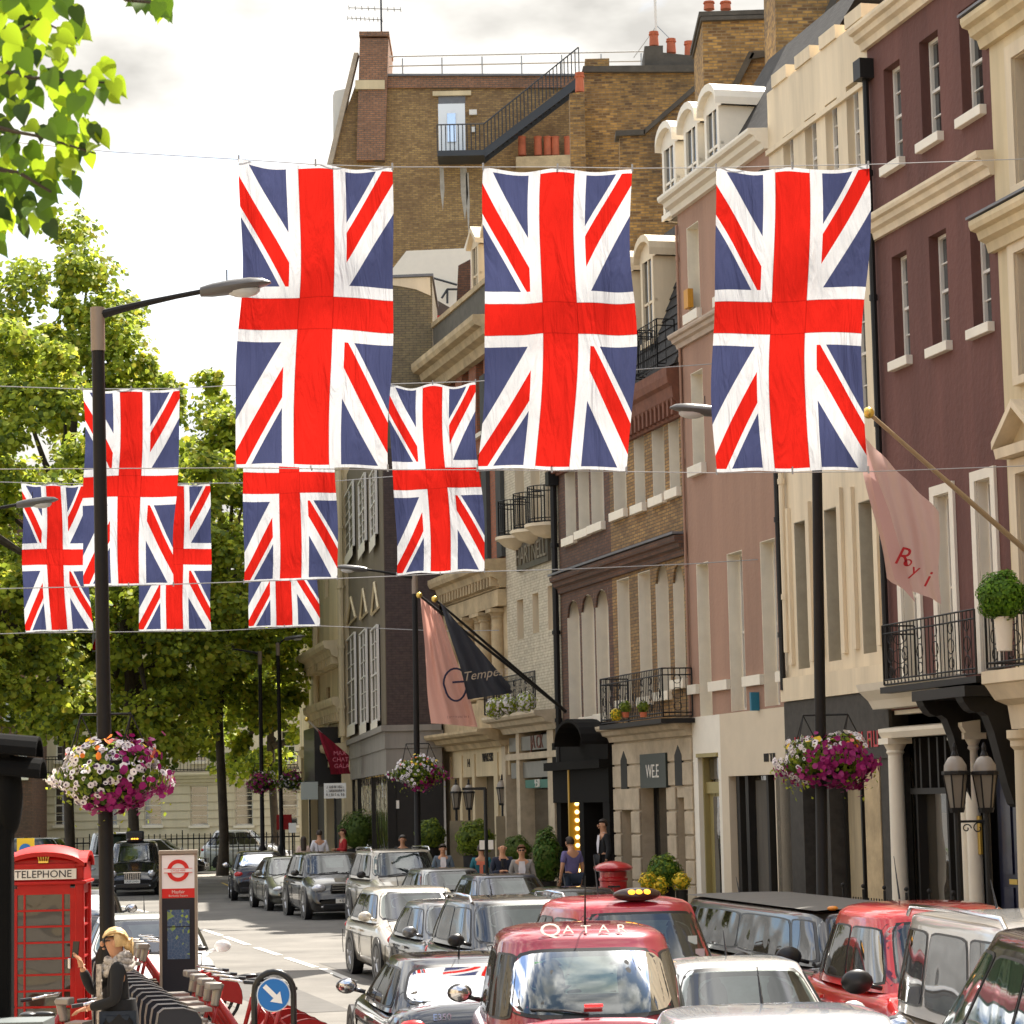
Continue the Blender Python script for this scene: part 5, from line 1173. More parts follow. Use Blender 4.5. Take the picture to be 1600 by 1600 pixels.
def basket(label, px, py, Y, rx, rz, seed, n=430, far=False):
    root = empty('hanging_basket', (0, 0, 0), 0, label, 'hanging basket', 'flower baskets on the street lamps'); rg = np.random.default_rng(seed)
    c = on_depth(px, py, Y); c = np.array(c)+np.array([0, 0, 0])
    m_ = MB(); m_.lathe([(.1, -.35), (.3, -.28), (rx*.55, .0), (rx*.6, .12), (rx*.55, .12)], tuple(c), 16); m_.build('basket_bowl', iron, root, smooth=True)
    m_ = MB()
    for sx in (-.5, .5):
        for w in (0, 2.1, 4.2): m_.tube([(c[0]+sx*rx*.9, c[1], c[2]+rz*1.6), (c[0]+sx*rx*.9+.2*math.cos(w), c[1]+.2*math.sin(w), c[2]+rz*.5)], .008, 4)
        m_.tube([(c[0], c[1], c[2]+rz*1.6), (c[0]+sx*rx*.9, c[1], c[2]+rz*1.6)], .015, 5)
    m_.build('chain', iron, root)
    def pts(k, lo=.8, hi=1.02):
        d = rg.normal(0, 1, (k, 3)); d /= np.linalg.norm(d, axis=1, keepdims=True)
        sc_ = np.where(d[:, 2:3] < 0, 1.0, .85); R_ = np.array([rx, rx*.8, rz]); wob = 1+.12*np.sin(d[:, :1]*6+seed)+.1*np.sin(d[:, 2:3]*7+d[:, :1]*4)
        return c+d*R_*sc_*wob*rg.uniform(lo, hi, (k, 1)), d
    P_, D = pts(2600 if not far else 900, .55, 1.0); leaf_mesh('foliage', P_, D, .085 if not far else .13, [bleaf, lf_mid], root, seed=seed)
    P2, D2 = pts(160, 1.0, 1.2); P2[:, 2] -= np.abs(rg.normal(0, .12, 160)); leaf_mesh('trailing_foliage', P2, D2, .06, [lf_mid, lf_hi], root, seed=seed+3)
    P_, D = pts(n, .98, 1.08); f = np.sin(P_[:, 0]*3.4+seed)+np.sin(P_[:, 2]*5.2+seed*2)+rg.normal(0, .45, n)+.5*(P_[:, 2]-c[2])*-1
    u2 = rg.uniform(0, 1, n); top = (P_[:, 2]-c[2]) > rz*.35
    col = np.where(f > .5, 1, 0); col = np.where(top & (u2 < .07), 2, col); col = np.where(top & (u2 > .9), 3, col); col = np.where(top & (u2 > .82) & (u2 < .9), 4, col)
    for k, (nm, m1) in enumerate((('white_petunias', wh_f), ('magenta_petunias', mg_f), ('orange_begonias', or_f), ('yellow_marigolds', ye_f), ('coral_geraniums', pk_f))):
        s = col == k
        if s.sum() < 2: continue
        if k == 1:      # the magenta ones grow double thick
            pp = np.concatenate([P_[s], P_[s]+rg.normal(0, .04, (s.sum(), 3)), P_[s]+rg.normal(0, .05, (s.sum(), 3))]); dd = np.concatenate([D[s]]*3)
        else: pp, dd = P_[s], D[s]
        o = leaf_mesh(nm, pp, dd, rg.uniform(.055, .10, len(pp)), [m1], root, shape='rosette', jit=.42, seed=seed+k, )
        tag(o, kind='stuff')
        if k == 0 and not far: 
            e_ = leaf_mesh('petunia_eyes', pp+dd*.014, dd, .03, [eye], root, shape='rosette', jit=.05, seed=seed+9); tag(e_, kind='stuff')
    return root
lamp('nearest left street lamp with a big flower basket, arm over the road', (152, 470), (168, 1480), 28.6, 8.55, 1)
basket('largest flower basket, white and magenta, on the near left lamp post', 166, 1206, 28.6, .62, .40, 3, 620)
lamp('right street lamp before the cream house, its head against the pink house', (1276, 690), (1285, 1390), 36, 8.15, -1, arm=1.3)
basket('flower basket on the right lamp post in front of the granite shopfront', 1292, 1185, 36, .70, .38, 5, 520)
lamp('middle street lamp behind the pink hanging flag', (648, 905), (653, 1330), 66, 8.75, -1, arm=1.25)
basket('flower basket in front of the black side of the netted corner building', 653, 1205, 66, .66, .44, 8, 330)
lamp('far street lamp with basket, left one of the pair beside the cream corner', (406, 1018), (410, 1300), 97, 8.7, -1, arm=1.3)
basket('small far flower basket on the left one of the far lamp pair', 410, 1221, 97, .62, .42, 10, 200, True)
lamp('far street lamp, right one of the pair beside the cream corner', (434, 1010), (440, 1300), 100, 9.2, 1, arm=.3)
basket('small far flower basket next to the stone corner building', 455, 1219, 100, .5, .38, 12, 160, True)
lamp('street lamp reaching in from outside the left edge over the third flag row', (-72, 835), (-66, 1300), 49, 8.6, 1, arm=1.25)
# ================================================================ vehicles
def paint(name, col, metal=.35, rough=.32, coat=1.0): return mat('paint_'+name, col, rough, metal=metal, coat=coat, var=.04)
tyre_m = mat('tyre', (.02, .02, .02), .8); rim_m = mat('alloy', (.45, .45, .46), .3, metal=.9); trim = mat('black_trim', (.012, .012, .013), .35)
chrome = mat('chrome', (.7, .7, .72), .12, metal=1.0); lamp_clear = glass_mat('headlamp_glass', (.5, .5, .52), .3); lamp_red = mat('tail_red', (.45, .01, .01), .25, coat=.5)
lamp_amb = mat('amber_lamp', (.7, .25, .02), .3, coat=.4); plate_w = mat('plate_white', (.75, .74, .68), .5); plate_y = mat('plate_yellow', (.8, .55, .03), .5)
screen = glass_mat('windscreen_glass', (.72, .82, .78), .05, wav=.10, clear=True); sideg = glass_mat('side_glass', (.035, .033, .026), .06, wav=.12, fr=.22); seat_m = mat('seat_grey', (.06, .06, .06), .8)
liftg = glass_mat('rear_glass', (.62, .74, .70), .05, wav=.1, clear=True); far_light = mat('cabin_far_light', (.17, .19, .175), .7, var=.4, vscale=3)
def lerp(a, b, t): return a+(b-a)*t
def pw(pts, x):
    if x <= pts[0][0]: return pts[0][1]
    for (a, b), (c, d) in zip(pts, pts[1:]):
        if x <= c:
            t = (x-a)/(c-a+1e-9); return lerp(b, d, t)
    return pts[-1][1]
KINDS = {   # L W H belt hoodF hoodR deck | y of windscreen foot, roof front, roof rear, rear glass foot (from the nose) | roof width, ring power
 'saloon': dict(L=4.6, W=1.8, H=1.45, belt=.93, hf=.72, hr=.94, dk=1.0, a=1.25, b=2.05, c=3.35, d=4.05, wr=.70, n=5),
 'hatch': dict(L=4.0, W=1.72, H=1.47, belt=.95, hf=.74, hr=.96, dk=1.0, a=1.0, b=1.75, c=3.35, d=3.85, wr=.74, n=5),
 'estate': dict(L=4.6, W=1.8, H=1.55, belt=1.0, hf=.8, hr=1.02, dk=1.04, a=1.2, b=1.95, c=4.0, d=4.45, wr=.76, n=5),
 'suv': dict(L=4.7, W=1.88, H=1.75, belt=1.12, hf=.98, hr=1.14, dk=1.14, a=1.25, b=1.85, c=4.15, d=4.6, wr=.78, n=5),
 'cab': dict(L=4.5, W=1.80, H=1.80, belt=1.06, hf=.82, hr=1.06, dk=1.08, a=1.25, b=1.85, c=3.75, d=4.3, wr=.80, n=3.8),
 'van': dict(L=4.8, W=1.92, H=1.94, belt=1.14, hf=.85, hr=1.12, dk=1.15, a=.75, b=1.45, c=4.5, d=4.75, wr=.82, n=6),
 'limo': dict(L=9.4, W=1.95, H=1.62, belt=1.02, hf=.85, hr=1.03, dk=1.05, a=1.5, b=2.1, c=8.8, d=9.2, wr=.80, n=6),
}
def vehicle(name, kind, label, X, Y, rot, pm, cat='car', group=None, H=None, L=None, W=None, rear=False, plate=None, rails=False, sides=3, rimm=None, wipers=True, z0=0.0, splits=None, chrome_trim=False, big_mirror=False, dark_glass=None, kw=None):
    k = dict(KINDS[kind]); k.update(kw or {}); sl = (L or k['L'])/k['L']
    Lh, Wd, Ht = k['L']*sl, W or k['W'], H or k['H']; w = Wd/2; belt = k['belt']*(1 if not H else (H/k['H'])**.8); q = belt/k['belt']
    root = empty(name, (X, Y, z0), R(rot), label, cat, group)
    y0 = -Lh/2; A, B_, C_, D__ = [y0+k[i]*sl for i in 'abcd']
    if kind == 'limo': A, B_ = y0+1.5, y0+2.1
    hf, hr, dk = k['hf']*q, k['hr']*q, k['dk']*q
    zt = [(y0, .52*q), (y0+.05, .60*q), (y0+.16, hf*.93), (y0+.40, hf), (A-.1, hr), (A+.3, belt), (D__-.3, belt), (D__, dk), (-y0-.12, dk*.97), (-y0-.03, dk*.8), (-y0, .6*q)]
    ww = [(y0, .70), (y0+.04, .80), (y0+.15, .90), (y0+.45, .97), (y0+1.1, 1.0), (0, 1.0), (-y0-.8, .99), (-y0-.25, .94), (-y0-.06, .86), (-y0, .78)]
    zb = [(y0, .30), (y0+.1, .22), (y0+.6, .18), (-y0-.6, .2), (-y0-.1, .26), (-y0, .34)]
    ys = sorted({y0, y0+.03, y0+.08, y0+.16, y0+.28, y0+.45, y0+.8, y0+1.1, A-.1, A+.1, A+.5, 0.0, D__-.5, D__-.2, D__, -y0-.3, -y0-.12, -y0-.05, -y0})
    sec = [(0, 0, .035), (.45, 0, .028), (.74, -.01, .0), (.88, -.04, 0), (.955, -.10, 0), (.99, -.2, 0), (1.0, -.33, 0), (.99, -.5, 0), (.985, 'l', .22), (.95, 'l', .08), (.85, 'l', 0), (0, 'l', 0)]
    vs = []; rows = []
    for y in ys:
        zt_, w_, zb_ = pw(zt, y), w*pw(ww, y), pw(zb, y); row = []
        for (fx, dz, add) in sec:
            if dz == 'l': z = zb_+add
            else: z = zt_+dz*(zt_-zb_)/.75+add
            row.append((fx*w_, y, max(z, zb_)))
        full = [(-x, yy, z) for x, yy, z in row[1:-1]][::-1]+row[:1]+row[1:]
        rows.append(full)
    n = len(rows[0]); mb = MB(); vs = [v for r in rows for v in r]
    fs = [(i*n+j, i*n+j+1, (i+1)*n+j+1, (i+1)*n+j) for i in range(len(rows)-1) for j in range(n-1)]+[(i*n+n-1, i*n, (i+1)*n, (i+1)*n+n-1) for i in range(len(rows)-1)]
    fs += [tuple(range(n)), tuple(range((len(rows)-1)*n, len(rows)*n))[::-1]]
    mb.add(vs, fs); bo = fix_normals(mb.build('body', pm, root, smooth='all'))
    # greenhouse surface
    N_e = k['n']; wb, wr = w*.95, w*k['wr']; crown = .05 if kind != 'cab' else .13; Hr = Ht-crown
    def ringp(b):
        bb = b; e = b**1.15
        cf = lerp(A, B_, b if kind != 'cab' else b**.9); cr_ = lerp(D__, C_, b**1.3); return (cf+cr_)/2, (cr_-cf)/2, lerp(wb, wr, b**1.25), lerp(belt-.03, Hr, b)
    def gF(f, b, off=0, s=-1):
        cy, hy, wy, z = ringp(b); fx = max(-.999, min(.999, f)); return Vector((wy*fx, cy+s*(hy*(1-abs(fx)**N_e)**(1/N_e)+off), z+off*.5))
    def gS(f, b, sx, off=0):
        cy, hy, wy, z = ringp(b); fy = max(-.999, min(.999, f)); return Vector((sx*(wy*(1-abs(fy)**N_e)**(1/N_e)+off), cy+hy*fy, z+off*.3))
    def ring(b, m=56):
        cy, hy, wy, z = ringp(b); out = []
        for i in range(m):
            t = 2*math.pi*i/m; c, s = math.cos(t), math.sin(t); out.append((wy*math.copysign(abs(c)**(2/N_e), c), cy+hy*math.copysign(abs(s)**(2/N_e), s), z))
        return out
    mb = MB(); m = 56; bs = [0, .25, .5, .75, .92, 1.0]; vs = []
    for b in bs: vs += ring(b)
    top = ring(1.0); cy = ringp(1)[0]
    lv = [(.985, .18), (.95, .38), (.88, .62), (.7, .86), (.4, .97), (.1, 1.0)]
    for sc_, up in lv: vs += [(x*sc_, cy+(y-cy)*(sc_ if kind != 'limo' else .3*sc_+.7 if sc_ > .5 else sc_), Hr+crown*up) for x, y, z in top]
    nr = len(bs)+len(lv); fs = [(i*m+j, i*m+(j+1) % m, (i+1)*m+(j+1) % m, (i+1)*m+j) for i in range(nr-1) for j in range(m)]+[tuple(range((nr-1)*m, nr*m))]
    mb.add(vs, fs); mb.build('cabin', pm if kind != 'limo' else [pm], root, smooth='all')
    def patch(fn, f0, f1, b0, b1, nm, mt, c=.05, par=root, off=.006, nu=14, nv=8, fr=.022):
        o_ = None
        for (e, mm, of, nn) in ((fr, trim, off*.5, None), (0, mt, off, nm)):
            g = MB()
            def P_(u, v):
                s, t = 2*u-1, 2*v-1; s2 = s*(1-c*abs(t)**6); t2 = t*(1-c*1.3*abs(s)**6)
                fm, bm_ = (f0+f1)/2, (b0+b1)/2; ef = e/ (w if fn != gS_ else Lh/3); eb = e/(Hr-belt)
                return fn(fm+s2*((f1-f0)/2+ef*1.2), bm_+t2*((b1-b0)/2+eb*1.2), of)
            g.grid(P_, nu, nv)
            if nn: o_ = g.build(nn, mt, par, smooth='all')
            else: tr_ = g.build('window_seal', mm, par, smooth='all')
        return o_
    gS_ = None
    wind = patch(lambda f, b, o: gF(f, b, o), -.86, .86, .13 if kind != 'cab' else .10, .93, 'windscreen', screen, c=.07)
    patch(lambda f, b, o: gF(f, b, o, 1), -.82, .82, .22 if kind != 'cab' else .16, .88 if kind != 'cab' else .9, 'rear_window', liftg, c=.10)
    sp = splits or ([(-.80, -.16), (-.11, .45), (.50, .86)] if kind not in ('limo', 'saloon') else [(-.78, -.06), (-.01, .76)])
    if kind == 'limo': sp = [(-.90, -.72), (-.69, -.05), (-.03, .62), (.66, .76), (.80, .95)]
    if kind == 'van': sp = [(-.80, -.42), (-.36, .28), (.34, .88)]
    for s_ in (-1, 1):      # seats, and window light behind them painted as pale patches, close under the glass
        for nm, f0, b0, rx_, ry_, mt_, of_ in (('far_window_light', 0, .62, .66, .22, far_light, .0042), ('seat', -.42, .42, .15, .33, seat_m, .0048), ('seat', .42, .42, .15, .33, seat_m, .0048), ('headrest', -.42, .72, .075, .10, seat_m, .0052), ('headrest', .42, .72, .075, .10, seat_m, .0052)):
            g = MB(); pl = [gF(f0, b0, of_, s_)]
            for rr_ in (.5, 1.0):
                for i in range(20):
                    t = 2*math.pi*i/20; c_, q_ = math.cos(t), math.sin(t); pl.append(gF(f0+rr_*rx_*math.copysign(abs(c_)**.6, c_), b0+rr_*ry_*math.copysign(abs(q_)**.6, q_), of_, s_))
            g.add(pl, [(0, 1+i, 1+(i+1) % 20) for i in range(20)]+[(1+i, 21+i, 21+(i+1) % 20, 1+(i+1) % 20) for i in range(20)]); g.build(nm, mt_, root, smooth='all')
    for sx in (-1, 1):
        for (f0, f1) in sp: patch(lambda f, b, o, sx=sx: gS(f, b, sx, o), f0, f1, .12, .86, 'side_window', dark_glass or sideg, c=.06, nu=10, fr=.014)
    # door seams, handles, sills
    for sx in (-1, 1):
        m_ = MB()
        for f in [sp[0][0]-.06]+[(a[1]+b[0])/2 for a, b in zip(sp, sp[1:])]+[sp[-1][1]+.02]:
            p = gS(f, .02, sx); pts = [(sx*(w*1.003), p.y, belt-.22), (sx*(w*1.003), p.y+.02, .5), (sx*w*.992, p.y+.02, .34)]; m_.tube(pts, .006, 4)
        m_.tube([(sx*(w*1.0), A+.1, belt-.24), (sx*(w*1.004), 0, belt-.25), (sx*w*.998, D__-.2, belt-.22)], .012 if chrome_trim else .005, 4)
        m_.build('door_seam', trim, root)
        for (a, b) in list(zip(sp, sp[1:]))[:2]:
            m_ = MB(); p = gS((a[1]+b[0])/2-.06, 0, sx); m_.box(*sorted((sx*w*.985, sx*(w+.025))), p.y-.1, p.y+.1, belt-.19, belt-.155); m_.build('door_handle', chrome if chrome_trim else pm, root)
        # mirror
        m_ = MB(); p = gS(-.86, .05, sx); s = 1.35 if big_mirror else 1.0
        m_.ball((sx*(w+.10*s), p.y, belt+.09), .115*s, .07, .085*s, 12, 8); m_.tube([(sx*(w-.1), p.y+.02, belt+.02), (sx*(w+.05), p.y, belt+.06)], .025, 6)
        mi_ = m_.build('wing_mirror', trim if kind in ('cab', 'limo') or rails else pm, root, smooth='all')
        m_ = MB(); m_.ball((sx*(w+.10*s), p.y+.055, belt+.09), .095*s, .02, .07*s, 10, 6); m_.build('mirror_glass', chrome, mi_, smooth='all')
    # wheels
    rw = .33 if kind != 'suv' else .38
    for sx in (-1, 1):
        for yy in (y0+.88, -y0-.95):
            rotm = Matrix.Rotation(R(90)*sx, 3, 'Y')
            a_ = MB(); a_.lathe([(rw*1.16, -.12), (rw*1.16, .008), (rw*.9, .006)], (sx*(w-.004), yy, rw+.02), 26, ax=rotm); a_.build('wheel_arch', trim, root)
            a_ = MB(); a_.lathe([(rw*.62, -.02), (rw*.66, .012), (rw*.9, .018), (rw, -.02), (rw, -.18), (rw*.6, -.2)], (sx*w*.985, yy, rw), 26, ax=rotm); t_ = a_.build('wheel', tyre_m, root, smooth=True)
            a_ = MB(); a_.lathe([(.03, .0), (.07, .0), (rw*.55, -.03), (rw*.62, .006), (rw*.68, .012), (rw*.6, -.05)], (sx*w*.985, yy, rw), 20, ax=rotm)
            for j in range(5):
                an = 2*math.pi*j/5; d1 = rotm @ Vector((math.cos(an), math.sin(an), .01)); c0 = Vector((sx*w*.985, yy, rw)); a_.tube([c0+d1*.04, c0+d1*rw*.6], [.035, .025], 5)
            a_.build('rim', rimm or rim_m, t_)
    # front
    def lampb(x, y, z, rx, ry, rz_, mt, nm):
        g = MB(); g.ball((x, y, z), rx, ry, rz_, 14, 9); return g.build(nm, mt, root, smooth='all')
    zl = hf*.86
    for sx in (-1, 1):
        if kind == 'cab': 
            lampb(sx*w*.70, y0+.10, zl+.02, .125, .08, .125, chrome, 'headlight'); lampb(sx*w*.70, y0+.055, zl+.02, .10, .06, .10, lamp_clear, 'headlight_lens'); lampb(sx*w*.42, y0+.05, .36, .05, .04, .05, lamp_clear, 'fog_lamp')
        else: lampb(sx*w*.70, y0+.14, zl-.01, w*.20, .10, .075 if kind != 'suv' else .10, lamp_clear, 'headlight')
        lampb(sx*w*.62, y0+.035, .34, .06, .04, .04, lamp_clear, 'fog_lamp')
        # rear lights
        if kind in ('cab', 'van', 'suv', 'limo'): lampb(sx*w*.83, -y0-.09, dk*.78, .06, .09, .17, lamp_red, 'tail_light')
        else: lampb(sx*w*.74, -y0-.13, dk*.80, .16, .11, .09, lamp_red, 'tail_light')
    g = MB()
    gw = .36 if kind != 'cab' else .27; gz0, gz1 = (zl-.10, zl+.08) if kind != 'cab' else (.50, hf*.93)
    g.box(-gw, gw, y0-.012, y0+.12, gz0, gz1); g.box(-w*.62, w*.62, y0-.01, y0+.1, .26, .40)
    gr = g.build('grille', trim, root, bevel=.02)
    g = MB()
    if kind == 'cab':
        for i in range(9): x = -gw+.03+i*(2*gw-.06)/8; g.box(x-.006, x+.006, y0-.02, y0+.02, gz0+.02, gz1-.02)
        g.box(-gw-.02, gw+.02, y0-.022, y0+.03, gz1-.01, gz1+.02)
    else:
        for i in range(3): z = gz0+.03+i*(gz1-gz0-.06)/2; g.box(-gw+.02, gw-.02, y0-.02, y0+.02, z-.006, z+.006)
        g.box(-gw-.01, gw+.01, y0-.018, y0+.03, gz1-.006, gz1+.012)
    g.build('grille_bars', chrome, gr)
    g = MB(); g.box(-.26, .26, y0-.035, y0-.01, .42, .53); pl = g.build('number_plate', plate_w, root)
    text(plate or 'LK12 GHV', .1, trim, 'plate_lettering', pl, (0, y0-.037, .474), (R(90), 0, 0), .001, sx=.85)
    g = MB(); zr = .72*q if kind not in ('saloon',) else .6; g.box(-.26, .26, -y0-.02, -y0+.022, zr-.055, zr+.055); pl = g.build('number_plate', plate_y, root)
    text(plate or 'LK12 GHV', .1, trim, 'plate_lettering', pl, (0, -y0+.024, zr), (R(90), 0, R(180)), .001, sx=.85)
    g = MB(); g.box(-w*.7, w*.7, -y0-.06, -y0+.015, .28, .42); g.build('rear_bumper', trim, root, bevel=.02)
    # interior silhouettes just behind the screen
    if wipers:
        g = MB()
        for x0_, x1_ in ((-.55, .05), (0.1, .62)):
            g.tube([gF(x0_, .12, .02), gF((x0_+x1_)/2, .16, .03), gF(x1_, .20, .02)], .010, 4)
        g.build('wiper', trim, root)
        g = MB(); g.tube([gF(.05, .16, .02, 1), gF(.3, .20, .03, 1), gF(.62, .22, .02, 1)], .010, 4); g.build('rear_wiper', trim, root)
    g = MB(); g.box(-.14, .14, (A+B_)/2+.25, (A+B_)/2+.28, Hr-.2, Hr-.13); 
    # bonnet shut line
    m_ = MB(); m_.tube([(-w*.78, A-.2, hr+.012), (0, A-.12, hr+.04), (w*.78, A-.2, hr+.012)], .012, 4)
    for sx in (-1, 1): m_.tube([(sx*w*.78, A-.2, hr+.005), (sx*w*.74, y0+.5, hf+.012)], .006, 4)
    m_.build('bonnet_seam', trim, root)
    if rails:
        for sx in (-1, 1):
            m_ = MB(); yy0, yy1 = B_+.15, C_-.1; m_.tube([(sx*wr*.93, yy0, Hr+.0), (sx*wr*.93, yy0+.12, Hr+.075), (sx*wr*.93, (yy0+yy1)/2, Hr+.095), (sx*wr*.93, yy1-.12, Hr+.075), (sx*wr*.93, yy1, Hr)], .02, 8); m_.build('roof_rail', chrome if rails == 'chrome' else grey_metal, root, smooth=True)
    m_ = MB(); 
    m_.tube([(0, C_-.2, Ht-.01), (0.0, C_-.05, Ht+.22 if kind != 'cab' else Ht+.42)], [.012, .003], 5); m_.build('aerial', trim, root)
    return root, dict(A=A, B=B_, C=C_, D=D__, w=w, belt=belt, Hr=Hr, H=Ht, gF=gF, gS=gS, y0=y0, hr=hr, hf=hf)
SR = math.degrees(YAW)
silver = paint('silver', (.55, .54, .52), .35, .28); black_p = paint('black', (.012, .012, .014), 0, .2); wine = paint('wine_red', (.25, .018, .035), .25, .3); red_p = paint('bright_red', (.52, .015, .012), .1, .3)
gold_s = paint('champagne', (.46, .42, .34), .35, .3); dgrey = paint('dark_grey', (.045, .047, .05), .5, .3); white_p = paint('white', (.72, .73, .72), 0, .3); navy_p = paint('navy', (.02, .03, .06), .4, .28); brownb = paint('bronze_black', (.022, .019, .015), .2, .3)
def VX(px, py, Y): return on_depth(px, py, Y).x
def taxi_lamp(root, y, H, lit=True):
    g = MB(); g.ball((0, y, H+.03), .27, .10, .075, 16, 8); b = g.build('roof_sign', mat('sign_housing', (.05, .02, .015), .3, coat=.5), root, smooth='all')
    for x in (-.08, 0, .09): g = MB(); g.ball((x, y-.07, H+.055), .045, .04, .03, 10, 6); g.build('sign_light', mat('taxi_amber', (.9, .38, .03), .4, emit=1.2 if lit else 0), b, smooth='all')
# nearest cab, seen from behind
r, d = vehicle('taxi_cab', 'cab', 'wine red taxi cab seen from behind with white letters along its roof edge', .47, 23.05, 183.4, wine, 'taxi', L=4.2, W=1.80, H=1.83, plate='LJ59 OCV', chrome_trim=False)
for i, ch in enumerate('QATAR'):
    x = (-.30+.15*i); sc_ = .19 if i == 0 else .12
    text(ch, sc_, frame_white, 'roof_letter', r, (-x, d['C']-.10, d['Hr']+.105), (R(50), 0, R(180)), .003, sx=1.2)
g = MB(); g.box(-.075, .075, 0, .03, 0, .022); bl_ = g.build('brake_light', mat('brake_red', (.75, .02, .02), .3, emit=.8), r); p = d['gF'](0, .24, .02, 1); bl_.location = p
g = MB(); p0 = d['gF'](.60, .78, .012, 1); p1 = d['gF'](.35, .66, .012, 1); g.box(min(p0.x, p1.x), max(p0.x, p1.x), p0.y, p0.y+.006, p1.z, p0.z); g.build('green_sticker', mat('sticker_green', (.25, .62, .35), .5), r)
r, d = vehicle('taxi_cab', 'cab', 'bright red taxi cab facing us with a lit orange roof sign', VX(985, 1440, 27.9), 27.9, SR, paint('cherry', (.40, .015, .03), .2, .3), 'taxi', L=4.3, H=1.84, plate='LK57 XDE'); taxi_lamp(r, d['B']+.12, d['H'])
for (f, b, c_) in ((.62, .5, (.6, .7, .65)), (.66, .3, (.6, .5, .5)), (.70, .16, (.3, .6, .65))): g = MB(); p = d['gF'](f, b, .02); g.box(p.x-.05, p.x+.05, p.y-.006, p.y, p.z-.045, p.z+.045); g.build('windscreen_sticker', mat('sticker_%d' % int(b*100), c_, .5), r)
r, d = vehicle('taxi_cab', 'cab', 'scarlet taxi cab with side windows and black mirror, between the limousine and the silver van', 4.02, 24.9, 8, red_p, 'taxi', H=1.83, plate='LR08 HTU', big_mirror=True)
r, d = vehicle('people_carrier', 'van', 'silver van with curved roof rails, nearest vehicle at the right', 4.18, 19.75, 6, silver, 'van', rails='chrome', H=1.93, plate='LB11 VAN', dark_glass=glass_mat('van_glass', (.035, .028, .018), .10, wav=.3, fr=.2))
r, d = vehicle('passenger_van', 'van', 'black vehicle cut off by the lower right corner', 3.42, 14.8, 181, black_p, 'van', H=2.15, L=4.8, kw=dict(a=.6, b=2.4, belt=1.24), plate='LN10 KXB', dark_glass=glass_mat('green_tint', (.02, .06, .035), .12, wav=.2))
r, d = vehicle('limousine', 'limo', 'long black stretch limousine with mirrored dark windows and a roof greyed by painted reflection', 3.65, 31.55, 11, brownb, 'limousine', H=1.58, L=8.6, plate='S7 LMO', chrome_trim=True, dark_glass=glass_mat('limo_glass', (.02, .018, .013), .06, wav=.4, fr=.14), big_mirror=True)
g = MB(); g.grid(lambda u, v: Vector(((2*u-1)*d['w']*.74, lerp(d['B']+.1, d['C']-.1, v), d['Hr']+.05+.012*(1-(2*u-1)**4))), 8, 20); g.build('roof_panel', mat('limo_roof_reflection', (.10, .095, .085), .6, var=.15), r, smooth='all')  # grey put into the roof colour for the sky a black roof reflects
for x in (-.5, -.25, 0, .25, .5): g = MB(); g.ball((x, d['B']+.15, d['Hr']+.07), .07, .05, .03, 8, 5); g.build('marker_light', lamp_amb, r, smooth='all')
r, d = vehicle('coupe', 'saloon', 'pale silver car between the wine red cab and the limousine', 1.95, 23.4, 4, paint('pale_silver', (.66, .67, .66), .25, .2), H=1.43, L=3.9, W=1.60, plate='LD12 KPZ')
r, d = vehicle('saloon_car', 'saloon', 'shiny silver blue car cut by the bottom edge, nearest of the silver cars', 1.60, 16.0, 4, paint('ice_silver', (.58, .62, .68), .3, .16), H=1.57, L=4.3, W=1.92, plate='LV61 NFT')
r, d = vehicle('saloon_car', 'saloon', 'dark saloon seen from behind with red tail lights, left of the wine red cab', -.78, 27.0, 180+10, paint('graphite', (.05, .055, .065), .6, .2), H=1.36, L=4.6, W=1.72, plate='LC10 PHU')
text('E350', .09, chrome, 'boot_lettering', r, (.38, -d['y0']-.06, .86), (R(75), 0, R(180)), .003)
r, d = vehicle('estate_car', 'estate', 'dark estate car with silver roof rails, facing us behind the cabs', VX(806, 1400, 34.3), 34.3, SR, dgrey, H=1.62, L=4.2, rails='chrome', plate='LG09 TYC')
vehicle('hatchback', 'hatch', 'dark grey hatchback facing us with a black mirror, just behind the silver people carrier', VX(722, 1420, 38.7), 38.7, SR, paint('mid_grey', (.13, .135, .14), .6, .3), H=1.43, L=3.8, plate='KX60 DHO')
vehicle('hatchback', 'hatch', 'champagne silver car at the middle of the road with its whole flank showing', VX(645, 1410, 43.6), 43.6, SR, paint('champagne_silver', (.58, .54, .46), .35, .28), H=1.48, L=4.2, W=1.76, plate='EA09 LWK')
gp = 'cars parked along the right kerb'
vehicle('saloon_car', 'saloon', 'black low car parked next to the red pillar box', VX(903, 1390, 45.4), 45.4, SR, black_p, group=gp, H=1.36, L=4.5, plate='LO11 FZA')
vehicle('hatchback', 'hatch', 'navy blue car parked in front of the two men in suits', VX(790, 1375, 50.6), 50.6, SR, navy_p, group=gp, plate='YK08 MVO')
vehicle('hatchback', 'hatch', 'pale grey car parked just right of the big champagne off roader', VX(700, 1365, 56.0), 56.0, SR, paint('stone_grey', (.22, .23, .23), .6, .3), group=gp, plate='RE58 SJU')
vehicle('off_roader', 'suv', 'large champagne off roader with roof rails, its windscreen reflecting blue sky', VX(622, 1340, 61.6), 61.6, SR, gold_s, group=gp, H=1.80, W=1.92, rails='chrome', plate='SF06 OWK')
vehicle('off_roader', 'suv', 'black off roader with a white front plate, left of the champagne one', VX(514, 1340, 67.3), 67.3, SR, brownb, group=gp, H=1.66, plate='KS10 BMJ')
vehicle('saloon_car', 'saloon', 'olive grey saloon parked between two black cars', VX(452, 1345, 73.2), 73.2, SR, paint('olive_grey', (.16, .16, .13), .6, .3), group=gp, plate='LB59 EAG')
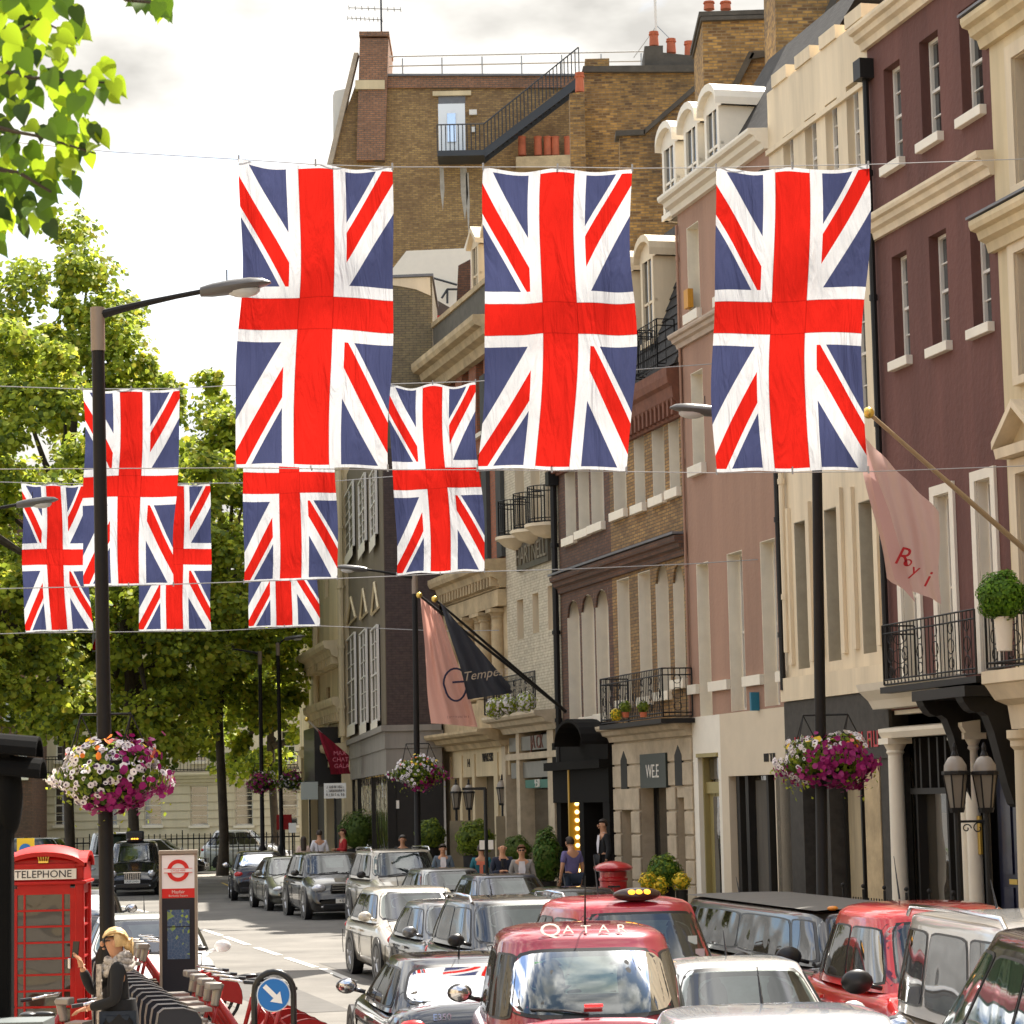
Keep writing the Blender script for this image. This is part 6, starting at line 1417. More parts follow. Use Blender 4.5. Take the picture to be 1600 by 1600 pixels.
vehicle('hatchback', 'hatch', 'black hatchback seen from behind with a red tail light and yellow plate', VX(402, 1340, 81), 81, 180+SR-6, black_p, H=1.5, plate='LS07 RTV')
r, d = vehicle('taxi_cab', 'cab', 'black taxi cab far down the road with an orange roof sign', VX(211, 1330, 88), 88, 6, black_p, 'taxi', plate='LK09 UWN'); taxi_lamp(r, d['B']+.1, d['H'])
g = MB(); g.box(-.3, .3, d['B']+.3, d['B']+.9, d['H'], d['H']+.32); g.build('roof_box', trim, r, bevel=.05)
vehicle('people_carrier', 'van', 'silver people carrier behind the black taxi cab', VX(180, 1310, 95), 95, 4, silver, 'van', H=2.05, plate='LT55 GKA')
vehicle('saloon_car', 'saloon', 'white car facing us behind the map totem and the cycle racks', VX(228, 1440, 35.6), 35.6, 10, white_p, H=1.45, L=4.3, plate='LX12 BOJ')
vehicle('hatchback', 'hatch', 'dark hatchback seen from behind between phone box and lamp post', VX(122, 1400, 47), 47, 180+9, dgrey, H=1.5, plate='GN04 HYB')
vehicle('off_roader', 'suv', 'dark green car standing sideways behind the red telephone box', VX(70, 1320, 100), 100, 80, paint('dark_green', (.02, .04, .035), .3, .3), H=1.85, L=4.6, plate='LM51 CXR')
vehicle('hatchback', 'hatch', 'pale silver car standing sideways beyond the square railings', VX(385, 1300, 116.5), 116.5, 88, silver, H=1.85, plate='LP12 FNE')
vehicle('hatchback', 'hatch', 'small black car beyond the railings, left of the pale silver one', VX(250, 1310, 108.2), 108.2, 88, black_p, H=1.6, plate='LE54 ZCY')

# ================================================================ people
def skin(name, V, E, Rr, mtl, parent, subs=2, sharpness=0):
    me = bpy.data.meshes.new(name); me.from_pydata([tuple(v) for v in V], E, []); o = bpy.data.objects.new(name, me); C.objects.link(o)
    md = o.modifiers.new('s', 'SKIN'); 
    if not me.skin_vertices: 
        bpy.context.view_layer.update()
    lay = me.skin_vertices[0].data if me.skin_vertices else None
    if lay is None:
        bm = bmesh.new(); bm.from_mesh(me); bm.verts.layers.skin.verify(); bm.to_mesh(me); bm.free(); lay = me.skin_vertices[0].data
    for i, r in enumerate(Rr): lay[i].radius = r if hasattr(r, '__len__') else (r, r)
    for i in range(len(lay)): lay[i].use_root = (i == 0)
    ss = o.modifiers.new('u', 'SUBSURF'); ss.levels = subs; ss.render_levels = subs
    dg = bpy.context.evaluated_depsgraph_get(); m2 = bpy.data.meshes.new_from_object(o.evaluated_get(dg)); bpy.data.objects.remove(o)
    m2.materials.clear(); m2.materials.append(mtl); m2.polygons.foreach_set('use_smooth', [True]*len(m2.polygons))
    o = bpy.data.objects.new(name, m2); C.objects.link(o); o.parent = parent; return o
skin_m = mat('skin', (.50, .26, .15), .5, spec=.3); hair_d = mat('dark_hair', (.03, .018, .01), .6); hair_b = mat('blonde_hair', (.62, .42, .19), .5, var=.3, vscale=30); shoe = mat('shoe_leather', (.015, .012, .01), .4)
def person(label, X, Y, rz, h, top, legs, z0=.25, arms='down', hair=hair_d, shirt=None, short=False, bald=False, headturn=0, nod=0.0, woman=False, glasses=False, longhair=False, phone=False, held=None):
    k = h/1.75; root = empty('person', (X, Y, z0), R(rz), label, 'person'); root.scale = (k, k, k)
    J = dict(pel=(0, 0, .95), sp=(0, .0, 1.12), ch=(0, .0, 1.32), nk=(0, .01, 1.475), hb=(0, -.005-.03*nod, 1.545), hd=(0, -.02-.07*nod, 1.64-.02*nod), ht=(0, -.01-.08*nod, 1.70-.03*nod),
             sl=(-.175, 0, 1.41), sr=(.175, 0, 1.41), hl=(-.09, 0, .92), hr=(.09, 0, .92), kl=(-.10, -.03, .50), kr=(.11, .0, .50), al=(-.105, .03, .09), ar=(.12, .04, .09), tl=(-.12, -.13, .035), tr=(.15, -.11, .035))
    if arms == 'down': J.update(el=(-.245, .02, 1.13), er=(.245, .02, 1.13), wl=(-.25, -.06, .88), wr=(.25, -.06, .88))
    elif arms == 'fold': J.update(el=(-.25, -.02, 1.13), er=(.25, -.02, 1.13), wl=(-.06, -.24, 1.13), wr=(.07, -.25, 1.16))
    elif arms == 'phone': J.update(el=(-.25, -.03, 1.13), er=(.245, .02, 1.13), wl=(-.06, -.27, 1.18), wr=(.25, -.06, .88))
    elif arms == 'raise': J.update(el=(-.22, -.24, 1.17), er=(.25, -.02, 1.12), wl=(-.09, -.33, 1.42), wr=(.10, -.28, 1.05))
    sw = .88 if woman else 1.0
    for q in ('sl', 'sr', 'el', 'er'): J[q] = (J[q][0]*sw, J[q][1], J[q][2])
    names = list(J); idx = {n_: i for i, n_ in enumerate(names)}
    E = [('pel', 'sp'), ('sp', 'ch'), ('ch', 'nk'), ('nk', 'hb'), ('hb', 'hd'), ('hd', 'ht'), ('ch', 'sl'), ('sl', 'el'), ('el', 'wl'), ('ch', 'sr'), ('sr', 'er'), ('er', 'wr'), ('pel', 'hl'), ('hl', 'kl'), ('kl', 'al'), ('al', 'tl'), ('pel', 'hr'), ('hr', 'kr'), ('kr', 'ar'), ('ar', 'tr')]
    rad = dict(pel=(.15, .11), sp=(.14, .10), ch=(.15, .11), nk=(.055, .06), hb=(.06, .07), hd=(.078, .095), ht=(.07, .088), sl=.06, sr=.06, el=.042, er=.042, wl=.028, wr=.028, hl=.085, hr=.085, kl=.055, kr=.055, al=.04, ar=.04, tl=.035, tr=.035)
    skin('body', [J[n_] for n_ in names], [(idx[a], idx[b]) for a, b in E], [rad[n_] for n_ in names], skin_m, root, 2)
    def sub(nm, keys, mt, add, edges=None):
        ii = {n_: i for i, n_ in enumerate(keys)}; ee = [(ii[a], ii[b]) for a, b in E if a in ii and b in ii]
        rr = [tuple(v+add for v in (rad[q] if hasattr(rad[q], '__len__') else (rad[q], rad[q]))) for q in keys]
        return skin(nm, [J[q] for q in keys], ee, rr, mt, root, 2)
    JJ = dict(J)
    if short:
        for q, s_, e_ in (('el', 'sl', 'el'), ('er', 'sr', 'er')): J[q] = tuple(Vector(J[s_]).lerp(Vector(J[e_]), .75))
        ks = ['pel', 'sp', 'ch', 'sl', 'el', 'sr', 'er']
    else:
        for q, s_ in (('wl', 'el'), ('wr', 'er')): J[q] = tuple(Vector(J[s_]).lerp(Vector(J[q]), .9))
        ks = ['pel', 'sp', 'ch', 'sl', 'el', 'wl', 'sr', 'er', 'wr']
    sub('shirt' if short else 'jacket', ks, top, .016)
    J.update(JJ); sub('trousers', ['pel', 'hl', 'kl', 'al', 'hr', 'kr', 'ar'], legs, .018)
    g = MB()
    for a_, t_ in (('al', 'tl'), ('ar', 'tr')): c = (Vector(J[a_])+Vector(J[t_]))/2; g.ball((c.x, c.y-.01, .05), .052, .13, .05, 10, 7)
    g.build('shoe', shoe, root, smooth='all')
    if shirt:       # shirt front and collar seen between the lapels
        g = MB(); g.add([(-.06, -.115, 1.43), (.06, -.115, 1.43), (.075, -.139, 1.25), (.03, -.146, 1.05), (-.03, -.146, 1.05), (-.075, -.139, 1.25)], [(0, 1, 2, 3, 4, 5)]); g.lathe([(.07, 1.43), (.068, 1.49), (.06, 1.49)], (0, .0, 0), 14); g.build('shirt_front', shirt, root)
    H_ = Vector(J['hd']); ang = R(headturn); RM = Matrix.Rotation(ang, 3, 'Z')
    face = MB(); f = lambda x, y, z: H_+RM @ Vector((x, y, z))
    face.ball(f(0, -.105, -.01), .014, .022, .026, 8, 6); face.ball(f(0, -.09, -.055), .03, .015, .010, 8, 5)
    for sx in (-1, 1): face.ball(f(sx*.083, .01, .0), .014, .022, .034, 8, 6)
    face.build('facial_features', skin_m, root, smooth='all')
    e_ = MB()
    for sx in (-1, 1): e_.ball(f(sx*.034, -.087, .018), .011 if not glasses else .026, .012, .006 if not glasses else .020, 8, 5)
    if glasses: e_.tube([f(-.08, -.03, .02), f(-.05, -.092, .02), f(.05, -.092, .02), f(.08, -.03, .02)], .005, 4)
    e_.build('sunglasses' if glasses else 'eyes', trim, root, smooth='all')
    if not bald:
        g = MB()
        def hp(u, v):
            th = 2*math.pi*u; ph = v*math.pi*.56*(1.12 if math.sin(th) > 0 else .56); r = .104
            return f(r*.93*math.sin(ph)*math.cos(th), .012+r*1.10*math.sin(ph)*math.sin(th), .022+r*1.12*math.cos(ph))
        g.grid(hp, 22, 9); 
        if longhair:
            g.grid(lambda u, v: f(.10*math.cos(math.pi*u)*(1-.1*v), .05+.07*math.sin(math.pi*u)+.03*v, .03-.36*v), 14, 8)
        g.build('hair', hair, root, smooth='all')
    for wq, eq in (('wl', 'el'), ('wr', 'er')):
        W_ = Vector(J[wq]); d_ = (W_-Vector(J[eq])).normalized(); side = d_.cross(Vector((0, 0, 1)) if abs(d_.z) < .8 else Vector((0, 1, 0))).normalized(); nn_ = side.cross(d_)
        sg_ = -1 if wq == 'wl' else 1
        V = [W_-d_*.02, W_+d_*.045]; Ee = [(0, 1)]; rr = [.027, (.036, .02)]
        for i_, (o_, l_) in enumerate(((-.028, .062), (-.009, .075), (.010, .07), (.028, .055))):
            b = len(V); V += [W_+d_*.085+side*o_, W_+d_*(.085+l_*.55)+side*o_-nn_*.012, W_+d_*(.085+l_)+side*o_*.9-nn_*.03]; Ee += [(1, b), (b, b+1), (b+1, b+2)]; rr += [.0095, .009, .0075]
        b = len(V); V += [W_+d_*.03+side*.04*sg_*-1, W_+d_*.07+side*.06*sg_*-1-nn_*.015]; Ee += [(0, b), (b, b+1)]; rr += [.011, .009]
        skin('hand', V, Ee, rr, skin_m, root, 1)
    if phone:
        pm_ = Vector(J['wl']); g = MB(); g.box(-.036, .036, -.006, .006, -.075, .075); Mx = Matrix.Translation(pm_+Vector((0, -.055, .155))) @ Matrix.Rotation(R(48), 4, 'Z') @ Matrix.Rotation(R(-8), 4, 'X'); g.v = [tuple(Mx @ Vector(q_)) for q_ in g.v]
        w_ = g.build('phone', trim, None); w_.location = root.location; w_.rotation_euler = root.rotation_euler; w_.scale = root.scale; tag(w_, phone, 'phone')
    return root, J
cl = lambda n_, c: mat('cloth_'+n_, c, .85, var=.15, vscale=8)
blk = cl('black', (.012, .012, .013)); navyc = cl('navy', (.014, .018, .035)); jean = cl('dark_jeans', (.02, .03, .05)); purple = cl('purple', (.13, .11, .24)); greyc = cl('grey_suit', (.25, .23, .21)); teal = cl('teal', (.02, .13, .16)); wht = cl('white', (.65, .62, .63)); pnk = cl('peach', (.6, .45, .38)); slateb = cl('slate_blue', (.10, .13, .16)); redc = cl('red', (.4, .02, .02))
person('man in a purple short sleeved shirt and dark jeans standing by the lit doorway', VX(893, 1330, 55.5), 55.5, 210, 1.84, purple, jean, short=True, nod=.9)
person('bald man in a navy suit looking at a phone', VX(785, 1330, 54), 54, 10, 1.76, navyc, navyc, arms='phone', bald=True, shirt=cl('dark_shirt', (.01, .011, .02)), phone='small dark phone held by the bald man in a navy suit')
person('man in a light grey jacket, white shirt and sunglasses', VX(815, 1330, 52.8), 52.8, 0, 1.72, greyc, greyc, arms='down', shirt=wht, glasses=True, hair=cl('ginger_hair', (.12, .05, .02)))
r, J = person('person in a teal top with an orange print, back turned, beside the bald man', VX(752, 1340, 57), 57, 180, 1.68, teal, jean, short=True)
g = MB(); g.add([(-.10, .128, 1.38), (.10, .128, 1.38), (.11, .13, 1.30), (.04, .13, 1.3), (.04, .125, 1.02), (-.04, .125, 1.02), (-.04, .13, 1.3), (-.11, .13, 1.30)], [tuple(range(8))]); g.build('shirt_print', cl('coral', (.7, .2, .12)), r)
person('man in a slate blue jacket and white shirt looking down at his hands', VX(692, 1340, 60.5), 60.5, 5, 1.66, slateb, slateb, arms='fold', shirt=wht, nod=.8)
person('grey haired man whose head shows above the champagne off roader', VX(629, 1320, 68), 68, 10, 1.78, blk, blk, hair=cl('grey_hair', (.12, .11, .10)))
person('man in a white shirt with his back turned, walking away beyond the black off roader', VX(499, 1310, 80), 80, 190, 1.84, wht, jean)
person('woman with long dark hair in a peach top, back turned', VX(474, 1320, 79), 79, 190, 1.66, pnk, jean, woman=True, longhair=True)
person('person in black with a red top, turned sideways near the glass shopfront', VX(536, 1310, 82), 82, -70, 1.84, redc, blk, arms='fold', hair=cl('auburn_hair', (.08, .02, .01)))
person('doorman in a black suit standing in the dark portico', VX(943, 1300, 57.0), 57.0, -70, 1.80, blk, blk, z0=.62, shirt=wht)
# woman taking a picture
WX = VX(184, 1500, 23.2)
scarf_m = mat('scarf_cloth', (.42, .38, .34), .9, var=.75, vscale=26); coat_k = cl('coat_black', (.010, .010, .011))
r, J = person('blonde woman in black coat and patterned scarf holding up a phone', WX, 23.2, -82, 1.70, coat_k, jean, z0=.12, arms='raise', woman=True, bald=True, nod=.25, glasses=True, phone='dark phone held up by the blonde woman')
H_ = Vector(J['hd']); g = MB()
def hp(u, v):
    th = 2*math.pi*u; ph = v*math.pi*.58*(1.15 if math.sin(th) > -.1 else .66); rr_ = .106*(1+.03*math.sin(40*u)+.02*math.sin(9*v+30*u)); return H_+Vector((rr_*.92*math.sin(ph)*math.cos(th), .014+rr_*1.12*math.sin(ph)*math.sin(th), .022+rr_*1.1*math.cos(ph)))
g.grid(hp, 60, 14); g.ball(H_+Vector((0, .135, -.02)), .055, .05, .06, 14, 9)
for i in range(26):
    a = 2*math.pi*i/26; g.tube([H_+Vector((.03*math.cos(a), .13, -.02+.03*math.sin(a))), H_+Vector((.07*math.cos(a)+.01, .17, -.03+.07*math.sin(a))), H_+Vector((.06*math.cos(a), .18, -.10+.05*math.sin(a)))], [.012, .007, .002], 4)
for i in range(46):
    t = -1+2*i/45; ks = []
    for j in range(7):
        w_ = j/6; ph = 1.25-2.5*w_; ks.append(H_+Vector((t*.09*math.cos(ph*.55)+.006*math.sin(9*w_+i), .014-.117*math.sin(ph), .02+.116*math.cos(ph)*math.sqrt(max(.05, 1-t*t*.55))-.0*w_)))
    ks.append(H_+Vector((t*.03, .15, -.03))); g.tube(ks, [.006, .008, .009, .009, .008, .007, .006, .004], 5)
g.build('hair', hair_b, r, smooth='all')
g = MB()
for t_ in range(3): g.tube([Vector((.105*math.cos(a)*(1+.12*t_), .005+.10*math.sin(a)*(1+.1*t_), 1.49-.045*t_+.02*math.sin(3*a+t_)-.03*math.cos(a-1.57-math.pi))) for a in [2*math.pi*i/18 for i in range(19)]], .038, 8)
def tail(u, v): return Vector((-.08+.15*u+.02*math.sin(8*v), -.135-.05*math.sin(math.pi*u)-.012*math.sin(14*u+3*v), 1.44-.62*v))
g.grid(tail, 14, 18); g.build('scarf', scarf_m, r, smooth='all')
g = MB(); g.lathe([(.155, 1.12), (.175, .98), (.20, .75), (.22, .62), (.2, .62)], (0, .01, 0), 20); g.build('coat_skirt', coat_k, r, smooth=True)
g = MB()
for z in (1.3, 1.18, 1.06, .98): g.ball((.10, -.142, z), .012, .008, .012, 8, 5)
g.build('coat_button', frame_white, r, smooth='all')
# ================================================================ street furniture
kred = mat('kiosk_red', (.46, .008, .005), .45, coat=.12, var=.15, vscale=3, spec=.3); kred2 = mat('pillar_red', (.42, .008, .012), .3, coat=.6)
# telephone kiosk
KX = VX(75, 1400, 29.6); kb = empty('telephone_box', (KX, 29.6, .12), R(4), 'red telephone box with domed roof and small paned door', 'telephone box')
w = .45; H = 2.42
g = MB()
for sx in (-1, 1):
    for sy in (-1, 1): g.box(*sorted((sx*w, sx*(w-.10))), *sorted((sy*w, sy*(w-.10))), .10, 2.02)
g.box(-w-.02, w+.02, -w-.02, w+.02, 0, .10)
g.box(-w-.03, w+.03, -w-.03, w+.03, 1.94, 1.98); g.box(-w, w, -w, w, 1.98, 2.18)
g.build('frame', kred, kb, bevel=.012)
g = MB()      # domed pediment roof: segmental gable on four sides under a shallow dome
for (ax, s) in ((0, -1), (0, 1), (1, -1), (1, 1)):
    n = 14; pts = []
    for i in range(n+1):
        t = -1+2*i/n; pts.append((t*(w+.01), 2.18+.20*math.sqrt(max(0, 1-(t*.93)**2))-.20*math.sqrt(1-.93**2)))
    P_ = lambda x, z, o: (x, s*o, z) if ax == 0 else (s*o, x, z)
    for (x0, z0), (x1, z1) in zip(pts, pts[1:]):
        g.add([P_(x0, 2.16, w-.02), P_(x1, 2.16, w-.02), P_(x1, z1, w-.02), P_(x0, z0, w-.02)], [(0, 1, 2, 3)])
        g.add([P_(x0, z0, w+.035), P_(x1, z1, w+.035), P_(x1, z1-.05, w+.035), P_(x0, z0-.05, w+.035), P_(x0, z0, w-.1), P_(x1, z1, w-.1), P_(x1, z1-.05, w-.1), P_(x0, z0-.05, w-.1)], [(0, 1, 2, 3), (4, 5, 1, 0), (3, 2, 6, 7), (4, 5, 6, 7)])
g.grid(lambda u, v: Vector(((2*u-1)*(w+.02), (2*v-1)*(w+.02), 2.18+.26*math.sqrt(max(0, 1-((2*u-1)*.93)**2))*math.sqrt(max(0, 1-((2*v-1)*.93)**2))-.055)), 20, 20)
g.build('roof', kred, kb, smooth=True)
g = MB(); g.box(-w*.82, w*.82, -w-.028, -w, 2.00, 2.115); sg = g.build('sign_panel', mat('opal_panel', (.78, .74, .66), .4), kb)
text('TELEPHONE', .115, mat('sign_black', (.02, .018, .02), .5), 'sign_lettering', sg, (0, -w-.030, 2.056), (R(90), 0, 0), .002, sx=1.02)
g = MB()     # crown
for dx in (-.045, -.022, 0, .022, .045): g.tube([(dx, -w-.0, 2.20), (dx*1.25, -w-.015, 2.245)], .010, 5); g.ball((dx*1.28, -w-.018, 2.25), .011, .008, .011, 6, 4)
g.box(-.055, .055, -w-.02, -w+.01, 2.185, 2.205); g.build('crown_emblem', gold, kb)
kgl = glass_mat('kiosk_glass', (.05, .042, .03), .03, wav=.6)
for (ax, s) in ((0, -1), (1, 1), (1, -1)):
    g = MB(); gl = MB()
    def bx_(G_, a0, a1, z0, z1, o0, o1):
        if ax == 0: G_.box(a0, a1, *sorted((s*o0, s*o1)), z0, z1)
        else: G_.box(*sorted((s*o0, s*o1)), a0, a1, z0, z1)
    ww_ = w-.10
    bx_(g, -ww_, -ww_+.055, .12, 1.90, w-.07, w-.015); bx_(g, ww_-.055, ww_, .12, 1.90, w-.07, w-.015); bx_(g, -ww_+.055, ww_-.055, 1.83, 1.94, w-.07, w-.02); bx_(g, -ww_+.055, ww_-.055, .12, .40, w-.07, w-.02)
    for i in range(1, 8): z = .40+1.43*i/8; bx_(g, -ww_+.055, ww_-.055, z-.011, z+.011, w-.06, w-.022)
    for x in (-.215, .215): bx_(g, x-.011, x+.011, .40, 1.83, w-.058, w-.024)
    bx_(gl, -ww_+.05, ww_-.05, .38, 1.85, w-.055, w-.045)
    dn = g.build('door' if (ax, s) == (0, -1) else 'side_frame', kred, kb); gl.build('glazing', kgl, dn)
    if (ax, s) == (0, -1): h_ = MB(); h_.box(.27, .31, -w-.02, -w+.02, 1.0, 1.12); h_.build('door_handle', chrome, dn, bevel=.01)
g = MB(); g.box(-.25, .25, .1, .3, .6, 1.6); g.build('telephone_unit', trim, kb)
# small street sign behind it
sp_ = empty('parking_sign', (0, 0, 0), 0, 'small yellow and blue sign above the telephone box roof', 'sign'); Ys = 36; c = on_depth(40, 1330, Ys)
g = MB(); g.box(c.x-.12, c.x+.12, Ys-.01, Ys+.01, c.z-.18, c.z+.18); g.build('plate', plate_y, sp_); g = MB(); g.lathe([(.085, 0), (.085, .012)], (c.x, Ys-.012, c.z+.02), 20, ax=Matrix.Rotation(R(90), 3, 'X')); g.build('roundel', mat('sign_blue', (.01, .16, .50), .35), sp_)
g = MB(); g.tube([(c.x, Ys+.03, 0), (c.x, Ys+.03, c.z+.2)], .03, 8); g.build('post', iron, sp_)
# map totem
TX = VX(279, 1420, 32); tt = empty('map_totem', (TX, 32, .12), R(5), 'grey framed map totem with a red ring on white at its top', 'information totem')
H = 2.2; hw_ = .235
g = MB(); 
for sx in (-1, 1): g.box(*sorted((sx*hw_, sx*(hw_-.035))), -.06, .06, 0, H)
g.box(-hw_-.005, hw_+.005, -.07, .07, H, H+.05); g.box(-hw_+.03, hw_-.03, -.04, .05, 0, H); g.build('frame', mat('totem_frame', (.32, .27, .21), .45, metal=.4), tt, bevel=.006)
g = MB(); g.box(-hw_+.035, hw_-.035, -.052, -.04, H-.42, H-.01); g.build('white_panel', mat('panel_white', (.85, .84, .82), .35), tt)
g = MB(); g.box(-hw_+.035, hw_-.035, -.053, -.04, H-.535, H-.42); rp_ = g.build('red_panel', mat('panel_red', (.66, .02, .015), .35), tt)
text('Mayfair', .055, frame_white, 'panel_lettering', rp_, (0, -.055, H-.462), (R(90), 0, 0), .001); text('Berkeley Square', .036, frame_white, 'panel_lettering', rp_, (0, -.055, H-.508), (R(90), 0, 0), .001)
g = MB(); g.lathe([(.088, 0), (.135, 0), (.135, .008), (.088, .008), (.088, 0)], (0, -.054, H-.20), 30, ax=Matrix.Rotation(R(90), 3, 'X')); 
g = MB()
for i in range(30):
    a0, a1 = 2*math.pi*i/30, 2*math.pi*(i+1)/30; ri, ro = .088, .135
    g.hexa([(ri*math.cos(a0), -.06, H-.2+ri*math.sin(a0)), (ro*math.cos(a0), -.06, H-.2+ro*math.sin(a0)), (ro*math.cos(a1), -.06, H-.2+ro*math.sin(a1)), (ri*math.cos(a1), -.06, H-.2+ri*math.sin(a1)),
            (ri*math.cos(a0), -.05, H-.2+ri*math.sin(a0)), (ro*math.cos(a0), -.05, H-.2+ro*math.sin(a0)), (ro*math.cos(a1), -.05, H-.2+ro*math.sin(a1)), (ri*math.cos(a1), -.05, H-.2+ri*math.sin(a1))])
g.build('red_ring', mat('panel_red', (.66, .02, .015)), tt)
g = MB(); g.box(-.175, .175, -.066, -.058, H-.228, H-.172); br2 = g.build('ring_bar', mat('panel_white', (.85, .84, .82)), tt)
g = MB(); 
for z in (H-.228, H-.178): g.box(-.175, .175, -.067, -.0655, z, z+.006)
g.build('bar_edge', mat('panel_red', (.6, .02, .02)), br2); text('CYCLE HIRE', .034, mat('panel_red', (.6, .02, .02)), 'ring_lettering', br2, (0, -.068, H-.199), (R(90), 0, 0), .001)
g = MB(); g.box(-hw_+.035, hw_-.035, -.05, -.04, .1, H-.54); bk = g.build('black_panel', mat('panel_black', (.012, .013, .02), .3), tt)
def mapmat():
    M = bpy.data.materials.new('street_map'); M.use_nodes = True; nt = M.node_tree; b = nt.nodes['Principled BSDF']; t = nt.nodes.new('ShaderNodeTexCoord'); v = nt.nodes.new('ShaderNodeTexVoronoi'); v.feature = 'DISTANCE_TO_EDGE'; v.inputs['Scale'].default_value = 26
    v2 = nt.nodes.new('ShaderNodeTexVoronoi'); v2.inputs['Scale'].default_value = 26; nt.links.new(t.outputs['Object'], v.inputs['Vector']); nt.links.new(t.outputs['Object'], v2.inputs['Vector'])
    r1 = nt.nodes.new('ShaderNodeValToRGB'); e = r1.color_ramp.elements; e[0].position = 0; e[0].color = (.12, .25, .12, 1); e[1].position = 1; e[1].color = (.05, .09, .17, 1)
    x = e.new(.25); x.color = (.05, .10, .19, 1); x = e.new(.2); x.color = (.30, .42, .04, 1)
    nt.links.new(v2.outputs['Color'], r1.inputs[0]); r2 = nt.nodes.new('ShaderNodeValToRGB'); r2.color_ramp.elements[0].position = .02; r2.color_ramp.elements[1].position = .05; nt.links.new(v.outputs[0], r2.inputs[0])
    m3 = nt.nodes.new('ShaderNodeMix'); m3.data_type = 'RGBA'; nt.links.new(r2.outputs[0], m3.inputs['Factor']); m3.inputs['A'].default_value = (.16, .20, .26, 1); nt.links.new(r1.outputs[0], m3.inputs['B']); nt.links.new(m3.outputs['Result'], b.inputs['Base Color']); b.inputs['Roughness'].default_value = .3; return M
mp_ = mapmat()
for z0, z1 in ((H-.88, H-.68), (H-1.28, H-.895)): g = MB(); g.box(-.135, .135, -.056, -.05, z0, z1); g.build('map_panel', mp_, bk)
# pillar box
PY = 46.5; PX = VX(959, 1400, PY); pb = empty('pillar_box', (PX, PY, .25), 0, 'round red pillar box for letters with a wide domed cap', 'pillar box')
g = MB(); g.lathe([(.27, 0), (.27, .12), (.245, .16), (.245, 1.16), (.262, 1.18), (.262, 1.22), (.245, 1.24), (.245, 1.33)], (0, 0, 0), 32); g.build('body', kred2, pb, smooth=True)
g = MB(); g.lathe([(.25, 1.33), (.34, 1.36), (.355, 1.40), (.345, 1.42), (.26, 1.475), (.12, 1.515), (.01, 1.525)], (0, 0, 0), 32); g.build('cap', kred2, pb, smooth=True)
g = MB(); g.box(-.11, .11, -.26, -.2, 1.06, 1.09); g.build('slot', trim, pb); g = MB(); g.box(-.09, .09, -.258, -.2, .78, .98); g.build('notice_plate', plate_w, pb)
# keep right hoop
BX = VX(428, 1560, 24.3); hb_ = empty('bollard_hoop', (BX, 24.3, .42), R(3), 'black steel hoop carrying a round blue sign with a white arrow', 'hoop sign')
pts = [(-.2, 0, 0), (-.2, 0, .72)]+[(-.2*math.cos(a), 0, .74+.19*math.sin(a)) for a in [math.pi*i/10 for i in range(1, 10)]]+[(.2, 0, .72), (.2, 0, 0)]
g = MB(); g.tube([(x*.92, y, z) for x, y, z in pts], .030, 10); g.build('hoop', black_gloss, hb_, smooth=True)
RX = Matrix.Rotation(R(90), 3, 'X')
g = MB(); g.lathe([(.158, -.004), (.158, .012)], (0, -.05, .72), 36, ax=RX); dsk = g.build('sign_disc', mat('sign_rim', (.7, .75, .78), .4), hb_)
g = MB(); g.lathe([(.147, 0), (.147, .006)], (0, -.064, .72), 36, ax=RX); g.build('blue_face', mat('sign_blue', (.01, .16, .50), .35), dsk)
g = MB(); c45 = math.sqrt(.5)
def ar(p, q): return (c45*(p+q), -.073, .72+c45*(-p+q))      # p along the arrow (down right), q across
g.add([ar(-.12, -.022), ar(-.12, .022), ar(.02, .022), ar(.02, .066), ar(.115, 0), ar(.02, -.066), ar(.02, -.022)], [tuple(range(7))]); g.build('white_arrow', mat('sign_white', (.85, .85, .83), .4), dsk)
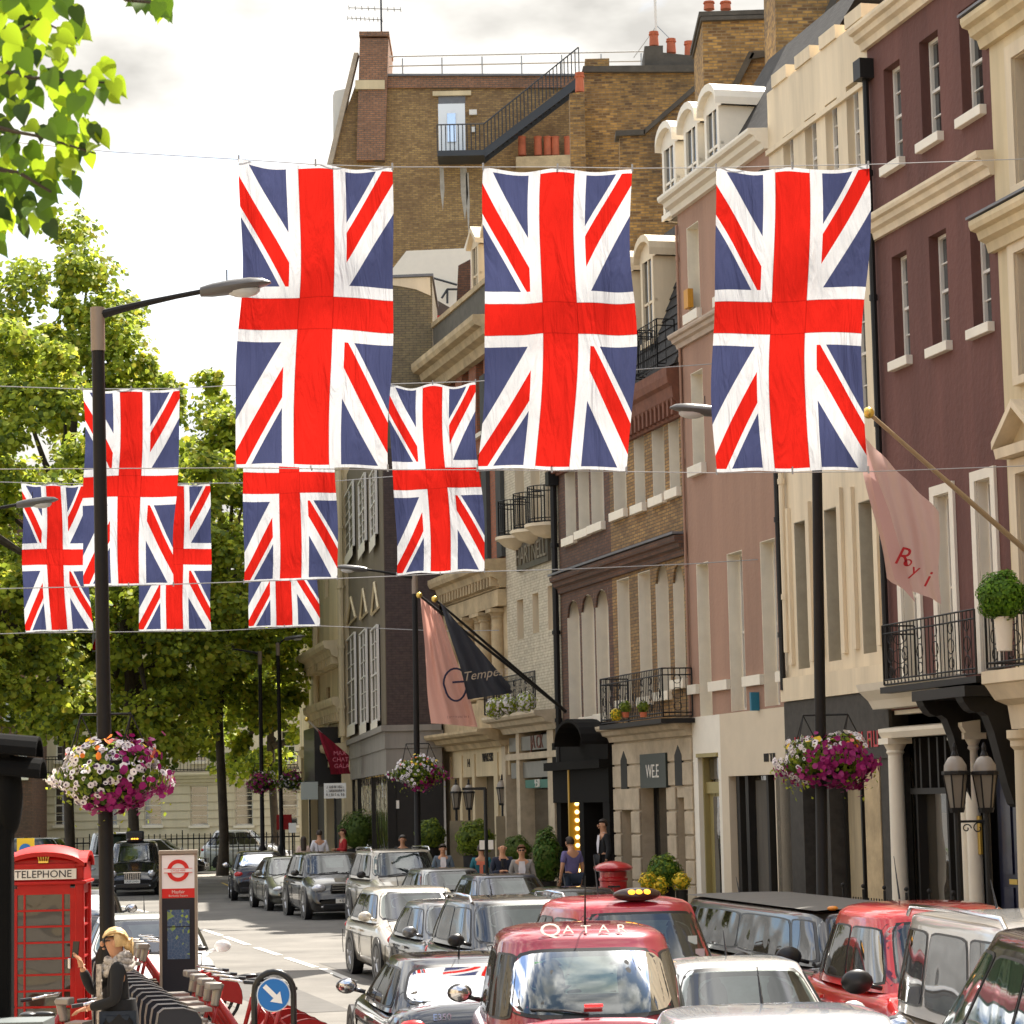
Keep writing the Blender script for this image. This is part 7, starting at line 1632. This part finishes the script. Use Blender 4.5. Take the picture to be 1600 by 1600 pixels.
# hire bikes and docks
grey_p = mat('bike_grey', (.30, .28, .25), .35, metal=.5); bike_red = mat('bike_red', (.36, .014, .012), .4, coat=.2)
def make_bike(label):
    root = empty('hire_bicycle', (0, 0, 0), 0, label, 'bicycle', 'hire bicycles in the racks')
    for y, nm in ((-.52, 'wheel'), (.52, 'wheel')):     # front is -y
        g = MB(); g.tube([(0, y+.31*math.cos(a), .33+.31*math.sin(a)) for a in [2*math.pi*i/26 for i in range(27)]], .022, 7); wl_ = g.build(nm, tyre_m, root, smooth='all')
        g = MB()
        for i in range(14): a = 2*math.pi*i/14; g.tube([(0, y, .33), (0, y+.3*math.cos(a), .33+.3*math.sin(a))], .003, 3)
        g.ball((0, y, .33), .04, .03, .03, 8, 5); g.build('spokes', grey_metal, wl_)
    g = MB(); g.tube([(0, -.40, .92), (0, -.1, .45), (0, .12, .36)], [.035, .045, .04], 10); g.tube([(0, .12, .36), (0, .26, .86)], .024, 8); g.tube([(0, .12, .36), (0, .52, .33)], .02, 6); g.tube([(0, .22, .7), (0, .52, .33)], .016, 6); g.tube([(0, -.36, .98), (0, -.52, .33)], .022, 8); g.build('frame', bike_red, root, smooth='all')
    g = MB()
    for sx in (-1, 1):      # skirt guard over the back wheel
        n = 14; V = [(sx*.04, .52, .33)]+[(sx*.045, .52+.34*math.cos(a), .33+.34*math.sin(a)) for a in [math.pi*(-.08+1.16*i/n) for i in range(n+1)]]; g.add(V, [(0, i+1, i+2) for i in range(n)])
    g.grid(lambda u, v: Vector(((2*v-1)*.045, .52+.345*math.cos(math.pi*(-.08+1.16*u)), .33+.345*math.sin(math.pi*(-.08+1.16*u)))), 14, 2); mg = g.build('mudguard', bike_red, root)
    g = MB(); g.box(-.075, .075, -.62, -.42, .62, .68); g.build('front_block', grey_p, root, bevel=.02)
    g = MB(); g.tube([(0, -.42, .84), (0, -.39, 1.00), (0, -.37, 1.06)], [.045, .05, .055], 10); g.box(-.09, .09, -.50, -.36, 1.0, 1.07); g.build('steering_column', grey_p, root, bevel=.02, smooth=True)
    g = MB(); g.tube([(-.30, -.20, 1.08), (-.22, -.30, 1.10), (0, -.36, 1.10), (.22, -.30, 1.10), (.30, -.20, 1.08)], .014, 8); hb2 = g.build('handlebar', chrome, root, smooth='all')
    g = MB(); 
    for sx in (-1, 1): g.tube([(sx*.30, -.20, 1.08), (sx*.33, -.10, 1.07)], .02, 8)
    g.build('grip', trim, hb2)
    g = MB(); g.box(-.15, .15, -.66, -.48, .80, .84); g.build('basket', grey_p, root)
    g = MB(); g.tube([(0, .22, .76), (0, .27, .95)], .016, 7); g.build('seat_post', chrome, root)
    g = MB(); g.ball((0, .33, .975), .10, .09, .035, 12, 7); g.ball((0, .20, .98), .04, .12, .028, 12, 7); g.build('saddle', trim, root, smooth='all')
    return root
def make_dock():
    root = empty('docking_post', (0, 0, 0), 0, 'dark slab docking post with a pale metal edge in the cycle rack', 'docking post', 'docking posts of the cycle hire rack')
    pts = [(-.2, .0), (-.2, .74), (-.15, .82), (-.02, .86), (.17, .86), (.22, .82), (.24, .7), (.24, 0)]; n = len(pts)
    g = MB(); g.add([(-.045, y, z) for y, z in pts]+[(.045, y, z) for y, z in pts], [tuple(range(n)), tuple(range(n, 2*n))[::-1]]+[(i, (i+1) % n, n+(i+1) % n, n+i) for i in range(n)]); g.build('slab', mat('dock_dark', (.02, .022, .03), .35), root)
    g = MB()
    for sx in (-.047, .047): g.tube([(sx, y, z) for y, z in pts], .005, 5)
    g.build('metal_edge', grey_p, root); g = MB(); g.box(-.05, .05, -.26, -.2, .5, .62); g.build('lock', grey_p, root); return root
def rowpt(t, off=0): a = Vector((VX(318, 1560, 25.6), 25.6, 0)); b = Vector((VX(198, 1500, 34.4), 34.4, 0)); return a.lerp(b, t)+N_*off
dk0 = make_dock(); first = True
nd = 17
for i in range(nd):
    q = rowpt(-.06+i*.063); q = q-N_*.28; o = dk0 if first else copy_tree(dk0); first = False; o.location = (q.x, q.y, .12); o.rotation_euler = (0, 0, YAW+R(-90)+R(180))
bikes = [(-.02, 'hire bicycle nearest in the rack, its grey handlebar column lowest in the picture'), (.055, 'second hire bicycle from the near end of the rack'), (.13, 'third hire bicycle from the near end of the rack'), (.205, 'fourth hire bicycle from the near end of the rack'), 
         (.84, 'hire bicycle at the near end of the far cluster behind the woman'), (.91, 'middle hire bicycle of the far cluster behind the woman'), (.98, 'farthest hire bicycle of the rack, next to the lamp post base')]
bk0 = None
for t, lab in bikes:
    q = rowpt(t, .50)
    if bk0 is None: bk0 = make_bike(lab); o = bk0
    else: o = copy_tree(bk0); o['label'] = lab
    o.location = (q.x, q.y, .12); o.rotation_euler = (0, 0, YAW-R(90)+R(6))
for px, Y, a, lab in ((100, 24.6, 95, 'bicycle wheel and red mudguard left of the blonde woman'), (36, 25.5, 80, 'bicycle partly hidden by the dark post at the left edge')):
    o = copy_tree(bk0); o['label'] = lab; o.location = (VX(px, 1580, Y), Y, .12 if px > 200 else .0); o.rotation_euler = (0, 0, R(a))
# traffic signal cut by the left edge
TS = empty('traffic_signal', (0, 0, 0), 0, 'black traffic signal with hoods and an oval back board, cut by the left edge', 'traffic light'); Y = 14.2
def ll(x, y): return on_depth(x, y, Y)
g = MB(); a, b = ll(-3, 1155), ll(20, 1620); g.box(a.x-.03, b.x-.0, Y-.06, Y+.06, -.0, a.z+.02); sig = mat('signal_black', (.006, .006, .006), .9, spec=.1)
g.build('post', sig, TS, bevel=.02)
for (x0, x1, y0_, y1_) in ((-20, 62, 1148, 1166), (-10, 68, 1182, 1194)):
    g = MB(); a, b = ll(x0, y0_), ll(x1, y1_)
    n = 8
    for k in range(n):
        w0, w1 = math.pi*k/n, math.pi*(k+1)/n; r_ = .11
        g.hexa([(a.x, Y+r_*math.cos(w0), a.z-.10+r_*.9*math.sin(w0)), (a.x, Y+r_*math.cos(w1), a.z-.10+r_*.9*math.sin(w1)), (b.x, Y+r_*math.cos(w1), a.z-.13+r_*.9*math.sin(w1)), (b.x, Y+r_*math.cos(w0), a.z-.13+r_*.9*math.sin(w0)),
                (a.x, Y+1.06*r_*math.cos(w0), a.z-.09+r_*.95*math.sin(w0)), (a.x, Y+1.06*r_*math.cos(w1), a.z-.09+r_*.95*math.sin(w1)), (b.x, Y+1.06*r_*math.cos(w1), a.z-.12+r_*.95*math.sin(w1)), (b.x, Y+1.06*r_*math.cos(w0), a.z-.12+r_*.95*math.sin(w0))])
    g.build('hood', sig, TS)
g = MB(); c = ll(14, 1247); g.ball((c.x, Y+.02, c.z), .07, .13, .215, 22, 14); g.build('signal_back', sig, TS, smooth='all')
g = MB(); a, b = ll(-60, 1590), ll(88, 1592); g.box(a.x, b.x, Y-.4, Y-.05, 0, a.z+.0); tag(g.build('control_cabinet', mat('cabinet_grey', (.13, .15, .15), .5)), 'flat topped grey cabinet at the bottom left corner', 'cabinet')

# ---------------------------------------------------------------- lanterns, plants, banners
lglass = mat('lantern_glass', (.20, .17, .13), .25)
def lantern(root, c, s=1.0, post=None):
    c = Vector(c); g = MB(); n = 6
    g.lathe([(.10*s, 0), (.17*s, .46*s), (.17*s, .47*s)], c, n); lm_ = g.build('lantern_body', lglass, root)
    g = MB()
    for k in range(n): a = 2*math.pi*k/n; g.tube([c+Vector((.10*s*math.cos(a), .10*s*math.sin(a), 0)), c+Vector((.172*s*math.cos(a), .172*s*math.sin(a), .46*s))], .012*s, 4)
    g.lathe([(.19*s, .46*s), (.20*s, .47*s), (.20*s, .51*s), (.17*s, .52*s)], c, 12); g.lathe([(.10*s, -.07*s), (.12*s, 0), (.03*s, -.02)], c, 8)
    g.lathe([(.05*s, .72*s), (.06*s, .74*s), (.03*s, .80*s), (.035*s, .86*s), (.01, .92*s)], c, 8)
    if post is not None: g.tube([c-Vector((0, 0, c.z-post)), c], .05*s, 8)
    g.build('lantern_frame', iron, root)
    g = MB(); g.lathe([(.165*s, .51*s), (.16*s, .60*s), (.10*s, .70*s), (.05*s, .73*s)], c, 14); g.build('lantern_cap', mat('lantern_cap', (.30, .26, .21), .3), root, smooth=True)
for i, (x, lab) in enumerate(((1495, 'left one of two big black lanterns before the dark blue door'), (1541, 'right one of two big black lanterns before the dark blue door'))):
    lr = empty('street_lantern', (0, 0, 0), 0, lab, 'lantern', 'pair of lanterns by the dark blue door')
    Yl = 37.2; p = on_depth(x, 1262, Yl); lantern(lr, p, 1.02, post=.3)
    if i == 0:
        g = MB(); q = p-Vector((0, 0, .2)); g.tube([q, q+Vector((.45, 0, 0))], .02, 6)
        for cx, rr in ((.13, .07), (.3, .1)): g.tube([q+Vector((cx+rr*math.cos(t)*(1-t/9), 0, -.1+rr*math.sin(t)*(1-t/9))) for t in [k*.5 for k in range(15)]], .009, 4)
        g.build('scroll_bracket', iron, lr)
for x, y, lab in ((713, 1262, 'small black lantern on the left stone pier of the carved stone house'), (733, 1262, 'small black lantern on the second stone pier of the carved stone house'), (785, 1255, 'small black lantern on the stone pier right of the carved stone house door')):
    lr = empty('pier_lantern', (0, 0, 0), 0, lab, 'lantern', 'small lanterns on stone piers'); p = on_depth(x, y, 70); lantern(lr, p, .85)
    g = MB(); g.box(p.x-.18, p.x+.18, 69.8, 70.2, .2, p.z-.35); g.build('stone_pier', mat('pier_stone', (.26, .21, .13), .8, var=.2), lr); g = MB(); g.tube([p-Vector((0, 0, .36)), p], .04, 6); g.build('stem', iron, lr)
def bush(name, label, px, py, Y, r, n, mats, size, seed, pot_=None, rz_=1.0, cat='plant', floor=None, group=None):
    root = empty(name, (0, 0, 0), 0, label, cat, group); c = np.array(on_depth(px, py, Y)); rg = np.random.default_rng(seed); pk = .6 if cat == 'topiary' else 1
    d = rg.normal(0, 1, (n, 3)); d /= np.linalg.norm(d, axis=1, keepdims=True); kk = rg.uniform(.55, 1.03, (n, 1))*(1+.06*np.sin(d[:, :1]*7)+.06*np.sin(d[:, 2:]*9))
    leaf_mesh('foliage', c+d*kk*np.array([r, r, r*rz_]), d, size, mats, root, seed=seed)
    if pot_ is not None:
        g = MB(); zb = floor if floor is not None else .2; g.lathe([(r*.5*pk, zb), (r*.62*pk, max(zb+.05, c[2]-r*rz_*.8)), (r*.55*pk, max(zb+.05, c[2]-r*rz_*.8))], (c[0], c[1], 0), 14); g.build('pot', pot_, root, smooth=True)
    return root
zb_A = zs
bush('ball_topiary', 'round clipped bright green bush on the balcony at the right edge', 1566, 932, 35.0, .35, 5200, [leafmat('box_bright', (.18, .34, .02), .4), leafmat('box_mid', (.09, .20, .015), .35)], .055, 1, white_paint, floor=zb_A+.15, cat='topiary')
bush('planter_bush', 'round green bush beside the stone shopfront, yellow flowers at its foot', 1038, 1363, 49.5, .34, 3000, [box_green, lf_mid], .07, 2, pot_=dark_wood, floor=.25)
for k_, (x_, y_) in enumerate(((1013, 1378), (1030, 1385), (1065, 1378))): bush('flower_planter', ('left', 'middle', 'right')[k_]+' clump of small yellow flowers under the green bush', x_, y_, 49, .19, 500, [ye_f, lf_mid, ye_f], .06, 3+k_, pot_=dark_wood, floor=.25, group='yellow flower clumps')
bush('bay_tree', 'dark leafy bush against the black wall below the middle flower basket', 672, 1305, 69, .42, 3000, [lf_dk, lf_mid, bleaf], .09, 6, pot_=dark_wood, floor=.2)
bush('conifer', 'dark conical evergreen between the suited men and the man in purple', 855, 1340, 58, .33, 3600, [lf_dk, box_green], .08, 7, rz_=2.0, pot_=dark_wood, floor=.3)
bush('bay_tree', 'dark green bush behind the bald man', 808, 1330, 61, .36, 2200, [lf_dk, bleaf], .08, 8, pot_=dark_wood, floor=.3)
bush('bay_tree', 'grey green shrub behind the thin sign post', 742, 1312, 66, .5, 2600, [lf_dk, lf_mid], .09, 9, pot_=dark_wood, floor=.3)
bush('bay_tree', 'dark shrub in the shade beside the glass shopfront of the netted building', 560, 1300, 86, .7, 2600, [lf_dk, bleaf], .11, 10, pot_=dark_wood, floor=.2)
for k_, x in enumerate((775, 793, 822)): bush('window_box', 'white flowering window box on the balcony of the white brick house, '+('far', 'middle', 'near')[k_]+' one', x, 1107-5*k_, 62.5, .26, 700, [wh_f, lf_mid, wh_f, lf_hi], .08, 20+k_, group='balcony window boxes')
for k_, (x, y, mt) in enumerate(((963, 1117, terracotta), (977, 1105, terracotta), (1005, 1105, terracotta))): bush('potted_plant', ('yellow plant in a pot at the far end', 'small round plant in a clay pot', 'third clay pot plant')[k_]+' on the brick house balcony', x, y, 53.5, .13, 300, [ye_f if k_ == 0 else lf_dk, lf_mid], .06, 30+k_, pot_=mt, floor=zbE+.02, group='balcony pots')
# post with two white notices, street signs at the far corner
sp2 = empty('sign_post', (0, 0, 0), 0, 'thin dark post with two small white notices before the carved stone house', 'sign post'); p = on_depth(758, 1232, 56)
g = MB(); g.tube([(p.x, 56, .2), (p.x, 56, p.z)], .04, 8); g.box(p.x-.5, p.x+.02, 55.97, 56.03, p.z-.03, p.z+.03); g.build('post', iron, sp2)
for dx in (-.09, .10): 
    z = on_depth(758, 1320, 56).z; g = MB(); g.box(p.x+dx-.055, p.x+dx+.055, 55.93, 55.95, z-.1, z+.1); g.build('notice', frame_white, sp2)
for (x0, x1, y0_, y1_, Y, mt, lab, kk) in ((470, 497, 1222, 1249, 88, mat('pale_grey_sign', (.30, .33, .30), .5), 'pale grey square sign at the far corner', 0), (506, 541, 1224, 1247, 86, plate_w, 'white street name board on the far corner', 1), (451, 463, 1286, 1301, 90, plate_w, 'small white notice on a thin post by the railings', 0), (432, 456, 1273, 1296, 104, redc, 'dark red board on the railings by the far lamp posts', 0)):
    s_ = empty('street_sign', (0, 0, 0), 0, lab, 'sign'); a, b = on_depth(x0, y0_, Y), on_depth(x1, y1_, Y); g = MB(); g.box(a.x, b.x, Y-.02, Y+.02, b.z, a.z); pl = g.build('plate', mt, s_)
    g = MB(); g.tube([((a.x+b.x)/2, Y+.04, .1), ((a.x+b.x)/2, Y+.04, a.z)], .035, 6); g.build('post', iron, s_)
    if kk:
        w_ = b.x-a.x; F_ = Face((0, Y, 0), (-1, 0, 0), (0, -1, 0))
        for j in range(3): scribble(F_, pl, -b.x+.06, -a.x-.06, b.z+.08+j*.13, .08, .025, trim, 'lettering', 9, j)
for (x0, x1, y0_, y1_, lab) in ((1246, 1262, 1135, 1144, 'a'), (1264, 1341, 1135, 1144, 'b')):
    pass
# angled flagpoles with hanging cloths
def banner(name, label, base, tip, Yb, Yt, corners, Yc, mtl, seed, r=.035, finial=gold, text_=None, polem=dark_wood, fold=.10):
    pr = empty('flagpole', (0, 0, 0), 0, label+' (its sloping pole)' if False else 'sloping pole that carries the '+label, 'flagpole')
    a, b = on_depth(*base, Yb), on_depth(*tip, Yt); g = MB(); g.tube([a, b], [r*1.2, r*.8], 10); g.build('pole', polem, pr, smooth=True); g = MB(); g.ball(b, r*2.2, seg=10, rings=7); g.build('finial', finial, pr, smooth='all')
    A, B, Cc, Dd = [on_depth(x, y, Y_) for (x, y), Y_ in zip(corners, Yc)]      # top-left, top-right, bottom-right, bottom-left
    rg = random.Random(seed); ph = rg.uniform(0, 6)
    def fn(u, v):
        t = 1-v; p = A.lerp(Dd, t).lerp(B.lerp(Cc, t), u); p.y += fold*math.sin(9*u+ph+2*t)*(.3+.7*t)+.04*math.sin(23*u-4*t+ph); p.x += .03*math.sin(7*t+ph+4*u)*t; return p
    bo = empty(name, (0, 0, 0), 0, label, 'banner'); cloth('banner_cloth', fn, 30, 30, mtl, bo); return bo, (A, B, Cc, Dd)
bo, q = banner('hanging_flag', 'salmon pink flag with a dark ring emblem', (880, 1108), (655, 930), 63, 61.5, [(657, 934), (690, 962), (748, 1136), (673, 1130)], (61.4, 61.7, 61.8, 61.4), mat('salmon_cloth', (.72, .40, .32), .8, transl=.35), 2)
g = MB(); c = on_depth(712, 1068, 61.1); rr = .36
pts = [c+Vector((rr*.8*math.cos(t)*(1 if math.sin(t) > 0 else .92), 0, rr*(math.sin(t) if math.sin(t) > 0 else 1.15*math.sin(t)))) for t in [math.pi*(.1+1.8*k/20) for k in range(21)]]; g.tube(pts, .025, 5); g.tube([c+Vector((-.08, 0, .03)), c+Vector((.34, 0, .05))], .025, 5); g.build('ring_emblem', cl('emblem_navy', (.02, .02, .05)), bo)
scribble(Face((0, 61.2, 0), (-1, 0, 0), (0, -1, 0)), bo, -on_depth(733, 1122, 61.2).x, -on_depth(698, 1122, 61.2).x, on_depth(715, 1122, 61.2).z, .05, 0, cl('faint_print', (.35, .16, .14)), 'small_print', 11, 6)
bo, q = banner('hanging_flag', 'charcoal flag with a pale handwritten name', (884, 1112), (679, 936), 62.4, 60.6, [(688, 942), (798, 1072), (800, 1082), (733, 1093)], (60.5, 61.0, 61.0, 60.5), mat('charcoal_cloth', (.035, .037, .045), .8, transl=.1), 5, fold=.06)
c = on_depth(757, 1053, 60.2); text('Tempest', .30, cl('script_print', (.35, .28, .2)), 'flag_lettering', bo, c, (R(90), R(-8), 0), .004, shear=.35)
bo, q = banner('hanging_flag', 'dusty pink flag folded over, with a red handwritten name', (1612, 868), (1357, 645), 36.0, 33.6, [(1335, 668), (1467, 800), (1469, 943), (1385, 905)], (33.5, 34.2, 34.3, 33.7), mat('dusty_pink_cloth', (.62, .43, .38), .8, transl=.3), 9, r=.036, polem=mat('pale_wood_pole', (.42, .31, .19), .5), fold=.08)
g = MB(); F_ = [on_depth(x, y, 33.45) for x, y in ((1349, 690), (1372, 800), (1398, 905), (1430, 941), (1420, 905), (1390, 800))]; g.add(F_, [tuple(range(6))]); g.build('folded_edge', mat('dusty_pink_cloth_back', (.56, .36, .33), .8, transl=.3), bo)
for ch, x, y, s_ in (('R', 1409, 870, .34), ('o', 1417, 877, .22), ('y', 1428, 890, .24), ('i', 1447, 905, .32)):
    text(ch, s_, cl('red_print', (.38, .01, .015)), 'flag_lettering', bo, on_depth(x, y, 33.3), (R(90), R(12), 0), .004, shear=.3)
bo, q = banner('hanging_flag', 'maroon flag with faint white print near the far corner', (522, 1165), (479, 1124), 88, 86, [(496, 1139), (545, 1180), (546, 1209), (518, 1210)], (86.3, 87.6, 87.6, 86.6), mat('maroon_cloth', (.26, .012, .03), .8, transl=.25), 12, polem=frame_white)
for j, (x, y, t_) in enumerate(((531, 1177, 'MAX'), (532, 1187, 'CHAT'), (534, 1197, 'GALA'))): text(t_, .2, cl('faint_pink_print', (.45, .12, .15)), 'flag_lettering', bo, on_depth(x, y, 85.9), (R(90), 0, 0), .003)
# low railings with finials before the maroon house
rl = empty('iron_railings', (0, 0, 0), 0, 'low black spiked railings in front of the maroon house shopfront', 'railings')
g = MB(); a = ST.P(ST.hit(1432, 1390)[0], .3, 1.3); b = ST.P(ST.hit(1600, 1390)[0]-1.0, .3, 1.3); n = int((b-a).length/.11)
for i in range(n+1):
    q = a.lerp(b, i/n); g.tube([q, q+Vector((0, 0, .92 if i % 8 else 1.05))], .010 if i % 8 else .02, 4)
    if i % 8 == 0: g.ball(q+Vector((0, 0, 1.1)), .035, seg=6, rings=5)
for z in (.12, .8): g.tube([a+Vector((0, 0, z)), b+Vector((0, 0, z))], .018, 5)
g.build('railing_bars', iron, rl)
# ================================================================ the other side of the street and the houses behind the viewpoint
# (out of the frame; they close the street and are what the car windows mirror)
for i, (u0, u1, pp, h, mt, lab) in enumerate(((-75, -30, -11, 14, cream2, 'pale house row on the near side, behind the viewpoint'), (-29, 6, -11, 13, cream2, 'cream house row on the near left side, outside the frame'), (7, 44, -12, 15, cream2, 'pale stucco house row on the left side, outside the frame'))):
    F_ = Face(N_*pp, D_, N_); b_ = building('street_building', lab); hs = []
    n = int((u1-u0)/3.2)
    for k in range(n):
        for z in (1.2, 4.8, 8.4, 11): hs.append((u0+.8+k*3.2, u0+2.0+k*3.2, z, z+2.1))
    wall(F_, b_, u0, u1, 0, h, hs, .25, mt)
    g = MB()
    for hh_ in hs: F_.box(g, hh_[0], hh_[1], hh_[2], hh_[3], -.3, -.24)
    tag(g.build('window_glazing', glass, b_), kind='stuff')
F_ = Face(D_*-48, N_, D_); b_ = building('street_building', 'dark brick houses closing the street behind the viewpoint'); hs = [(-11+k*3.4, -9.7+k*3.4, z, z+2.1) for k in range(10) for z in (1.2, 4.8, 8.4)]
wall(F_, b_, -13, 24, 0, 16, hs, .25, darkbrick); g = MB()
for hh_ in hs: F_.box(g, hh_[0], hh_[1], hh_[2], hh_[3], -.3, -.24)
tag(g.build('window_glazing', glass, b_), kind='stuff')
F_ = ST; b_ = building('street_building', 'cream house row continuing the right side of the street past the frame'); hs = [(-60+k*3.3, -58.7+k*3.3, z, z+2.1) for k in range(24) for z in (1.2, 4.8, 8.4, 12)]; hs = [h for h in hs if h[1] < uAn-.5]
wall(F_, b_, -62, uAn-.02, 0, 17, hs, .25, cream2); g = MB()
for hh_ in hs: F_.box(g, hh_[0], hh_[1], hh_[2], hh_[3], -.3, -.24)
tag(g.build('window_glazing', glass, b_), kind='stuff')
